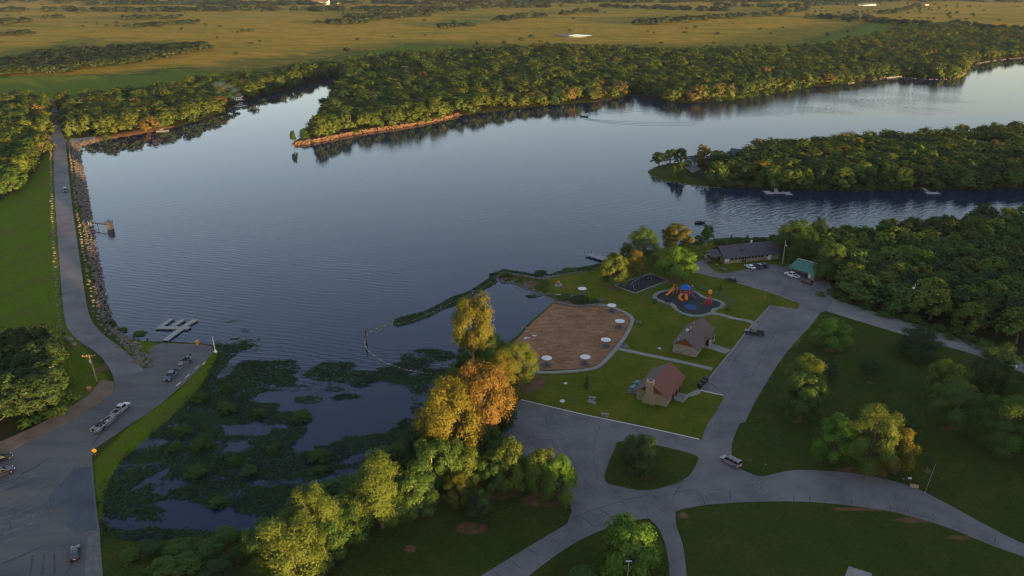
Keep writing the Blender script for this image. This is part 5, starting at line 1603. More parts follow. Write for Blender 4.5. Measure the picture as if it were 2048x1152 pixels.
def marks(name, lines, w, mat, off, jag, parent_name):
    mb = MB()
    for i, px in enumerate(lines):
        g = GA(px, 1.0)
        z = float(land_h(g).mean()) + off
        v, f = strip_np(g, w, z, jag, i + 7)
        mb.add(v, f)
    o = mb.build(name, mat, bpy.data.objects[parent_name], fix=False)
    o['kind'] = 'stuff'
    return o
cr = []
for x0, y0 in ((1433, 1006), (1460, 1004), (1500, 1003), (1545, 1003), (1588, 1003), (1620, 1004), (1650, 1006), (1688, 1010), (1702, 1012), (1733, 1018), (1782, 1026), (1816, 1034), (1842, 1041), (1868, 1048), (1908, 1060), (1920, 1066), (1965, 1085), (1990, 1095)):
    h = RND.uniform(6, 26); cr.append([(x0, y0 - 1), (x0 - RND.uniform(-3, 4), y0 - h * 0.6), (x0 - RND.uniform(-2, 8), y0 - h)])
cr += [[(1430, 996), (1412, 985)], [(1300, 985), (1320, 1003)], [(1395, 980), (1412, 1015)], [(1300, 1003), (1330, 1025)], [(1345, 998), (1360, 972)], [(1782, 1018), (1840, 1030), (1866, 1040)], [(1895, 1048), (1920, 1058), (1968, 1074)],
       [(1120, 1045), (1160, 1030), (1210, 1012), (1250, 1000), (1300, 990)], [(1165, 1035), (1190, 1055), (1220, 1045)], [(1200, 1018), (1225, 1036), (1215, 1040)], [(1130, 1060), (1145, 1058)], [(1050, 1095), (1075, 1112)], [(1020, 1120), (1048, 1140)], [(1098, 1072), (1120, 1088)], [(1158, 1040), (1162, 1052)], [(1180, 1060), (1186, 1072)], [(1090, 1110), (1115, 1122)], [(985, 1140), (1010, 1160)], [(1240, 1000), (1254, 1012)], [(1350, 985), (1400, 978), (1440, 980)]]
marks('crack', cr, 0.15, M['tar'], 0.078, 0.10, 'main_road')
marks('crack', [[(1075, 850), (1110, 848), (1150, 855)], [(1040, 880), (1080, 872), (1130, 880)], [(1130, 900), (1170, 960), (1190, 1000)], [(1090, 830), (1100, 870), (1120, 930)], [(1200, 850), (1185, 900), (1195, 960)], [(1230, 875), (1280, 868), (1340, 878)]], 0.10, M['tar'], 0.092, 0.12, 'shelter_lot')
marks('crack', [[(1540, 620), (1500, 680), (1455, 740)], [(1470, 730), (1500, 745), (1530, 740)], [(1560, 650), (1530, 700), (1500, 760)], [(1480, 700), (1540, 705), (1570, 690)], [(1440, 760), (1470, 800), (1460, 830)], [(1510, 660), (1560, 668)]], 0.12, M['tar'], 0.050, 0.15, 'playground_lot')
marks('crack', [[(1560, 545), (1600, 575), (1640, 610)], [(1500, 555), (1560, 570)], [(1430, 550), (1470, 552), (1520, 548)]], 0.12, M['tar'], 0.098, 0.15, 'upper_lot')
st = []
for k in range(26):
    y0 = RND.uniform(930, 1140); x0 = RND.uniform(-40, 90); x1 = x0 + RND.uniform(50, 110)
    st.append([(x0, y0), ((x0 + x1) / 2, y0 - (x1 - x0) * 0.17), (x1, y0 - (x1 - x0) * 0.38)])
st += [[(112, 966), (130, 935), (165, 905), (205, 868)], [(118, 968), (138, 938), (172, 910), (212, 872)], [(104, 962), (60, 985), (0, 1015)], [(110, 970), (64, 992), (0, 1026)], [(360, 740), (395, 712), (420, 694)], [(372, 744), (405, 718), (424, 700)]]
marks('tyre_streak', st, 0.40, M['tyre_streak'], 0.062, 0.06, 'boat_ramp_lot')
marks('damp_patch', [[(0, 1130), (60, 1105), (90, 1090)], [(130, 1150), (150, 1115)], [(40, 950), (70, 935), (100, 915)], [(60, 1152), (66, 1110)], [(85, 1152), (88, 1108)], [(110, 1152), (108, 1106)], [(150, 965), (155, 940), (175, 912)], [(0, 985), (55, 965)], [(185, 890), (200, 870), (240, 835)]], 0.45, M['damp'], 0.066, 0.03, 'boat_ramp_lot')
# wake of the motor boat far out on the lake
mb = MB()
def wake(px, w, h):
    p = spline(GA(px, 0), 8)
    d = np.gradient(p, axis=0); d /= np.hypot(d[:, 0], d[:, 1])[:, None]
    n_ = np.stack([-d[:, 1], d[:, 0]], 1); n = len(p)
    vs = []
    for o_, z in ((w / 2, -0.02), (0, h), (-w / 2, -0.02)):
        vs += [(p[i, 0] + n_[i, 0] * o_, p[i, 1] + n_[i, 1] * o_, z * (1 - 0.6 * i / n)) for i in range(n)]
    mb.add(vs, [(r_ * n + i, r_ * n + i + 1, (r_ + 1) * n + i + 1, (r_ + 1) * n + i) for r_ in range(2) for i in range(n - 1)])
for dy in (0, 3.2, 6.5):
    wake([(1162, 230 + dy * 0.4), (1185, 225 + dy * 0.7), (1240, 219 + dy), (1320, 213 + dy)], 2.6, 0.30)
    wake([(1164, 235 + dy * 0.3), (1200, 240 + dy * 0.6), (1280, 244 + dy), (1390, 244 + dy * 1.1)], 2.6, 0.22)
tag(mb.build('wake', M['water'], fix=False, smooth_=True), kind='stuff')

# fallen leaves, dry tufts and litter scattered over the lawns
r = np.random.default_rng(55)
x = r.uniform(-40, 170, 9000); y = r.uniform(128, 330, 9000)
P_ = np.stack([x, y], 1)
k = sdf(P_, LAKE) < -4
for poly in SHEETS: k &= sdf(P_, poly) < -0.8
k &= (fbm(x / 16, y / 16, 17, 3) + 0.35 * r.random(9000)) > 0.66
x, y = x[k][:2200], y[k][:2200]; m = len(x)
z = land_h(np.stack([x, y], 1)) + 0.05
a = r.uniform(0, 6.28, m); sz = r.uniform(0.14, 0.42, m)
c = np.column_stack([x, y, z])
A = np.column_stack([np.cos(a), np.sin(a), r.normal(size=m) * 0.2]) * sz[:, None] * 0.5; B = np.column_stack([-np.sin(a), np.cos(a), r.normal(size=m) * 0.2]) * sz[:, None] * 0.4
M['litter'] = leaf_mat('litter', (0.10, 0.09, 0.03), (0.20, 0.15, 0.06), (0.30, 0.26, 0.18))
tag(mesh_np('leaf_litter', np.stack([c - A, c - B, c + A, c + B], 1).reshape(-1, 3), np.arange(4 * m).reshape(-1, 4), M['litter'], attrs={'spray': ('FACE', r.random(m))}), kind='stuff')

LOTH = lambda p: np.maximum(land_h(p), np.minimum(1.0, -0.1 + 0.09 * seg_dist(p, GA([(300, 681), (440, 690)]), False)))
sheet('asphalt_patch', poly_world([(122, 968), (150, 938), (182, 934), (187, 985), (194, 1060), (150, 1068), (132, 1050), (138, 1012), (96, 1016), (100, 990)]), M['asphalt_patch'], .054, 6.0, hfun=LOTH, depress=False, skirt=.008)
sheet('asphalt_patch', poly_world([(176, 1074), (196, 1066), (206, 1152), (208, 1200), (168, 1200), (170, 1130)]), M['concrete_dark'], .055, 6.0, hfun=LOTH, depress=False, skirt=.008)
# ------------------------------------------------------------------ vehicles
VK = {  # length, width, height, belt z, hood x0 (from front), cabin: rear base, rear top, front top, front base (x), z of hood, z of tail
 'sedan':   dict(L=4.75, W=1.82, H=1.45, belt=0.93, cab=(-1.85, -1.15, 0.25, 1.05), hood=0.90, tail=0.98, r=0.33),
 'hatch':   dict(L=4.25, W=1.78, H=1.50, belt=0.95, cab=(-2.02, -1.70, 0.10, 0.95), hood=0.92, tail=0.95, r=0.33),
 'suv':     dict(L=4.75, W=1.90, H=1.78, belt=1.08, cab=(-2.28, -2.05, 0.25, 0.95), hood=1.06, tail=1.08, r=0.38),
 'minivan': dict(L=5.05, W=1.95, H=1.76, belt=1.02, cab=(-2.44, -2.20, 0.75, 1.55), hood=0.98, tail=1.02, r=0.36),
 'pickup':  dict(L=5.80, W=1.98, H=1.86, belt=1.12, cab=(-0.75, -0.60, 0.85, 1.40), hood=1.12, tail=1.05, r=0.41),
}
def vehicle(kind, pnt, label, p_rear, p_front, cat=None, name=None, rack=False, at=None):
    k = VK[kind]; L, W = k['L'], k['W']; hw = W / 2
    a, b = hz(*p_rear), hz(*p_front)
    c = (a + b) / 2
    rz = math.atan2(b.y - a.y, b.x - a.x)
    root = thing(name or {'pickup': 'pickup_truck', 'minivan': 'minivan', 'suv': 'suv'}.get(kind, 'parked_car'), label, cat or {'pickup': 'pickup truck', 'minivan': 'minivan', 'suv': 'SUV'}.get(kind, 'car'), (c.x, c.y, c.z + 0.09), rz)
    r = k['r']; rb, rt, ft, fb = k['cab']; bz, H_ = k['belt'], k['H']
    f, t = L / 2, -L / 2
    mb = MB()
    if kind == 'pickup':
        prof = [(t, .52), (t + .02, .62), (t + .03, .80), (rb, .80), (rb, bz), (fb, bz), (f - .55, k['hood'] - .05), (f - .06, k['hood'] - .16), (f, .70), (f - .02, .42), (f - .6, .34), (t + .5, .34)]
        mb.side_prism(prof, [hw * .98, hw, hw * .985, hw * .985, hw * .96, hw * .95, hw * .95, hw * .90, hw * .90, hw * .94, hw * .96, hw * .96])
    else:
        prof = [(t + .05, .40), (t, .62), (t + .06, k['tail'] - .12), (t + .14, k['tail']), (rb, bz), (fb, bz), (f - .75, k['hood'] - .10), (f - .14, k['hood'] - .24), (f, .62), (f - .03, .36), (f - .6, .28), (t + .5, .28)]
        mb.side_prism(prof, [hw * .93, hw * .93, hw * .92, hw * .90, hw * .95, hw * .95, hw * .93, hw * .88, hw * .88, hw * .92, hw * .97, hw * .97])
    body = mb.build('body', M[pnt], root, bevel=0.045, smooth_=False)
    wt, wb = hw * .72, hw * .91
    mb = MB(); mb.side_prism([(rb, bz - .02), (rt, H_ - .03), (rt + .18, H_), (ft - .15, H_), (ft, H_ - .03), (fb, bz - .02)], [wb, wt * 1.02, wt, wt, wt * 1.02, wb])
    mb.build('cabin', M[pnt], root, bevel=0.04)
    def panel(nm, pts):
        q = MB(); n = len(pts)
        P_ = [Vector(p) for p in pts]; nn = (P_[1] - P_[0]).cross(P_[2] - P_[0]).normalized()
        cc = sum(P_, Vector()) / n
        if nn.dot(cc - Vector(((rb + fb) / 2, 0, bz))) < 0: nn = -nn
        q.add([p + nn * .02 for p in P_] + [p - nn * .02 for p in P_], [tuple(range(n)), tuple(range(2 * n - 1, n - 1, -1))] + [(i, (i + 1) % n, n + (i + 1) % n, n + i) for i in range(n)])
        return q.build(nm, M['glass'], root)
    def side_pt(x, z, s):
        u = (z - bz) / (H_ - .03 - bz)
        return (x, s * (wb + (wt * 1.02 - wb) * u), z)
    z0, z1 = bz + .06, H_ - .13
    def xr(z): return rb + (rt - rb) * (z - bz) / (H_ - bz)
    def xf(z): return fb + (ft - fb) * (z - bz) / (H_ - bz)
    nwin = {'pickup': 2, 'sedan': 2, 'hatch': 2, 'suv': 3, 'minivan': 3}[kind]
    for s in (-1, 1):
        e = [xr(z0) + .12 + (xf(z0) - xr(z0) - .3) * i / nwin for i in range(nwin + 1)]
        et = [xr(z1) + .12 + (xf(z1) - xr(z1) - .26) * i / nwin for i in range(nwin + 1)]
        for i in range(nwin):
            panel('side_window', [side_pt(e[i] + .04, z0, s), side_pt(e[i + 1] - .04, z0, s), side_pt(et[i + 1] - .04, z1, s), side_pt(et[i] + .04, z1, s)])
    panel('windscreen', [(xf(z0) , -wb * .86, z0), (xf(z0), wb * .86, z0), (xf(z1 + .04), wt * .9, z1 + .04), (xf(z1 + .04), -wt * .9, z1 + .04)])
    panel('rear_window', [(xr(z0), -wb * .84, z0), (xr(z0), wb * .84, z0), (xr(z1), wt * .88, z1), (xr(z1), -wt * .88, z1)])
    for x in (t + L * .19, f - L * .185):
        for s in (-1, 1):
            y0, y1 = s * (hw * .97), s * (hw * .97 - .22)
            q = MB(); q.tube([(x, y0 + s * .025, r), (x, y1, r)], r, 18); w = q.build('wheel', M['tyre'], root)
            q = MB(); q.tube([(x, y0 + s * .04, r), (x, y0 - s * .02, r)], r * .62, 12); q.build('rim', M['rim'], w)
    for s in (-1, 1):
        q = MB(); q.box((f - .06, s * hw * .66, k['hood'] - .32), (.16, .36, .16)); q.build('headlight', M['lamp_clear'], root, bevel=.02)
        q = MB(); q.box((t + .05, s * hw * .74, k['tail'] - .20), (.14, .26, .22 if kind != 'minivan' else .4)); q.build('tail_light', M['lamp_red'], root, bevel=.02)
        q = MB(); q.box((fb - .25, s * (hw + .07), bz + .05), (.14, .18, .13)); q.build('mirror', M[pnt], root, bevel=.02)
    q = MB(); q.box((f - .015, 0, .56), (.06, W * .52, .16)); q.build('grille', M['black'], root)
    q = MB(); q.box((t + .0, 0, .66), (.05, .5, .13)); q.build('number_plate', M['white'], root)
    q = MB(); q.box((t + .02, 0, .47), (.14, W * .86, .16)); q.box((f - .04, 0, .40), (.14, W * .86, .14)); q.build('bumper', M['black'] if pnt not in ('p_silver', 'p_white') else M['galv'], root, bevel=.03)
    if kind == 'pickup':
        q = MB()
        for s in (-1, 1): q.box(((t + rb) / 2, s * (hw * .985 - .05), .955), (rb - t - .04, .10, .32))
        q.build('bed_side', M[pnt], root)
        q = MB(); q.box((t + .06, 0, .955), (.09, W * .96, .32)); q.build('tailgate', M[pnt], root)
        q = MB(); q.box(((t + rb) / 2, 0, .81), (rb - t - .15, W * .84, .03)); q.build('bed_floor', M['black'], root)
    if rack:
        q = MB()
        for s in (-1, 1): q.box((-.5, s * wt * .8, H_ + .05), (2.4, .05, .05))
        for x in (-1.4, -.3, .4): q.box((x, 0, H_ + .06), (.05, wt * 1.6, .04))
        q.build('roof_rack', M['black'], root)
    return root

def boat_hull(mb, L, W, D, z0, mi=0):
    """Hull loft: bow at +x; open top with a flat floor."""
    ns = 9; rings = []
    for i in range(ns):
        t = i / (ns - 1)
        x = -L / 2 + L * t
        w = W / 2 * (1 - max(0, (t - .5) / .5) ** 2.2 * .97) * (0.92 + 0.08 * min(1, t * 3))
        keel = z0 + D * 0.55 * max(0, (t - .6) / .4) ** 2
        sheer = z0 + D * (1 + .18 * t * t)
        rings.append([(x, 0, keel), (x, w * .72, keel + D * .22), (x, w, sheer), (x, w * .84, sheer), (x, w * .80, z0 + D * .45), (x, 0, z0 + D * .45)])
    vs = []; fs = []
    for s in (1, -1):
        o = len(vs)
        for R_ in rings: vs += [(p[0], p[1] * s, p[2]) for p in R_]
        for i in range(ns - 1):
            for j in range(5):
                fs.append((o + i * 6 + j, o + i * 6 + j + 1, o + (i + 1) * 6 + j + 1, o + (i + 1) * 6 + j))
        fs.append(tuple(o + j for j in range(6)))
    mb.add(vs, fs, mi)

def boat(label, loc, rz, L, W, hull, deck, name='motor_boat', z=0.0, cover=False):
    root = thing(name, label, 'boat', (loc[0], loc[1], z), rz)
    mb = MB(); boat_hull(mb, L, W, .75, 0); mb.build('hull', M[hull], root, smooth_=False)
    mb = MB(); mb.box((L * .30, 0, .80), (L * .22, W * .5, .05)); mb.box((-L * .38, 0, .62), (L * .16, W * .74, .06)); mb.build('deck', M[deck], root)
    for x, y in ((-.05 * L, -.24 * W), (-.05 * L, .24 * W), (-.22 * L, -.24 * W), (-.22 * L, .24 * W)):
        mb = MB(); mb.box((x, y, .55), (.5, .5, .22)); mb.box((x - .24, y, .85), (.1, .5, .5)); mb.build('seat', M['cloth_dark'], root, bevel=.03)
    mb = MB(); mb.box((.08 * L, -.22 * W, .72), (.4, .5, .65)); mb.build('console', M['offwhite'], root, bevel=.04)
    mb = MB(); mb.box((.11 * L, 0, 1.08), (.04, W * .74, .36), tilt=Matrix.Rotation(-.5, 3, 'Y')); mb.build('windshield', M['glass'], root)
    mb = MB(); mb.box((-L / 2 - .12, 0, .78), (.42, .38, .55)); mb.box((-L / 2 - .16, 0, .25), (.2, .14, .8)); mo = mb.build('outboard_motor', M['black'], root, bevel=.05)
    mb = MB(); mb.tube([(-L / 2 - .32, 0, -.05), (-L / 2 - .40, 0, -.05)], .14, 8); mb.build('propeller', M['galv'], mo)
    return root
def trailer(label, loc, rz, L, W):
    root = thing('boat_trailer', label, 'trailer', loc, rz)
    mb = MB()
    for s in (-1, 1):
        mb.tube([(-L / 2, s * W * .36, .52), (L * .2, s * W * .36, .52), (L / 2, 0, .50)], .05, 6)
    for x in (-L * .4, -L * .1, L * .15): mb.tube([(x, -W * .36, .52), (x, W * .36, .52)], .04, 6)
    mb.build('frame', M['galv'], root)
    mb = MB(); mb.tube([(L / 2 - .1, 0, .5), (L / 2 + 1.0, 0, .48)], .05, 6); mb.tube([(L / 2 + .4, 0, .5), (L / 2 + .4, 0, .05)], .035, 6); mb.build('tongue', M['galv'], root)
    for s in (-1, 1):
        mb = MB(); mb.tube([(-L * .2, s * W * .52, .33), (-L * .2, s * W * .40, .33)], .33, 16); w = mb.build('wheel', M['tyre'], root)
        mb = MB(); mb.tube([(-L * .2, s * (W * .52 + .01), .33), (-L * .2, s * W * .5, .33)], .19, 10); mb.build('rim', M['rim'], w)
        mb = MB(); mb.box((-L * .2, s * W * .46, .72), (.9, .28, .05)); mb.build('mudguard', M['black'], root, bevel=.02)
        mb = MB(); mb.box((-L / 2, s * W * .34, .52), (.06, .2, .1)); mb.build('tail_light', M['lamp_red'], root)
    return root

# ------------------------------------------------------------------ buildings
def frame_of(p0, p1):
    rz = math.atan2(p1.y - p0.y, p1.x - p0.x)
    return rz
class House:
    """Gabled building: local x along the ridge from corner p0 to p1, y to the left of that, z up."""
    def __init__(s, name, label, p0, p1, depth, wall_h, ridge_h, wall, roof, gable=None, over=0.6, side_over=0.5, cat='building', group=None, length=None, open_=False):
        s.L = length or (p1 - p0).length; s.D = depth; s.wh = wall_h; s.rh = ridge_h
        s.root = thing(name, label, cat, (p0.x, p0.y, min(p0.z, p1.z) if length is None else p0.z), frame_of(p0, p1), group)
        L, D = s.L, depth
        if not open_:
            mb = MB(); t = .22
            mb.box((L / 2, t / 2, wall_h / 2), (L, t, wall_h + .3)); mb.box((L / 2, D - t / 2, wall_h / 2), (L, t, wall_h + .3))
            mb.box((t / 2, D / 2, wall_h / 2), (t, D - 2 * t, wall_h + .3)); mb.box((L - t / 2, D / 2, wall_h / 2), (t, D - 2 * t, wall_h + .3))
            s.wall = mb.build('wall', M[wall], s.root)
        gm = gable or wall
        for x in (.12, L - .12):
            mb = MB(); mb.add([(x - .1, .02, wall_h + .14), (x - .1, D - .02, wall_h + .14), (x - .1, D / 2, ridge_h - .06), (x + .1, .02, wall_h + .14), (x + .1, D - .02, wall_h + .14), (x + .1, D / 2, ridge_h - .06)], [(0, 1, 2), (5, 4, 3), (0, 3, 4, 1), (1, 4, 5, 2), (2, 5, 3, 0)])
            mb.build('gable', M[gm], s.root)
        sl = (ridge_h - wall_h) / (D / 2)
        s.roofs = []
        for sg in (0, 1):
            ye = -over if sg == 0 else D + over
            ze = wall_h - sl * over + .16
            yr, zr = D / 2, ridge_h + .16
            th = .14
            vs = []
            for x in (-side_over, L + side_over): vs += [(x, ye, ze), (x, yr, zr), (x, yr, zr - th), (x, ye, ze - th)]
            mb = MB(); mb.add(vs, [(0, 1, 2, 3), (7, 6, 5, 4), (0, 4, 5, 1), (1, 5, 6, 2), (2, 6, 7, 3), (3, 7, 4, 0)])
            s.roofs.append(mb.build('roof', M[roof], s.root))
        mb = MB(); mb.box((L / 2, D / 2, ridge_h + .19), (L + 2 * side_over, .30, .08)); mb.build('ridge_cap', M[roof], s.root)
        s.sl = sl; s.over = over
    def window(s, side, u, z, w, h, mat='glass', frame='offwhite', name='window'):
        """side: 'f' y=0, 'b' y=D, 'l' x=0, 'r' x=L; u along the wall."""
        c = {'f': (u, 0), 'b': (u, s.D), 'l': (0, u), 'r': (s.L, u)}[side]
        hor = side in 'fb'
        sg = {'f': (0, -1), 'b': (0, 1), 'l': (-1, 0), 'r': (1, 0)}[side]
        d = (w + .14, .08, h + .14) if hor else (.08, w + .14, h + .14)
        mb = MB(); mb.box((c[0] + sg[0] * .01, c[1] + sg[1] * .01, z), d); f = mb.build(name if mat != 'glass' else 'window', M[frame], s.root)
        d = (w, .06, h) if hor else (.06, w, h)
        mb = MB(); mb.box((c[0] + sg[0] * .035, c[1] + sg[1] * .035, z), d); mb.build('pane' if mat == 'glass' else 'leaf_panel', M[mat], f)
        return f
    def door(s, side, u, w=1.0, h=2.1, mat='white'):
        return s.window(side, u, h / 2 + .02, w, h, mat, 'offwhite', 'door')

# ------------------------------------------------------------------ people
def person(label, P, rz, top, legs_, pose='stand', hair=True, arms='down', scale=1.0, shorts=False):
    root = thing('person', label, 'person', P, rz)
    root.scale = (scale,) * 3
    J = {}; E = []
    def j(n, p, r): J[n] = (Vector(p), r)
    hip = .92
    j('pelvis', (0, 0, hip), .14); j('belly', (0, .01, 1.08), .135); j('chest', (0, .01, 1.30), .155); j('neck', (0, .0, 1.48), .058); j('head0', (0, .01, 1.56), .085); j('head1', (0, .015, 1.68), .098); j('crown', (0, 0, 1.76), .06)
    j('nose', (0, .115, 1.645), .018)
    E += [('pelvis', 'belly'), ('belly', 'chest'), ('chest', 'neck'), ('neck', 'head0'), ('head0', 'head1'), ('head1', 'crown'), ('head1', 'nose')]
    for s, n in ((-1, 'l'), (1, 'r')):
        step = .12 * s if pose == 'walk' else 0.02
        j(n + 'hip', (s * .10, 0, .86), .10); j(n + 'knee', (s * .11, .02 + step, .48), .062); j(n + 'ankle', (s * .11, -.02 + step * 1.2, .09), .042); j(n + 'toe', (s * .13, .15 + step * 1.2, .045), .035)
        E += [('pelvis', n + 'hip'), (n + 'hip', n + 'knee'), (n + 'knee', n + 'ankle'), (n + 'ankle', n + 'toe')]
        sw = -step
        j(n + 'sho', (s * .19, 0, 1.41), .062)
        if arms == 'down': el, wr = (s * .25, -.02 + sw, 1.13), (s * .27, .08 + sw, .90)
        else: el, wr = (s * .27, .12, 1.16), (s * .20, .34, 1.20)
        j(n + 'elb', el, .044); j(n + 'wri', wr, .030)
        d = (Vector(wr) - Vector(el)).normalized()
        pl = Vector(wr) + d * .09; j(n + 'palm', pl, .032)
        E += [('chest', n + 'sho'), (n + 'sho', n + 'elb'), (n + 'elb', n + 'wri'), (n + 'wri', n + 'palm')]
        for q, ln in enumerate((.070, .085, .080, .062)):
            j(n + 'f%d' % q, pl + d * ln + Vector((0, (q - 1.5) * .020, 0)) , .009); E.append((n + 'palm', n + 'f%d' % q))
        j(n + 'th', pl + d * .02 + Vector((0, .05, .01)), .010); E.append((n + 'wri', n + 'th'))
    names = list(J); idx = {n: i for i, n in enumerate(names)}
    def grow(nm, keep, mat, extra=0.0, parent=root):
        ks = [n for n in names if n in keep]
        ii = {n: i for i, n in enumerate(ks)}
        me = bpy.data.meshes.new(nm)
        me.from_pydata([J[n][0] for n in ks], [(ii[a], ii[b]) for a, b in E if a in ii and b in ii], [])
        o = bpy.data.objects.new(nm, me); COL.objects.link(o); o.parent = parent
        md = o.modifiers.new('skin', 'SKIN'); md.use_smooth_shade = True
        for n, sv in zip(ks, me.skin_vertices[0].data):
            sv.radius = (J[n][1] + extra,) * 2; sv.use_root = (n == ks[0])
        ms = o.modifiers.new('sub', 'SUBSURF'); ms.levels = 1; ms.render_levels = 1
        me.materials.append(mat)
        return o
    grow('body', names, M['skin'])
    if top: grow('shirt', ['chest', 'belly', 'lsho', 'rsho'] + (['lelb', 'relb'] if not shorts else []), M[top], .014)
    if legs_: grow('shorts' if shorts else 'trousers', ['pelvis', 'lhip', 'rhip', 'lknee', 'rknee'] + ([] if shorts else ['lankle', 'rankle']), M[legs_], .014)
    mb = MB(); mb.lathe([(.06, -.02), (.105, .03), (.108, .09), (.075, .15), (.02, .17)], 10, (0, -.015, 1.63)); mb.build('hair', M['hair'], root, smooth_=True)
    return root
# ------------------------------------------------------------------ buildings
def PX(px, py, z=1.0): return hz(px, py) if z is None else G(px, py, z)
def perp_depth(p0, p1, q):
    d = (p1 - p0).normalized(); return abs((q - p0).dot(Vector((-d.y, d.x, 0))))

# picnic shelter with the big stone chimney
p0, p1, q = PX(1332, 814), PX(1364, 771), PX(1272, 799)
p1 = p0 + (p1 - p0).normalized() * (p1 - p0).length
sh = House('picnic_shelter', 'stone shelter with a red brown roof and a big chimney on its end wall', p0, p1, perp_depth(p0, p1, q), 2.9, 5.7, 'stone_wall', 'roof_red', 'siding_red', .7, .6)
cw = sh.D
sh.roofs[0].data.materials[0] = M['roof_sunlit']; sh.roofs[1].data.materials[0] = M['roof_brown']  # sun-facing slope takes the redder sunlit copy, the other plain brown
mb = MB()
mb.box((-.40, cw * .56, .8), (.9, 3.4, 2.2)); mb.add([(-.85, cw * .56 - 1.7, 1.9), (.05, cw * .56 - 1.7, 1.9), (.05, cw * .56 + 1.7, 1.9), (-.85, cw * .56 + 1.7, 1.9), (-.80, cw * .56 - .95, 2.9), (.05, cw * .56 - .95, 2.9), (.05, cw * .56 + .95, 2.9), (-.80, cw * .56 + .95, 2.9)], [(0, 1, 5, 4), (1, 2, 6, 5), (2, 3, 7, 6), (3, 0, 4, 7), (4, 5, 6, 7)])
mb.box((-.22, cw * .56, 4.7), (1.20, 1.9, 3.6))
ch = mb.build('chimney', M['stone_wall'], sh.root)
mb = MB(); mb.box((-.22, cw * .56, 6.55), (1.34, 2.05, .14)); mb.build('chimney_cap', M['concrete'], ch)
mb = MB(); mb.box((-.22, cw * .56, 6.66), (.55, .8, .12)); mb.build('flue', M['black'], ch)
for u in (sh.L * .42, sh.L * .62): sh.window('f', u, 1.2, 1.5, 2.2, 'black', 'siding_brown', 'dark_opening')  # flat black panels paint the shade inside the openings
sh.window('f', sh.L * .86, 1.6, .9, .9); sh.window('b', sh.L * .5, 1.3, 2.6, 2.3, 'black', 'siding_brown', 'dark_opening')
for u in (sh.L * .32, sh.L * .52, sh.L * .72):
    mb = MB(); mb.box((u, -.5, 1.3), (.22, .22, 2.7)); mb.build('post', M['siding_brown'], sh.root)

# bathhouse
p0, p1, q = PX(1391.5, 715), PX(1424, 673), PX(1343, 706)
bh = House('bathhouse', 'pale block bathhouse with a grey brown shingle roof and dark red gable', p0, p1, perp_depth(p0, p1, q), 2.8, 5.2, 'block_wall', 'roof_brown', 'siding_red', .7, .55)
for x, y, h in ((bh.L * .45, bh.D * .74, .8), (bh.L * .52, bh.D * .66, 1.0), (bh.L * .10, bh.D * .85, .6), (bh.L * .85, bh.D * .75, .6)):
    zz_ = bh.rh - abs(y - bh.D / 2) * bh.sl
    mb = MB(); mb.tube([(x, y, zz_), (x, y, zz_ + h)], .12 if h != .8 else .42, 10); mb.build('roof_vent', M['white'], bh.root)
bh.door('f', bh.L * .34, 1.0, 2.1, 'siding_brown'); bh.door('f', bh.L * .78, 1.0, 2.1, 'siding_brown')
bh.window('f', bh.L * .20, 2.0, 1.0, .5); bh.window('f', bh.L * .9, 2.0, 1.0, .5)
for u in (.22, .36, .45, .72): bh.window('l', bh.D * (1 - u), .55, .35, .22, 'black', 'block_wall', 'air_brick')
mb = MB(); mb.add([(bh.L * .52, -1.8, 2.5), (bh.L * .80, -1.8, 2.5), (bh.L * .66, -1.8, 3.4), (bh.L * .52, 1.2, 3.6), (bh.L * .80, 1.2, 3.6), (bh.L * .66, 2.4, 4.5)], [(0, 2, 5, 3), (2, 1, 4, 5)])
mb.build('porch_roof', M['roof_brown'], bh.root, fix=False)
for u in (.53, .79):
    mb = MB(); mb.box((bh.L * u, -1.6, 1.25), (.2, .2, 2.5)); mb.build('porch_post', M['offwhite'], bh.root)
v = bh.root.matrix_basis
loc = Matrix.Translation(bh.root.location) @ Matrix.Rotation(bh.root.rotation_euler.z, 4, 'Z')
vp = loc @ Vector((bh.L * .60, -.55, 0))
vm = thing('vending_machine', 'black vending machine with a white front panel beside the bathhouse door', 'vending machine', (vp.x, vp.y, 1.14), bh.root.rotation_euler.z)
mb = MB(); mb.box((0, 0, .95), (1.3, .8, 1.9)); mb.build('cabinet', M['black'], vm, bevel=.03)
mb = MB(); mb.box((-.1, -.42, 1.05), (.42, .04, 1.4)); mb.build('front_panel', M['white'], vm)
mb = MB(); mb.box((.4, -.42, 1.1), (.18, .05, .4)); mb.build('coin_panel', M['galv'], vm)

# long lodge on the shore
p0, p1 = PX(1449.5, 528), PX(1557, 517.5)
lg = House('lodge', 'long low lodge with a grey metal roof, dark upper walls and pale stone base', p0, p1, 9.0, 3.0, 5.6, 'stone_wall', 'roof_grey', 'siding_brown', 1.0, 1.0)
L = lg.L
mb = MB(); mb.box((L * .395, -.06, 2.05), (L * .63, .12, 1.6)); mb.build('upper_siding', M['siding_brown'], lg.root)
mb = MB(); mb.box((L * .86, -.05, 1.5), (L * .27, .10, 2.9)); mb.build('side_wing_wall', M['block_wall'], lg.root)
for i, u in enumerate((.12, .19, .26, .44, .50, .56, .62, .68)):
    f = lg.window('f', L * u, 1.95, L * .045, 1.15); f.location.y = -.12
for u in (.325, .365): 
    f = lg.door('f', L * u, L * .03, 2.2, 'glass'); f.location.y = -.12
f = lg.door('f', L * .815, 1.3, 2.3, 'white'); f.location.y = -.10
for u in (.77, .90): 
    f = lg.window('f', L * u, 2.0, 1.2, .8); f.location.y = -.10
mb = MB(); mb.box((L * .03, -.05, 1.6), (1.9, .12, 1.8)); mb.build('notice_board', M['offwhite'], lg.root)
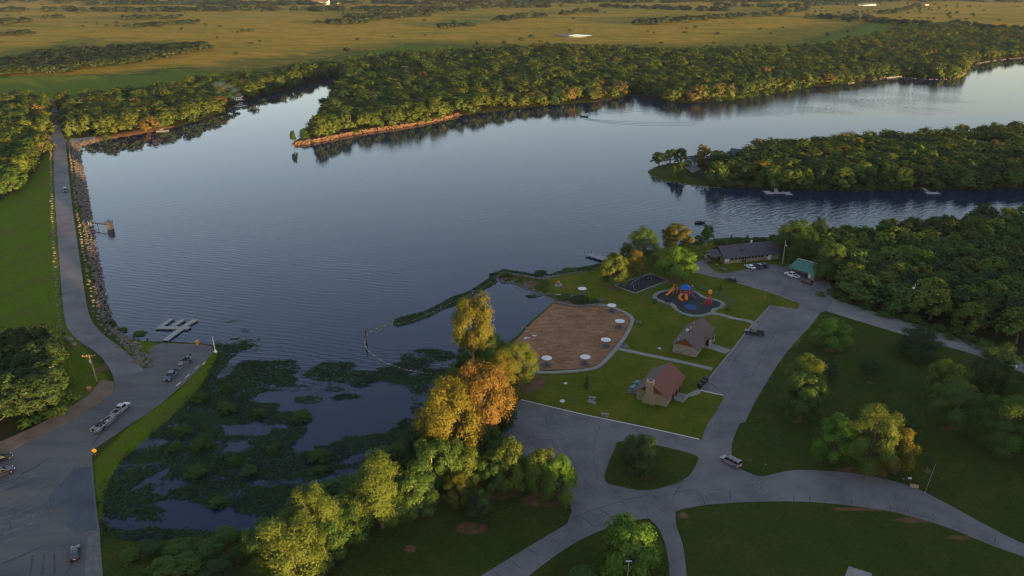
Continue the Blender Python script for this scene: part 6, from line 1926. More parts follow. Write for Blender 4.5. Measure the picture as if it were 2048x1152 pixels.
mb = MB(); mb.add([(-5.2, 1.0, 2.7), (-.9, .6, 3.2), (-.9, 8.4, 3.2), (-5.2, 8.0, 2.7), (-5.2, 4.5, 4.0), (-.9, 4.5, 4.9)], [(0, 1, 5, 4), (4, 5, 2, 3)]); mb.build('porch_roof', M['roof_grey'], lg.root, fix=False)
for y in (1.3, 4.5, 7.7):
    mb = MB(); mb.box((-4.9, y, 1.2), (.25, .25, 2.7)); mb.build('porch_post', M['siding_brown'], lg.root)
lg.door('l', 4.5, 1.6, 2.2, 'glass')
for u, mt in ((.34, 'black'), (.46, 'rust')):
    y = 2.0; z_ = lg.rh - (lg.D / 2 - y) * lg.sl + .2
    mb = MB(); mb.box((L * u, y, z_), (1.5, .9, .25)); mb.build('roof_hatch', M[mt], lg.root)
mb = MB(); mb.tube([(L * .62, 6.2, 4.6), (L * .62, 6.2, 6.2)], .35, 10); mb.build('roof_vent', M['white'], lg.root)

# green roofed boat house
p0, p1 = PX(1583, 548), PX(1627, 561)
gb = House('boat_house', 'pale block building with a green metal roof and an open carport', p0, p1, 9.5, 3.0, 4.6, 'block_wall', 'roof_green', 'block_wall', 1.2, .9, open_=True)
L = gb.L
mb = MB(); t_ = .22
mb.box((L * .5, gb.D - t_ / 2, 1.5), (L, t_, 3.3)); mb.box((L - t_ / 2, gb.D / 2, 1.5), (t_, gb.D - 2 * t_, 3.3)); mb.box((t_ / 2, gb.D * .75, 1.5), (t_, gb.D * .5 - t_, 3.3)); mb.box((L / 2, gb.D * .42, 1.5), (L - 2 * t_, t_, 3.3)); mb.box((L - .6, t_ / 2, 1.5), (1.0, t_, 3.3))
gb.wall = mb.build('wall', M['block_wall'], gb.root)
for x in (.15, L * .33, L * .66): 
    mb = MB(); mb.box((x, .1, 1.5), (.2, .2, 3.2)); mb.build('post', M['siding_brown'], gb.root)
gb.window('r', gb.D * .62, 1.9, 1.5, 1.2); gb.window('r', gb.D * .25, 1.7, .9, 1.0)
mb = MB(); mb.box((L * .80, .02, 1.5), (1.0, .16, 2.2)); mb.build('door', M['white'], gb.root)
mb = MB(); mb.box((L / 2, gb.D / 2, gb.rh + .26), (L + 1.6, .34, .06)); mb.build('ridge_strip', M['white'], gb.root)

# houses on the spit and farther off
def small_house(label, a, b, depth, wh, rh, wall, roof, z=None, cat='house', name='house', win=3):
    p0, p1 = hz(*a), hz(*b)
    h = House(name, label, p0, p1, depth, wh, rh, wall, roof, None, .6, .5, cat)
    for i in range(win): h.window('f', h.L * (i + .7) / (win + .4), 1.6, 1.1, 1.1)
    h.door('f', h.L * .93, 1.0, 2.1, 'siding_brown')
    return h
small_house('house with a blue green roof among the trees near the spit tip', (1458, 318), (1488, 321), 8, 3.0, 5.5, 'siding_red', 'roof_blue')
small_house('small house with a blue grey roof at the water behind the spit lawn', (1385, 332), (1398, 330), 7, 2.8, 4.8, 'offwhite', 'roof_blue', win=2)
small_house('long grey roofed house in the trees on the right part of the spit', (1946, 301), (1988, 306), 10, 3.0, 5.4, 'offwhite', 'roof_grey')
small_house('grey roofed house cut off by the right photo edge on the spit', (2030, 296), (2075, 300), 10, 3.0, 5.4, 'offwhite', 'roof_grey')
small_house('white sunlit house on the bank of the far inlet', (473, 201), (487, 199), 7, 3.2, 5.0, 'white', 'roof_brown', win=3)
small_house('long white barn far out in the pasture near the horizon', (622, 10), (655, 10), 20, 9, 15, 'white', 'roof_red', cat='barn', name='barn', win=4)
small_house('low white shed beside the long white barn near the horizon', (668, 9), (680, 9), 12, 5, 8, 'white', 'roof_grey', cat='shed', name='shed', win=1)
small_house('pale farmhouse far out at the upper right of the pasture', (1727, 12), (1752, 11), 14, 4.5, 8, 'offwhite', 'roof_grey')
small_house('small white farm shed right of the far farmhouse', (1851, 11), (1858, 11), 8, 3.5, 6, 'white', 'roof_grey', cat='shed', name='shed', win=1)
small_house('white roadside house far out beyond the stock pond', (1026, 14), (1040, 14), 12, 5, 8, 'white', 'roof_grey', win=2)
sheet('driveway', GA([(1432, 342), (1458, 326), (1470, 322), (1476, 326), (1462, 334), (1446, 346)], 1.0), M['gravel'], 0.08, 6.0, depress=False)
sheet('house_patio', GA([(1368, 334), (1390, 330), (1402, 338), (1385, 346)], 1.0), M['concrete_dark'], 0.10, 6.0, depress=False)

# ------------------------------------------------------------------ vehicles
vehicle('suv', 'p_olive', 'dark olive SUV driving along the dam road', (132, 377), (131, 390))
vehicle('minivan', 'p_silver', 'silver vehicle at the far end of the road beyond the dam', (107, 244), (107, 250))
vehicle('pickup', 'p_blue', 'dark blue pickup towing a boat down at the boat ramp', (356, 743), (332, 768))
vehicle('pickup', 'p_silver', 'silver pickup towing a long boat trailer across the ramp lot', (226, 836), (259, 810))
vehicle('sedan', 'p_black', 'black car cut off by the left edge of the ramp lot', (-24, 932), (28, 912))
vehicle('suv', 'p_navy', 'dark navy SUV parked in front of the black car at the left edge', (-30, 964), (40, 936))
vehicle('hatch', 'p_navy', 'dark car with red tail lights alone at the bottom of the ramp lot', (150, 1129), (152, 1094), name='parked_car')
vehicle('minivan', 'p_beige', 'silver minivan turning off at the main road junction', (1480, 937), (1443, 918), rack=True)
vehicle('pickup', 'p_green', 'dark green pickup alone in the parking lot beside the bathhouse', (1527, 671), (1490, 666))
vehicle('sedan', 'p_white', 'white car nosed up to the lodge lawn, left of two darker cars', (1509, 541), (1490, 532))
vehicle('suv', 'p_grey', 'grey car between the white car and the black car at the lodge', (1525, 540), (1507, 531), cat='SUV')
vehicle('sedan', 'p_black', 'black car right of the grey one at the lodge lawn', (1535, 537), (1518, 529))
vehicle('sedan', 'p_black', 'black car parked along the playground side of the upper lot', (1475, 565), (1449, 559))
vehicle('pickup', 'p_white', 'white pickup in front of the green roofed building', (1597, 559), (1570, 549))
vehicle('hatch', 'p_maroon', 'dark red car at the upper lot edge near the green roofed building', (1624, 571), (1602, 564))
vehicle('sedan', 'p_white', 'white car in the trees at the right photo edge by the gravel road', (2002, 728), (2030, 736))
vehicle('suv', 'p_white', 'white car parked by the blue green roofed house on the spit', (1448, 326), (1462, 324), cat='SUV')

def rig(bow_px, stern_px, L, W, hull, lab_b, lab_t):
    a, b = hz(*stern_px), hz(*bow_px)
    rz = math.atan2(b.y - a.y, b.x - a.x); c = (a + b) / 2
    trailer(lab_t, (c.x, c.y, c.z + .06), rz, L * .95, W)
    return boat(lab_b, c, rz, L, W, hull, 'concrete', z=c.z + .62)
rig((356, 744), (384, 716), 6.8, 2.2, 'p_grey', 'grey motor boat on the trailer behind the blue pickup', 'galvanised boat trailer hitched to the blue pickup')
bt = rig((230, 838), (189, 869), 7.4, 2.4, 'p_silver', 'silver open boat on the trailer behind the silver pickup', 'long galvanised trailer hitched to the silver pickup')
mb = MB(); mb.box((.4, 0, 1.0), (3.4, .5, .16)); mb.box((-1.6, .55, .95), (1.4, .4, .3)); mb.build('cargo', M['cloth_dark'], bt)
a = hz(1168, 234, ); boat('dark motor boat under way far out with a wake behind it', G(1168, 234, 0), math.pi * .95, 6.0, 2.2, 'p_black', 'black', z=-.12)
bb = G(1401, 446, 0); boat('dark fishing boat drifting on the rippled cove mouth', bb, .35, 5.2, 2.0, 'p_black', 'black', z=-.12)
boat('white boat pulled up on the spit shore below the trees', hz(1427, 359), 2.9, 6.0, 2.2, 'p_white', 'offwhite', z=.9)

# ------------------------------------------------------------------ docks
def dock(name, label, segs, z=.45, w=1.8, posts=True, rail=False, mat='dock', cat='dock'):
    """segs: list of pixel pairs (at deck level), width."""
    o = G(segs[0][0][0], segs[0][0][1], z)
    root = thing(name, label, cat, (o.x, o.y, 0))
    for k, sg in enumerate(segs):
        a, b = G(*sg[0], z) - Vector((o.x, o.y, 0)), G(*sg[1], z) - Vector((o.x, o.y, 0))
        ww = sg[2] if len(sg) > 2 else w
        d = b - a; rz = math.atan2(d.y, d.x); n_ = max(1, int(round(d.length / 3.0)))
        for i in range(n_):
            c = a + d * ((i + .5) / n_)
            mb = MB(); mb.box((c.x, c.y, z + .012 * k), (d.length / n_ - .05, ww, .14), rz); mb.build('deck_section', M[mat], root)
        mb = MB(); c = (a + b) / 2
        for s in (-1, 1):
            q = c + Vector((-d.y, d.x, 0)).normalized() * ww / 2 * s
            mb.box((q.x, q.y, z - .18 + .008 * k), (d.length, .14, .30), rz)
        mb.build('float', M['dock_edge'], root)
        if posts:
            for i in range(n_ + 1):
                for s in (-1, 1):
                    q = a + d * (i / n_) + Vector((-d.y, d.x, 0)).normalized() * (ww / 2 + .1) * s
                    mb = MB(); mb.tube([(q.x, q.y, -1.2), (q.x, q.y, z + .55)], .07, 6); mb.build('post', M['galv'], root)
        if rail:
            mb = MB()
            for s in (-1, 1):
                e = Vector((-d.y, d.x, 0)).normalized() * (ww / 2) * s
                mb.tube([a + e + Vector((0, 0, .95)), b + e + Vector((0, 0, .95))], .035, 5)
            mb.build('rail', M['galv'], root)
    return root
dock('courtesy_dock', 'grey floating dock with three fingers beside the boat ramp', [((330, 681), (364, 656), 1.9), ((314, 655), (379, 656), 1.9), ((323, 652), (344, 637), 1.5), ((346, 652), (367, 639), 1.5), ((368, 653), (391, 639), 1.7)])
for px, lab in (((341, 683), None),):
    pass
dock('fishing_pier', 'small dark fishing pier with anglers behind the yellow topped tree', [((1178, 508), (1212, 518), 4.0), ((1205, 514), (1232, 524), 1.8)], z=.6, mat='dock')
dock('boat_dock', 'pale private dock with short arms on the cove side of the spit', [((1551, 377), (1553, 384), 1.6), ((1532, 386), (1578, 386), 2.4), ((1532, 382), (1540, 388), 3.0), ((1572, 384), (1579, 390), 3.0)], posts=True)
dock('boat_dock', 'small white private dock near the right end of the spit', [((1845, 376), (1856, 383), 1.5), ((1852, 386), (1878, 386), 3.2)])
dock('swim_dock', 'low reddish dock on the far left bank past the dam end', [((313, 262), (337, 261), 3.0), ((322, 259), (325, 256), 2.0)], mat='offwhite')
dock('boat_dock', 'sunlit reddish dock below the white house on the far inlet', [((474, 214), (492, 211), 3.0)], mat='offwhite')
dock('boat_dock', 'pale dock under the trees on the far right shore', [((1772, 156), (1800, 152), 3.0)], mat='offwhite')
dock('boat_dock', 'small pale dock left of the other one on the far right shore', [((1694, 166), (1706, 165), 3.0)], mat='offwhite')

# intake tower and its footbridge
tp = G(221, 458, 0)
tw = thing('intake_tower', 'square tan concrete intake tower standing in the lake off the dam', 'tower', (tp.x, tp.y, 0))
mb = MB(); mb.box((0, 0, .8), (2.0, 2.0, 5.0)); mb.build('shaft', M['stone_wall'], tw)
mb = MB(); mb.box((0, 0, 3.42), (2.6, 2.6, .2)); mb.build('platform', M['concrete'], tw)
mb = MB()
for s in (-1, 1):
    for t_ in (-1, 1): mb.tube([(s * 1.2, t_ * 1.2, 3.5), (s * 1.2, t_ * 1.2, 4.5)], .04, 5)
for a_, b_ in (((-1.2, -1.2), (1.2, -1.2)), ((1.2, -1.2), (1.2, 1.2)), ((1.2, 1.2), (-1.2, 1.2))): mb.tube([(*a_, 4.5), (*b_, 4.5)], .04, 5)
mb.build('railing', M['galv'], tw)
mb = MB(); mb.tube([(0, 0, 3.5), (0, 0, 4.4)], .12, 8); mb.lathe([(.4, 4.35), (.4, 4.42)], 10); mb.build('valve_wheel', M['rust'], tw)
d0 = hz(181, 453); d0 = Vector((d0.x - .5, d0.y, 1.5)); d1 = Vector((tp.x - 1.1, tp.y, 4.25)); d1.z = 2.1; d0.z = 2.1
br = thing('footbridge', 'narrow footbridge from the dam to the intake tower', 'footbridge', (d0.x, d0.y, 0))
dv = d1 - d0; rz = math.atan2(dv.y, dv.x)
mb = MB(); c = dv / 2; mb.box((c.x, c.y, 2.05), (dv.length, 1.1, .14), rz); mb.build('deck', M['dock_edge'], br)
for s in (-1, 1):
    e = Vector((-dv.y, dv.x, 0)).normalized() * .5 * s
    mb = MB(); mb.tube([e + Vector((0, 0, 3.0)), dv * 1 + e + Vector((0, 0, 3.0 - dv.z))], .045, 5)
    for i in range(7): mb.tube([e + Vector((dv.x, dv.y, 0)) * (i / 6) + Vector((0, 0, 2.1)), e + Vector((dv.x, dv.y, 0)) * (i / 6) + Vector((0, 0, 3.0))], .03, 4)
    mb.build('railing', M['galv'], br)
for i in (0, 1):
    mb = MB(); mb.tube([(0.2 + i * dv.x * .45, i * dv.y * .45, -1.5), (0.2 + i * dv.x * .45, i * dv.y * .45, 2.0)], .14, 6); mb.build('pier', M['concrete'], br)
gp = hz(179, 452)
for k, dx in enumerate((0, 1.2)):
    g_ = thing('gate_post', 'white gate post at the dam end of the footbridge' if k == 0 else 'second white gate post, nearer the lake, at the footbridge', 'post', (gp.x + dx, gp.y - .6 * k, gp.z))
    mb = MB(); mb.box((0, 0, .8), (.45, .45, 2.2)); mb.build('post_shaft', M['white'], g_)
    mb = MB(); mb.box((0, 0, 1.95), (.55, .55, .1)); mb.build('post_cap', M['concrete'], g_)

# ------------------------------------------------------------------ picnic tables under round canopies
def canopy_table():
    root = thing('canopy_table', '', 'picnic table')
    mb = MB(); mb.lathe([(1.25, .0), (1.25, .12)], 20, (0, 0, -.02)); mb.build('slab', M['concrete_dark'], root)
    mb = MB(); mb.tube([(0, 0, 0), (0, 0, 2.75)], .06, 10); mb.build('pole', M['steel_dark'], root)
    for k in range(8):
        a0, a1 = 2 * math.pi * k / 8, 2 * math.pi * (k + 1) / 8
        am = (a0 + a1) / 2
        R_ = 1.5
        p = [(0, 0, 2.86), (R_ * math.cos(a0), R_ * math.sin(a0), 2.42), (R_ * .985 * math.cos(am), R_ * .985 * math.sin(am), 2.39), (R_ * math.cos(a1), R_ * math.sin(a1), 2.42)]
        q = [(x, y, z - .05) for x, y, z in p]
        m_ = MB(); m_.add(p + q, [(0, 1, 2), (0, 2, 3), (6, 5, 4), (7, 6, 4), (1, 5, 6, 2), (2, 6, 7, 3), (0, 4, 5, 1), (3, 7, 4, 0)]); m_.build('canopy_panel', M['white'], root)
    mb = MB(); mb.lathe([(.10, 2.80), (.14, 2.9), (.05, 2.98)], 8); mb.build('finial', M['white'], root)
    mb = MB(); mb.lathe([(.72, .72), (.74, .76), (.72, .80)], 16); mb.build('table_top', M['steel_dark'], root)
    for k in range(4):
        a = math.pi / 4 + k * math.pi / 2
        mb = MB(); mb.lathe([(.26, .42), (.27, .46)], 10, (1.15 * math.cos(a), 1.15 * math.sin(a), 0)); mb.tube([(0, 0, .12), (1.1 * math.cos(a), 1.1 * math.sin(a), .2), (1.15 * math.cos(a), 1.15 * math.sin(a), .42)], .035, 5); mb.build('seat', M['steel_dark'], root)
    return root
ct = canopy_table(); ctk = tree_of(ct, list(COL.objects))
for i, (x, y, lab) in enumerate(((1164, 590, 'white canopy table on the grass above the stone beach wall'), (1223, 624, 'white canopy table at the back right corner of the beach, highest one on the sand'), (1239, 656, 'white canopy table by the right beach wall, second down from the corner'),
                                 (1211, 694, 'white canopy table by the start of the concrete path'), (1093, 731, 'white canopy table at the left of the near beach wall, beside the bushy tree'), (1170, 729, 'white canopy table in the middle of the near beach wall'))):
    p = hz(x, y); p.z += .06
    if i == 0: ct.location = p; ct['label'] = lab; ct['group'] = 'white canopy tables around the beach'; ct.rotation_euler.z = .3
    else: dup(ct, ctk, p, .3 + i * .9, lab, 'white canopy tables around the beach')

def picnic_table(label, px, py, rz, mat='dock', top='dock'):
    p = hz(px, py); root = thing('picnic_table', label, 'picnic table', (p.x, p.y, p.z + .08), rz)
    for k in range(4):
        mb = MB(); mb.box((0, -.33 + k * .22, .75), (1.9, .20, .05)); mb.build('table_plank', M[top], root)
    for s in (-1, 1):
        mb = MB(); mb.box((0, s * .72, .44), (1.9, .28, .05)); mb.build('bench', M[top], root)
        mb = MB(); mb.tube([(s * .65, -.75, .0), (s * .65, -.2, .73)], .04, 5); mb.tube([(s * .65, .75, .0), (s * .65, .2, .73)], .04, 5); mb.tube([(s * .65, -.75, .41), (s * .65, .75, .41)], .035, 5); mb.build('leg_frame', M[mat], root)
    return root
picnic_table('teal topped picnic table on the shelter pad, nearer the camera', 1266, 778, .9, 'steel_dark', 'teal')
picnic_table('teal topped picnic table on the shelter pad, farther from the camera', 1275, 768, .9, 'steel_dark', 'teal')
picnic_table('grey picnic table on the grass outside the right beach wall', 1276, 647, .05, 'galv', 'concrete_dark')
picnic_table('grey picnic table on a small slab on the lawn left of the shelter', 1184, 800, -.25, 'galv', 'concrete')
picnic_table('grey picnic table at the kerb of the shelter parking lot', 1210, 833, -.25, 'galv', 'concrete')
sheet('table_pad', poly_world([(1173, 803), (1177, 799), (1193, 804), (1190, 809)]), M['concrete'], .07, 6.0, depress=False)

def grill(label, px, py, mat='rust', rz=0):
    p = hz(px, py); root = thing('charcoal_grill', label, 'grill', (p.x, p.y, p.z + .05), rz)
    mb = MB(); mb.tube([(0, 0, -.1), (0, 0, .8)], .06, 8); mb.build('post', M['steel_dark'], root)
    mb = MB(); mb.box((0, 0, .84), (.6, .5, .06)); mb.box((0, .24, .98), (.6, .04, .28)); mb.box((-.29, 0, .98), (.04, .5, .28)); mb.box((.29, 0, .98), (.04, .5, .28)); mb.build('firebox', M[mat], root)
    mb = MB()
    for k in range(6): mb.tube([(-.27, -.2 + k * .08, 1.02), (.27, -.2 + k * .08, 1.02)], .012, 4)
    mb.build('grate', M['galv'], root)
grill('rust red charcoal grill on the concrete pad right of the shelter', 1365, 800, 'rust')
grill('dark grill on the pad where the beach path starts', 1247, 694, 'steel_dark')
sheet('grill_pad', poly_world([(1238, 692), (1244, 687), (1258, 691), (1253, 697)]), M['concrete_dark'], .065, 6.0, depress=False)
grill('dark charcoal grill beside the roadside cluster of trees', 1805, 966, 'black')
def drinking_fountain(label, px, py):
    p = hz(px, py); root = thing('drinking_fountain', label, 'fountain', p)
    mb = MB(); mb.box((0, 0, .02), (2.6, 2.6, .16)); mb.build('slab', M['concrete'], root)
    mb = MB(); mb.lathe([(.28, .08), (.22, .2), (.20, .9), (.32, .98)], 12); mb.build('pedestal', M['steel_dark'], root)
    mb = MB(); mb.lathe([(.34, .98), (.50, 1.12), (.46, 1.40), (.24, 1.55), (.05, 1.6)], 14); mb.build('bowl', M['orange'], root)
drinking_fountain('orange topped fountain on a concrete slab near the jetty', 1117, 570)

# ------------------------------------------------------------------ playground
g0 = G(*z3([(1020, 500)])[0], 1.13)
pg = thing('play_structure', 'orange play structure with a blue hexagonal roof and four slides', 'play structure', (g0.x, g0.y, 1.13))
posts = [(1.65 * math.cos(k * math.pi / 3 + .3), 1.65 * math.sin(k * math.pi / 3 + .3)) for k in range(6)]
for x, y in posts:
    mb = MB(); mb.tube([(x, y, 0), (x, y, 3.5)], .08, 8); mb.build('post', M['orange'], pg)
mb = MB(); pr = [(2.0 * math.cos(k * math.pi / 3 + .3), 2.0 * math.sin(k * math.pi / 3 + .3)) for k in range(6)]
for k in range(6):
    a_, b_ = pr[k], pr[(k + 1) % 6]
    mb.add([(*a_, 3.35), (*b_, 3.35), (0, 0, 4.75), (*a_, 3.25), (*b_, 3.25), (0, 0, 4.6)], [(0, 1, 2), (5, 4, 3), (0, 3, 4, 1)])
mb.build('roof', M['blue'], pg)
mb = MB(); mb.prism([(1.5 * math.cos(k * math.pi / 3 + .3), 1.5 * math.sin(k * math.pi / 3 + .3)) for k in range(6)], 1.55, 1.66); mb.build('deck', M['purple'], pg)
for k in (0, 2, 4):
    a_, b_ = posts[k], posts[(k + 1) % 6]
    mb = MB()
    for t_ in (0.12, .31, .5, .69, .88): mb.tube([(a_[0] + (b_[0] - a_[0]) * t_, a_[1] + (b_[1] - a_[1]) * t_, 1.7), (a_[0] + (b_[0] - a_[0]) * t_, a_[1] + (b_[1] - a_[1]) * t_, 2.6)], .03, 5)
    mb.tube([(*a_, 2.6), (*b_, 2.6)], .05, 6); mb.build('guard_rail', M['red'], pg)
def slide(pts, w, mat):
    p = spline(pts, 5); mb = MB(); n = len(p)
    d = np.gradient(p[:, :2], axis=0); d /= np.maximum(np.hypot(d[:, 0], d[:, 1])[:, None], 1e-6)
    nr = np.stack([-d[:, 1], d[:, 0]], 1)
    sec = [(-w / 2 - .06, .22), (-w / 2, .22), (-w / 2 + .05, .02), (w / 2 - .05, .02), (w / 2, .22), (w / 2 + .06, .22), (w / 2 + .06, -.06), (-w / 2 - .06, -.06)]
    vs = []
    for i in range(n): vs += [(p[i, 0] + nr[i, 0] * a_, p[i, 1] + nr[i, 1] * a_, p[i, 2] + b_) for a_, b_ in sec]
    fs = [(i * 8 + j, i * 8 + (j + 1) % 8, (i + 1) * 8 + (j + 1) % 8, (i + 1) * 8 + j) for i in range(n - 1) for j in range(8)]
    fs += [tuple(range(8)), tuple((n - 1) * 8 + j for j in range(8))]
    mb.add(vs, fs); return mb.build('slide', M[mat], pg, smooth_=False)
slide([(-3.3, 2.2, 2.3), (-3.9, 1.9, 2.1), (-4.8, 1.5, 1.2), (-5.6, 1.2, .45), (-6.3, .9, .25)], .85, 'orange')
slide([(-1.1, -1.0, 1.65), (-1.5, -1.6, 1.5), (-2.2, -2.2, 1.0), (-2.3, -2.9, .6), (-1.7, -3.6, .3), (-1.3, -3.9, .22)], .95, 'orange')
slide([(.0, -1.4, 1.6), (.0, -1.8, 1.4), (-.05, -2.6, .6), (-.05, -3.2, .22)], .9, 'orange')
slide([(1.6, -.6, 1.7), (2.2, -1.0, 1.4), (2.7, -1.8, .8), (3.1, -2.6, .3)], .7, 'purple')
# higher tower at the left with the long slide, linked by a bridge
for x, y in ((-3.5, 1.6), (-3.5, 2.9), (-2.4, 1.6), (-2.4, 2.9)):
    mb = MB(); mb.tube([(x, y, 0), (x, y, 3.7)], .08, 8); mb.build('post', M['orange'], pg)
mb = MB(); mb.box((-2.95, 2.25, 2.1), (1.2, 1.4, .1)); mb.build('deck', M['purple'], pg)
mb = MB(); mb.tube([(-3.5, 1.6, 3.2), (-3.62, 2.25, 3.75), (-3.5, 2.9, 3.2)], .16, 8); mb.box((-3.5, 2.25, 3.0), (.08, 1.2, .5)); mb.build('slide_hood', M['orange'], pg, bevel=0)
mb = MB(); mb.box((-1.95, 1.6, 1.9), (1.6, .8, .09), -.5); mb.build('bridge', M['purple'], pg)
mb = MB()
for s in (-.4, .4): mb.tube([(-2.4, 1.9 + s, 2.7), (-1.3, 1.2 + s, 2.5)], .04, 5)
mb.build('bridge_rail', M['orange'], pg)
for x, y in ((2.2, .6), (2.9, 1.3)):
    mb = MB(); mb.tube([(x, y, 0), (x, y, 3.6)], .08, 8); mb.build('post', M['red'], pg)
mb = MB(); mb.box((2.55, .95, 3.0), (.9, .08, .8), .8); mb.build('play_panel', M['blue'], pg)
mb = MB(); mb.tube([(2.5, 1.0, 3.4), (2.5, 1.0, 3.9)], .32, 10); mb.build('lookout_dome', M['orange'], pg)
mb = MB(); mb.tube([(1.4, .2, 1.6), (2.2, -.1, 1.2), (2.6, -.9, .5)], .26, 10); mb.build('climbing_arch', M['orange'], pg)
mb = MB(); mb.box((3.6, 1.8, 2.1), (.5, .08, .5), .4); mb.tube([(3.6, 1.8, 0), (3.6, 1.8, 2.0)], .06, 6); mb.build('sign_panel', M['green_paint'], pg)
# red climber
c0 = G(*z3([(1328, 598)])[0], 1.13)
cl = thing('rope_climber', 'red A frame climber with an orange disc on top', 'climber', (c0.x, c0.y, 1.13))
apex = (.85, 1.0, 3.3)
for x, y in ((-1.6, -.2), (1.2, -1.4), (-.4, 1.8), (1.9, 1.2)):
    mb = MB(); mb.tube([(x, y, 0), (x * .5 + apex[0] * .5, y * .5 + apex[1] * .5, 1.8), apex], .09, 8); mb.build('leg', M['red'], cl)
for a_, b_ in (((-1.6, -.2), (1.2, -1.4)), ((1.2, -1.4), (1.9, 1.2)), ((-1.6, -.2), (-.4, 1.8))):
    mb = MB()
    for k in range(9):
        t_ = k / 9
        pa = Vector((*a_, 0)).lerp(Vector(apex), t_); pb = Vector((*b_, 0)).lerp(Vector(apex), t_)
        mb.tube([pa, pb], .05, 5)
    for k in range(1, 5):
        mb.tube([Vector((*a_, 0)).lerp(Vector((*b_, 0)), k / 5), Vector(apex)], .04, 5)
    mb.build('climbing_net', M['red'], cl)
mb = MB(); mb.lathe([(.55, -.30), (.80, -.1), (.80, .1), (.55, .30)], 18); ring = mb.build('top_disc', M['orange'], cl, smooth_=False); ring.location = (apex[0], apex[1], 3.9); ring.rotation_euler = (math.pi / 2 - .2, 0, .3)
# low green balance bar, bench and painted disc on the surface
q = G(*z3([(1248, 615)])[0], 1.13)
bbm = thing('balance_bar', 'slim green balance bar on the play surface before the red climber', 'balance bar', (q.x, q.y, 1.13))
mb = MB(); mb.tube([(-.4, 1.6, .5), (.5, -1.6, .35)], .06, 6); mb.build('bar', M['green_paint'], bbm)
mb = MB(); mb.tube([(-.35, 1.4, 0), (-.35, 1.4, .5)], .05, 6); mb.tube([(.45, -1.4, 0), (.45, -1.4, .36)], .05, 6); mb.build('leg', M['green_paint'], bbm)
qd = G(*z3([(1100, 640)])[0], 1.13)
sheet('painted_disc', [(qd.x + 1.9 * math.cos(t) * (1 + .12 * math.sin(5 * t)), qd.y + 2.6 * math.sin(t)) for t in np.linspace(0, 6.28, 30)[:-1]], M['blue_deep'], .145, 6.0, depress=False, skirt=.004)
q = G(*z3([(790, 590)])[0], 1.1)
bn = thing('bench', 'dark bench on the walk at the left of the playground', 'bench', (q.x, q.y, 1.1), -.55)
mb = MB(); mb.box((0, 0, .45), (2.1, .45, .07)); mb.build('seat', M['black'], bn)
mb = MB(); mb.box((0, .24, .75), (2.1, .06, .4)); mb.build('backrest', M['black'], bn)
for s in (-1, 1):
    mb = MB(); mb.box((s * .85, 0, .22), (.08, .4, .44)); mb.build('leg', M['steel_dark'], bn)
# fence of green mesh
FENCE = z3([(1395, 738), (1300, 775), (1150, 795), (1010, 768), (900, 700), (820, 655), (690, 610), (560, 540), (462, 478), (600, 410), (860, 318), (1000, 345), (1180, 372), (1320, 425), (1480, 490), (1600, 550), (1688, 590), (1560, 640), (1470, 690)])
fw = [G(x, y, 1.05) for x, y in FENCE]
fr = thing('mesh_fence', 'low green mesh fence around the playground', 'fence', (fw[0].x, fw[0].y, 1.05))
for i in range(len(fw) - 1):
    a_, b_ = fw[i] - fw[0], fw[i + 1] - fw[0]
    n_ = max(1, round((b_ - a_).length / 2.6))
    for k in range(n_):
        p_, q_ = a_.lerp(b_, k / n_), a_.lerp(b_, (k + 1) / n_)
        mb = MB(); mb.tube([p_, p_ + Vector((0, 0, 1.25))], .04, 6); mb.build('post', M['green_paint'], fr)
        mb = MB(); m_ = 9
        for t_ in range(m_ + 1):
            x_ = p_.lerp(q_, t_ / m_); mb.tube([x_ + Vector((0, 0, .08)), x_ + Vector((0, 0, 1.18))], .013, 3, cap=False)
        for z_ in (.1, .35, .6, .85): mb.tube([p_ + Vector((0, 0, z_)), q_ + Vector((0, 0, z_))], .013, 3, cap=False)
        mb.build('mesh_panel', M['green_paint'], fr, fix=False)
        mb = MB(); mb.tube([p_ + Vector((0, 0, 1.2)), q_ + Vector((0, 0, 1.2))], .035, 5); mb.build('top_rail', M['green_paint'], fr)
# swing set
sa, sb = G(*z3([(300, 395)])[0], 1.1), G(*z3([(545, 270)])[0], 1.1)
sw = thing('swing_set', 'slim grey swing set on the dark swing pad', 'swing set', (sa.x, sa.y, 1.1), math.atan2(sb.y - sa.y, sb.x - sa.x))
sl_ = (sb - sa).length
for x in (0, sl_):
    for s in (-1, 1):
        mb = MB(); mb.tube([(x, s * .9, 0), (x, 0, 2.6)], .05, 6); mb.build('leg', M['galv'], sw)
mb = MB(); mb.tube([(0, 0, 2.6), (sl_, 0, 2.6)], .05, 6); mb.build('top_bar', M['galv'], sw)
for k in range(4):
    x = sl_ * (k + .7) / 4.4
    mb = MB(); mb.box((x, 0, .5), (.5, .2, .05)); st_ = mb.build('swing_seat', M['black'], sw)
    mb = MB(); mb.tube([(x - .22, 0, .5), (x - .22, 0, 2.6)], .012, 3); mb.tube([(x + .22, 0, .5), (x + .22, 0, 2.6)], .012, 3); mb.build('chain', M['galv'], st_)

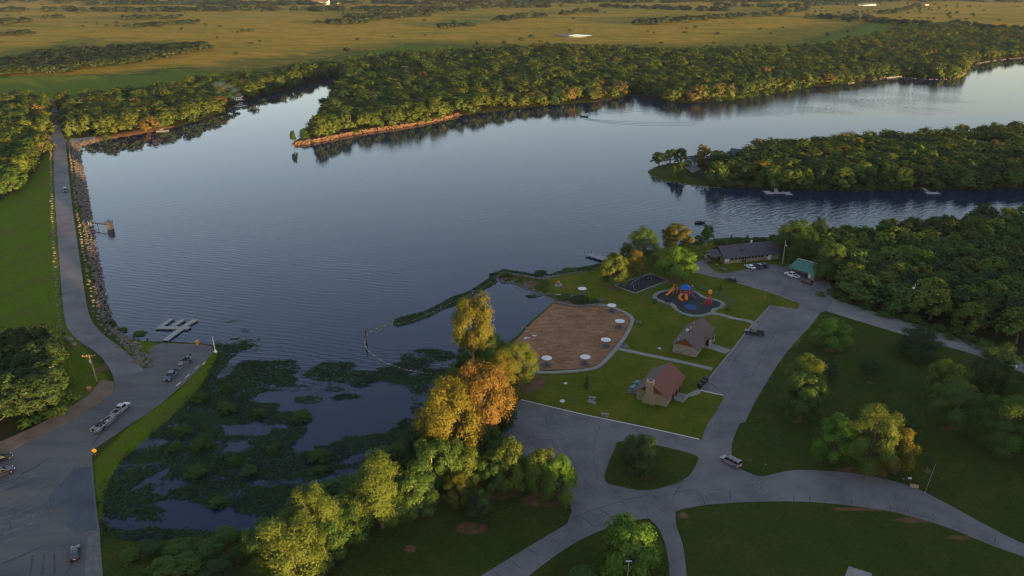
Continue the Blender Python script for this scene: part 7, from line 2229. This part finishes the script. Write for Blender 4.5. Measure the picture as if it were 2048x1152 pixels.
# ------------------------------------------------------------------ poles, signs, bins
def up(px, py, top):
    p = hz(px, py); return p, height_to(p, top) - p.z
p, h = up(194, 762, 709)
pl = thing('utility_pole', 'wooden utility pole with a crossarm and transformer beside the dam road bend', 'utility pole', p)
lean = Vector((-.55, 0, h))
mb = MB(); mb.tube([(0, 0, -.3), lean * .5, lean], [.19, .16, .13], 10); mb.build('pole_shaft', M['wood_pole'], pl)
mb = MB(); mb.box(lean + Vector((0, -.18, -.35)), (3.6, .16, .2), .12); mb.tube([lean + Vector((-1.1, -.15, -.4)), lean * .86], .05, 5); mb.tube([lean + Vector((1.1, -.15, -.35)), lean * .86], .05, 5); mb.build('crossarm', M['rust'], pl)
for k in (-1.5, -.6, .6, 1.5):
    mb = MB(); mb.lathe([(.05, 0), (.09, .08), (.05, .2)], 8, lean + Vector((k, -.18 + k * .12, -.25))); mb.build('insulator', M['offwhite'], pl)
mb = MB(); mb.lathe([(.26, 0), (.28, .1), (.28, .75), (.2, .85)], 12, lean * .72 + Vector((0, -.42, 0))); mb.build('transformer', M['galv'], pl)
mb = MB(); mb.box(lean * .2 + Vector((0, -.25, 0)), (.35, .2, .6)); mb.build('meter_box', M['galv'], pl)
p, h = up(431, 704, 673)
pl = thing('marker_pole', 'white pole on a white base at the right side of the boat ramp', 'pole', p)
mb = MB(); mb.tube([(0, 0, 0), (-.25, 0, h)], [.13, .10], 8); mb.build('pole_shaft', M['white'], pl)
mb = MB(); mb.lathe([(.55, -.3), (.5, .35), (.3, .5)], 12); mb.build('base', M['white'], pl)
p, h = up(1565, 527, 481)
pl = thing('lamp_pole', 'tall pale lamp pole in front of the right end of the lodge', 'lamp pole', p)
mb = MB(); mb.tube([(0, 0, 0), (0, 0, h)], [.24, .16], 8); mb.build('pole_shaft', M['pole_grey'], pl)
mb = MB(); mb.tube([(0, 0, h * .78), (.35, -.35, h * .82)], .05, 5); mb.lathe([(.12, 0), (.26, -.12), (.26, -.4), (.1, -.5)], 10, (.4, -.4, h * .82)); mb.build('lamp_head', M['white'], pl)
p, h = up(1817, 628, 567)
pl = thing('lamp_pole', 'pale lamp pole rising out of the dark wood on the right', 'lamp pole', p)
mb = MB(); mb.tube([(0, 0, 0), (.3, 0, h)], [.2, .12], 8); mb.build('pole_shaft', M['pole_grey'], pl)
mb = MB(); mb.lathe([(.15, 0), (.38, -.2), (.38, -.6), (.15, -.8)], 10, (-.25, -.3, h * .9)); mb.build('lamp_head', M['white'], pl)
p, h = up(1254, 1172, 1122)
pl = thing('lamp_pole', 'slim pale lamp pole with a short cross bar in front of the mounded willow', 'lamp pole', p)
mb = MB(); mb.tube([(0, 0, 0), (0, 0, h)], [.10, .07], 8); mb.build('pole_shaft', M['pole_grey'], pl)
mb = MB(); mb.box((0, 0, h), (1.1, .18, .1)); mb.build('cross_bar', M['white'], pl)
p, h = up(1850, 985, 930)
pl = thing('guy_pole', 'thin leaning pale pole on the right lawn beside the sapling', 'pole', p)
mb = MB(); mb.tube([(0, 0, 0), (.9, .2, h)], [.05, .035], 6); mb.build('pole_shaft', M['pole_grey'], pl)
mb = MB(); mb.lathe([(.2, -.1), (.16, .12)], 8); mb.build('footing', M['concrete'], pl)

p = hz(191, 912)
sg = thing('road_sign', 'orange diamond road sign with a black curve arrow at the ramp lot corner', 'road sign', p, .15)
mb = MB(); mb.tube([(0, .03, 0), (0, .03, 1.6)], .04, 6); mb.build('post', M['galv'], sg)
mb = MB(); R2 = .62; mb.box((0, 0, 1.45), (.88, .03, .88), tilt=Matrix.Rotation(math.pi / 4, 3, 'Y')); mb.build('sign_face', M['yellow'], sg)
mb = MB(); mb.tube([(-.12, -.025, 1.15), (-.12, -.025, 1.42), (.0, -.025, 1.56), (.14, -.025, 1.56)], .045, 4); mb.add([(.12, -.03, 1.70), (.12, -.03, 1.42), (.34, -.03, 1.56)], [(0, 1, 2)]); mb.build('arrow', M['black'], sg)
p = hz(395, 690)
bx_ = thing('ramp_kiosk', 'small yellow box on a post at the water edge of the boat ramp', 'kiosk', p)
mb = MB(); mb.box((0, 0, .35), (.5, .5, .9)); mb.build('stand', M['yellow'], bx_)
mb = MB(); mb.box((0, 0, 1.1), (.9, .7, .7)); mb.build('box', M['yellow'], bx_, bevel=.04)
mb = MB(); mb.box((0, -.36, 1.1), (.5, .03, .3)); mb.build('door', M['rust'], bx_)
for i, (x, y) in enumerate(((357, 769), (375, 753), (394, 736), (407, 728))):
    a_, b_ = hz(x - 6, y + 5), hz(x + 6, y - 5)
    ws = thing('wheel_stop', ['white concrete wheel stop nearest the blue pickup on the ramp verge', 'second white wheel stop along the ramp verge counting from the blue pickup', 'third white wheel stop along the ramp verge counting from the blue pickup', 'last white wheel stop along the ramp verge, nearest the marker pole'][i], 'wheel stop', (a_ + b_) / 2, math.atan2(b_.y - a_.y, b_.x - a_.x), 'wheel stops along the ramp verge')
    mb = MB(); mb.add([(-1.1, -.2, 0), (1.1, -.2, 0), (1.1, .2, 0), (-1.1, .2, 0), (-1.02, -.1, .26), (1.02, -.1, .26), (1.02, .1, .26), (-1.02, .1, .26)], [(3, 2, 1, 0), (4, 5, 6, 7), (0, 1, 5, 4), (1, 2, 6, 5), (2, 3, 7, 6), (3, 0, 4, 7)]); mb.build('stop_block', M['offwhite'], ws)
    mb = MB()
    for s in (-.7, .7): mb.tube([(s, 0, .2), (s, 0, .29)], .03, 6)
    mb.build('pin', M['steel_dark'], ws)
def bin_(label, px, py, group=None):
    p = hz(px, py); root = thing('trash_bin', label, 'trash bin', (p.x, p.y, p.z + .1), .6, group)
    mb = MB(); mb.add([(-.45, -.45, .12), (.45, -.45, .12), (.45, .45, .12), (-.45, .45, .12), (-.55, -.55, 1.25), (.55, -.55, 1.25), (.55, .55, 1.25), (-.55, .55, 1.25)], [(3, 2, 1, 0), (4, 5, 6, 7), (0, 1, 5, 4), (1, 2, 6, 5), (2, 3, 7, 6), (3, 0, 4, 7)]); mb.build('bin_body', M['black'], root)
    mb = MB(); mb.box((0, .02, 1.30), (1.18, 1.2, .1)); mb.build('lid', M['black'], root, bevel=.03)
    for s in (-1, 1):
        mb = MB(); mb.tube([(s * .42, .5, .14), (s * .5, .5, .14)], .14, 10); mb.build('wheel', M['tyre'], root)
bin_('black wheeled bin by the shelter path, nearest the camera of three', 1400, 776, 'black bins by the shelter path')
bin_('black wheeled bin in the middle of the three by the shelter path', 1406, 770, 'black bins by the shelter path')
bin_('black wheeled bin farthest from the camera of the three by the shelter path', 1411, 764, 'black bins by the shelter path')

# basketball hoop
p, h = up(1124, 826, 800)
bk = thing('basketball_hoop', 'basketball hoop with a white fan backboard at the lot edge', 'basketball hoop', p)
mb = MB(); mb.tube([(0, .5, 0), (0, .5, 2.6), (0, .1, 3.3)], .08, 8); mb.build('pole', M['steel_dark'], bk)
mb = MB(); n_ = 14
fan = [(.70 * math.cos(t), .48 * math.sin(t) * (1 if math.sin(t) > 0 else .7)) for t in np.linspace(0, 2 * math.pi, n_ + 1)[:-1]]
mb.add([(x, -.02, 3.45 + z) for x, z in fan] + [(x, .03, 3.45 + z) for x, z in fan], [tuple(range(n_)), tuple(range(2 * n_ - 1, n_ - 1, -1))] + [(i, (i + 1) % n_, n_ + (i + 1) % n_, n_ + i) for i in range(n_)]); mb.build('backboard', M['white'], bk)
mb = MB(); ringp = [(.23 * math.cos(t), -.30 + .23 * math.sin(t), 3.15) for t in np.linspace(0, 2 * math.pi, 15)]; mb.tube(ringp, .015, 5); mb.build('rim', M['orange'], bk)
mb = MB()
for t in np.linspace(0, 2 * math.pi, 9)[:-1]: mb.tube([(.23 * math.cos(t), -.30 + .23 * math.sin(t), 3.15), (.13 * math.cos(t + .4), -.30 + .13 * math.sin(t + .4), 2.75)], .008, 3)
mb.build('net', M['white'], bk)
for lab, x, y in (('round pale concrete cover in the grass left of the sapling', 1131, 767), ('round pale cover on the grass left of the bathhouse', 1319, 697)):
    p = hz(x, y); cvr = thing('ground_cover', lab, 'cover', p)
    mb = MB(); mb.lathe([(.62, -.1), (.62, .07), (.55, .10)], 18); mb.build('ring', M['concrete'], cvr)
    mb = MB(); mb.lathe([(.5, .05), (.48, .13)], 18); mb.build('lid', M['offwhite'], cvr)
# little things by the lower road
p = hz(1828, 977)
pb = thing('information_board', 'low tan wooden board stand beside the grill at the lower road', 'board', p, -.3)
mb = MB(); mb.box((0, 0, .62), (1.7, .9, .06), tilt=Matrix.Rotation(.4, 3, 'X')); mb.build('board_face', M['wood_pole'], pb)
for s in (-1, 1):
    mb = MB(); mb.box((s * .8, .1, .35), (.1, .1, .8)); mb.build('leg', M['wood_pole'], pb)
p = hz(1818, 964)
sn = thing('notice_sign', 'small dark sign with a white top behind the tan board at the lower road', 'sign', p)
mb = MB(); mb.tube([(0, 0, 0), (0, 0, .9)], .04, 6); mb.build('post', M['steel_dark'], sn)
mb = MB(); mb.box((0, 0, 1.0), (.8, .4, .05), tilt=Matrix.Rotation(.5, 3, 'X')); mb.build('sign_face', M['offwhite'], sn)
p = hz(1734, 951)
mp_ = thing('marker_post', 'short wooden post at the road edge under the roadside cluster', 'post', p)
mb = MB(); mb.box((0, 0, .5), (.2, .2, 1.2)); mb.build('post_shaft', M['rust'], mp_)
mb = MB(); mb.box((0, 0, 1.14), (.26, .26, .16)); mb.build('post_cap', M['offwhite'], mp_)
p = hz(1529, 938)
hy = thing('water_hydrant', 'thin green frost hydrant in a bare patch beside the minivan', 'hydrant', p)
mb = MB(); mb.tube([(0, 0, -.1), (0, 0, 1.4)], .06, 8); mb.build('standpipe', M['green_paint'], hy)
mb = MB(); mb.tube([(0, 0, 1.2), (.25, 0, 1.3), (.28, 0, 1.1)], .05, 6); mb.build('spout', M['galv'], hy)
mb = MB(); mb.tube([(0, 0, 1.4), (-.3, 0, 1.65)], .025, 5); mb.build('handle', M['galv'], hy)
p = hz(1529, 596)
mk = thing('utility_marker', 'thin pale utility marker on the grass right of the playground', 'marker', p)
mb = MB(); mb.tube([(0, 0, 0), (0, 0, 1.1)], .06, 6); mb.build('stake', M['offwhite'], mk)
mb = MB(); mb.tube([(0, 0, 1.1), (0, 0, 1.2)], .08, 6); mb.build('cap', M['yellow'], mk)
p = hz(100, 287)
rs = thing('road_marker', 'white reflector post at the far end of the dam road', 'post', p)
mb = MB(); mb.box((0, 0, .9), (.5, .3, 1.8)); mb.build('post_shaft', M['white'], rs)
mb = MB(); mb.box((0, -.17, 1.5), (.3, .04, .3)); mb.build('reflector', M['lamp_clear'], rs)

# swimming area: buoy rope and piling
rp = [G(x, y, 0) for x, y in ((984, 563), (945, 587), (900, 607), (830, 640), (770, 652), (742, 664), (731, 678), (732, 694), (748, 712), (778, 729), (822, 742), (862, 748))]
rw = spline([(v.x, v.y, .05) for v in rp], 8)
ro = thing('buoy_rope', 'pale floating rope curving round the swimming area', 'rope', rp[0])
o0 = np.array([rp[0].x, rp[0].y, 0])
mb = MB(); mb.tube([tuple(q - o0) for q in rw], .11, 5); mb.build('rope', M['wood_pole'], ro)
for i in range(4, len(rw), 4):
    q = rw[i] - o0
    mb = MB(); mb.lathe([(.05, -.12), (.2, -.05), (.22, .08), (.08, .18)], 8, q); mb.build('float', M['offwhite'], ro)
p = G(733, 686, 0)
pi_ = thing('piling', 'dark wooden piling standing in the lake at the rope bend', 'piling', p)
h = height_to(p, 661)
mb = MB(); mb.tube([(0, 0, -1.5), (0, 0, h)], [.24, .21], 10); mb.build('pile_shaft', M['bark'], pi_)
mb = MB(); mb.lathe([(.26, h - .15), (.26, h - .05), (.05, h + .15)], 10); mb.build('pile_cap', M['black'], pi_)

# things on the sand
p = hz(1052, 676)
tl = thing('beach_towel', 'white towel laid on the sand by the water', 'towel', (p.x + .3, p.y, p.z + .04), .4)
mb = MB(); vs = []; 
for i in range(7):
    for j in range(4): vs.append((i * .35 - 1, j * .3 - .45, .02 + .035 * math.sin(i * 1.7 + j)))
mb.add(vs, [(i * 4 + j, (i + 1) * 4 + j, (i + 1) * 4 + j + 1, i * 4 + j + 1) for i in range(6) for j in range(3)]); mb.build('cloth', M['cloth_white'], tl, fix=False)
mb = MB(); mb.box((.5, .1, .15), (.5, .35, .22)); mb.build('rolled_bag', M['cloth_red'], tl, bevel=.08)
p = hz(1069, 672)
tl = thing('beach_mat', 'pale folded mat on the sand right of the white towel', 'mat', (p.x, p.y, p.z + .05), -.1)
mb = MB(); mb.box((0, 0, .06), (1.3, .6, .10)); mb.build('lower_fold', M['cloth_white'], tl, bevel=.03)
mb = MB(); mb.box((-.2, 0, .17), (.85, .58, .10)); mb.build('upper_fold', M['cloth_white'], tl, bevel=.03)
def pers(label, px, py, rz, top, legs_, dz=0.0, **kw):
    p = hz(px, py); person(label, (p.x, p.y, p.z + dz), rz, top, legs_, **kw)
pers('person in red shorts and no shirt standing on the sand beside the white towel', 1054, 671, .5, None, 'cloth_red', .03, shorts=True)
pers('wading person in a dark swimsuit, left one of the pair at the water edge', 1044, 661, 2.0, 'cloth_dark', 'cloth_dark', -.15, shorts=True, scale=.9)
pers('wading person, right one of the pair at the water edge', 1051, 659, 2.6, None, 'cloth_blue', -.12, shorts=True, scale=.85)
pers('person in dark clothes and a red top walking on the lot left of the lodge', 1413, 529, .8, 'cloth_red', 'cloth_dark', .10, pose='walk')
pers('person in a blue top walking close beside the one in the red top', 1417, 526, .8, 'cloth_blue', 'cloth_dark', .10, pose='walk')
pers('person in a white shirt and dark trousers near the stones at the lodge corner', 1433, 536, -1.2, 'cloth_white', 'cloth_dark', .10, pose='walk')
def dockp(label, px, py, rz, top): 
    q = G(px, py, .68); person(label, (q.x, q.y, .68), rz, top, 'cloth_dark', arms='fwd')
dockp('person in dark clothes fishing from the small pier, at its outer end', 1183, 508, 1.2, 'cloth_dark')
dockp('person in a white top fishing from the small pier', 1191, 511, 1.4, 'cloth_white')
for i, (x, y) in enumerate(((1441, 538), (1446, 540), (1450, 541))):
    p = hz(x, y); o = bpy.data.objects.new('boulder', BOULDERS[i]); COL.objects.link(o); o.location = (p.x, p.y, p.z + .3); o.scale = (1.0, .9, .8)
    tag(o, ['pale stone at the lodge lawn corner, closest to the person in white', 'pale stone in the middle of three at the lodge lawn corner', 'pale stone at the lodge lawn corner, nearest the parked white car'][i], 'boulder')

# ------------------------------------------------------------------ smoke over the trees by the white house, and the evening haze
def smoke_mat(name, dens, col):
    m = bpy.data.materials.new(name); m.use_nodes = True
    nt = m.node_tree; nt.nodes.remove(nt.nodes['Principled BSDF'])
    v = nt.nodes.new('ShaderNodeVolumePrincipled'); v.inputs['Color'].default_value = (*col, 1); v.inputs['Density'].default_value = dens
    nt.links.new(v.outputs[0], nt.nodes['Material Output'].inputs['Volume'])
    return m
HAZE = 0.000025
hb = MB(); hb.box((0, 8000, 72), (15000, 18600, 160))
hz_o = hb.build('haze', smoke_mat('haze', HAZE, (0.55, 0.70, 1.0)))
tag(hz_o, kind='stuff')

sp_ = G(468, 180, 15)
bm = bmesh.new()
for dx, dy, dz, a_, b_ in ((0, 0, 0, 5, 2.5), (-6, 2, 2, 6, 2.5), (-13, 5, 4, 7, 2.2)):
    bmesh.ops.create_icosphere(bm, subdivisions=3, radius=1, matrix=Matrix.Translation((sp_.x + dx, sp_.y + dy, sp_.z + dz)) @ Matrix.Diagonal((a_, a_ * .7, b_, 1)))
me = bpy.data.meshes.new('smoke'); bm.to_mesh(me); bm.free()
me.materials.append(smoke_mat('smoke', 0.010, (0.45, 0.62, 1.0)))
so = bpy.data.objects.new('smoke', me); COL.objects.link(so); tag(so, kind='stuff')
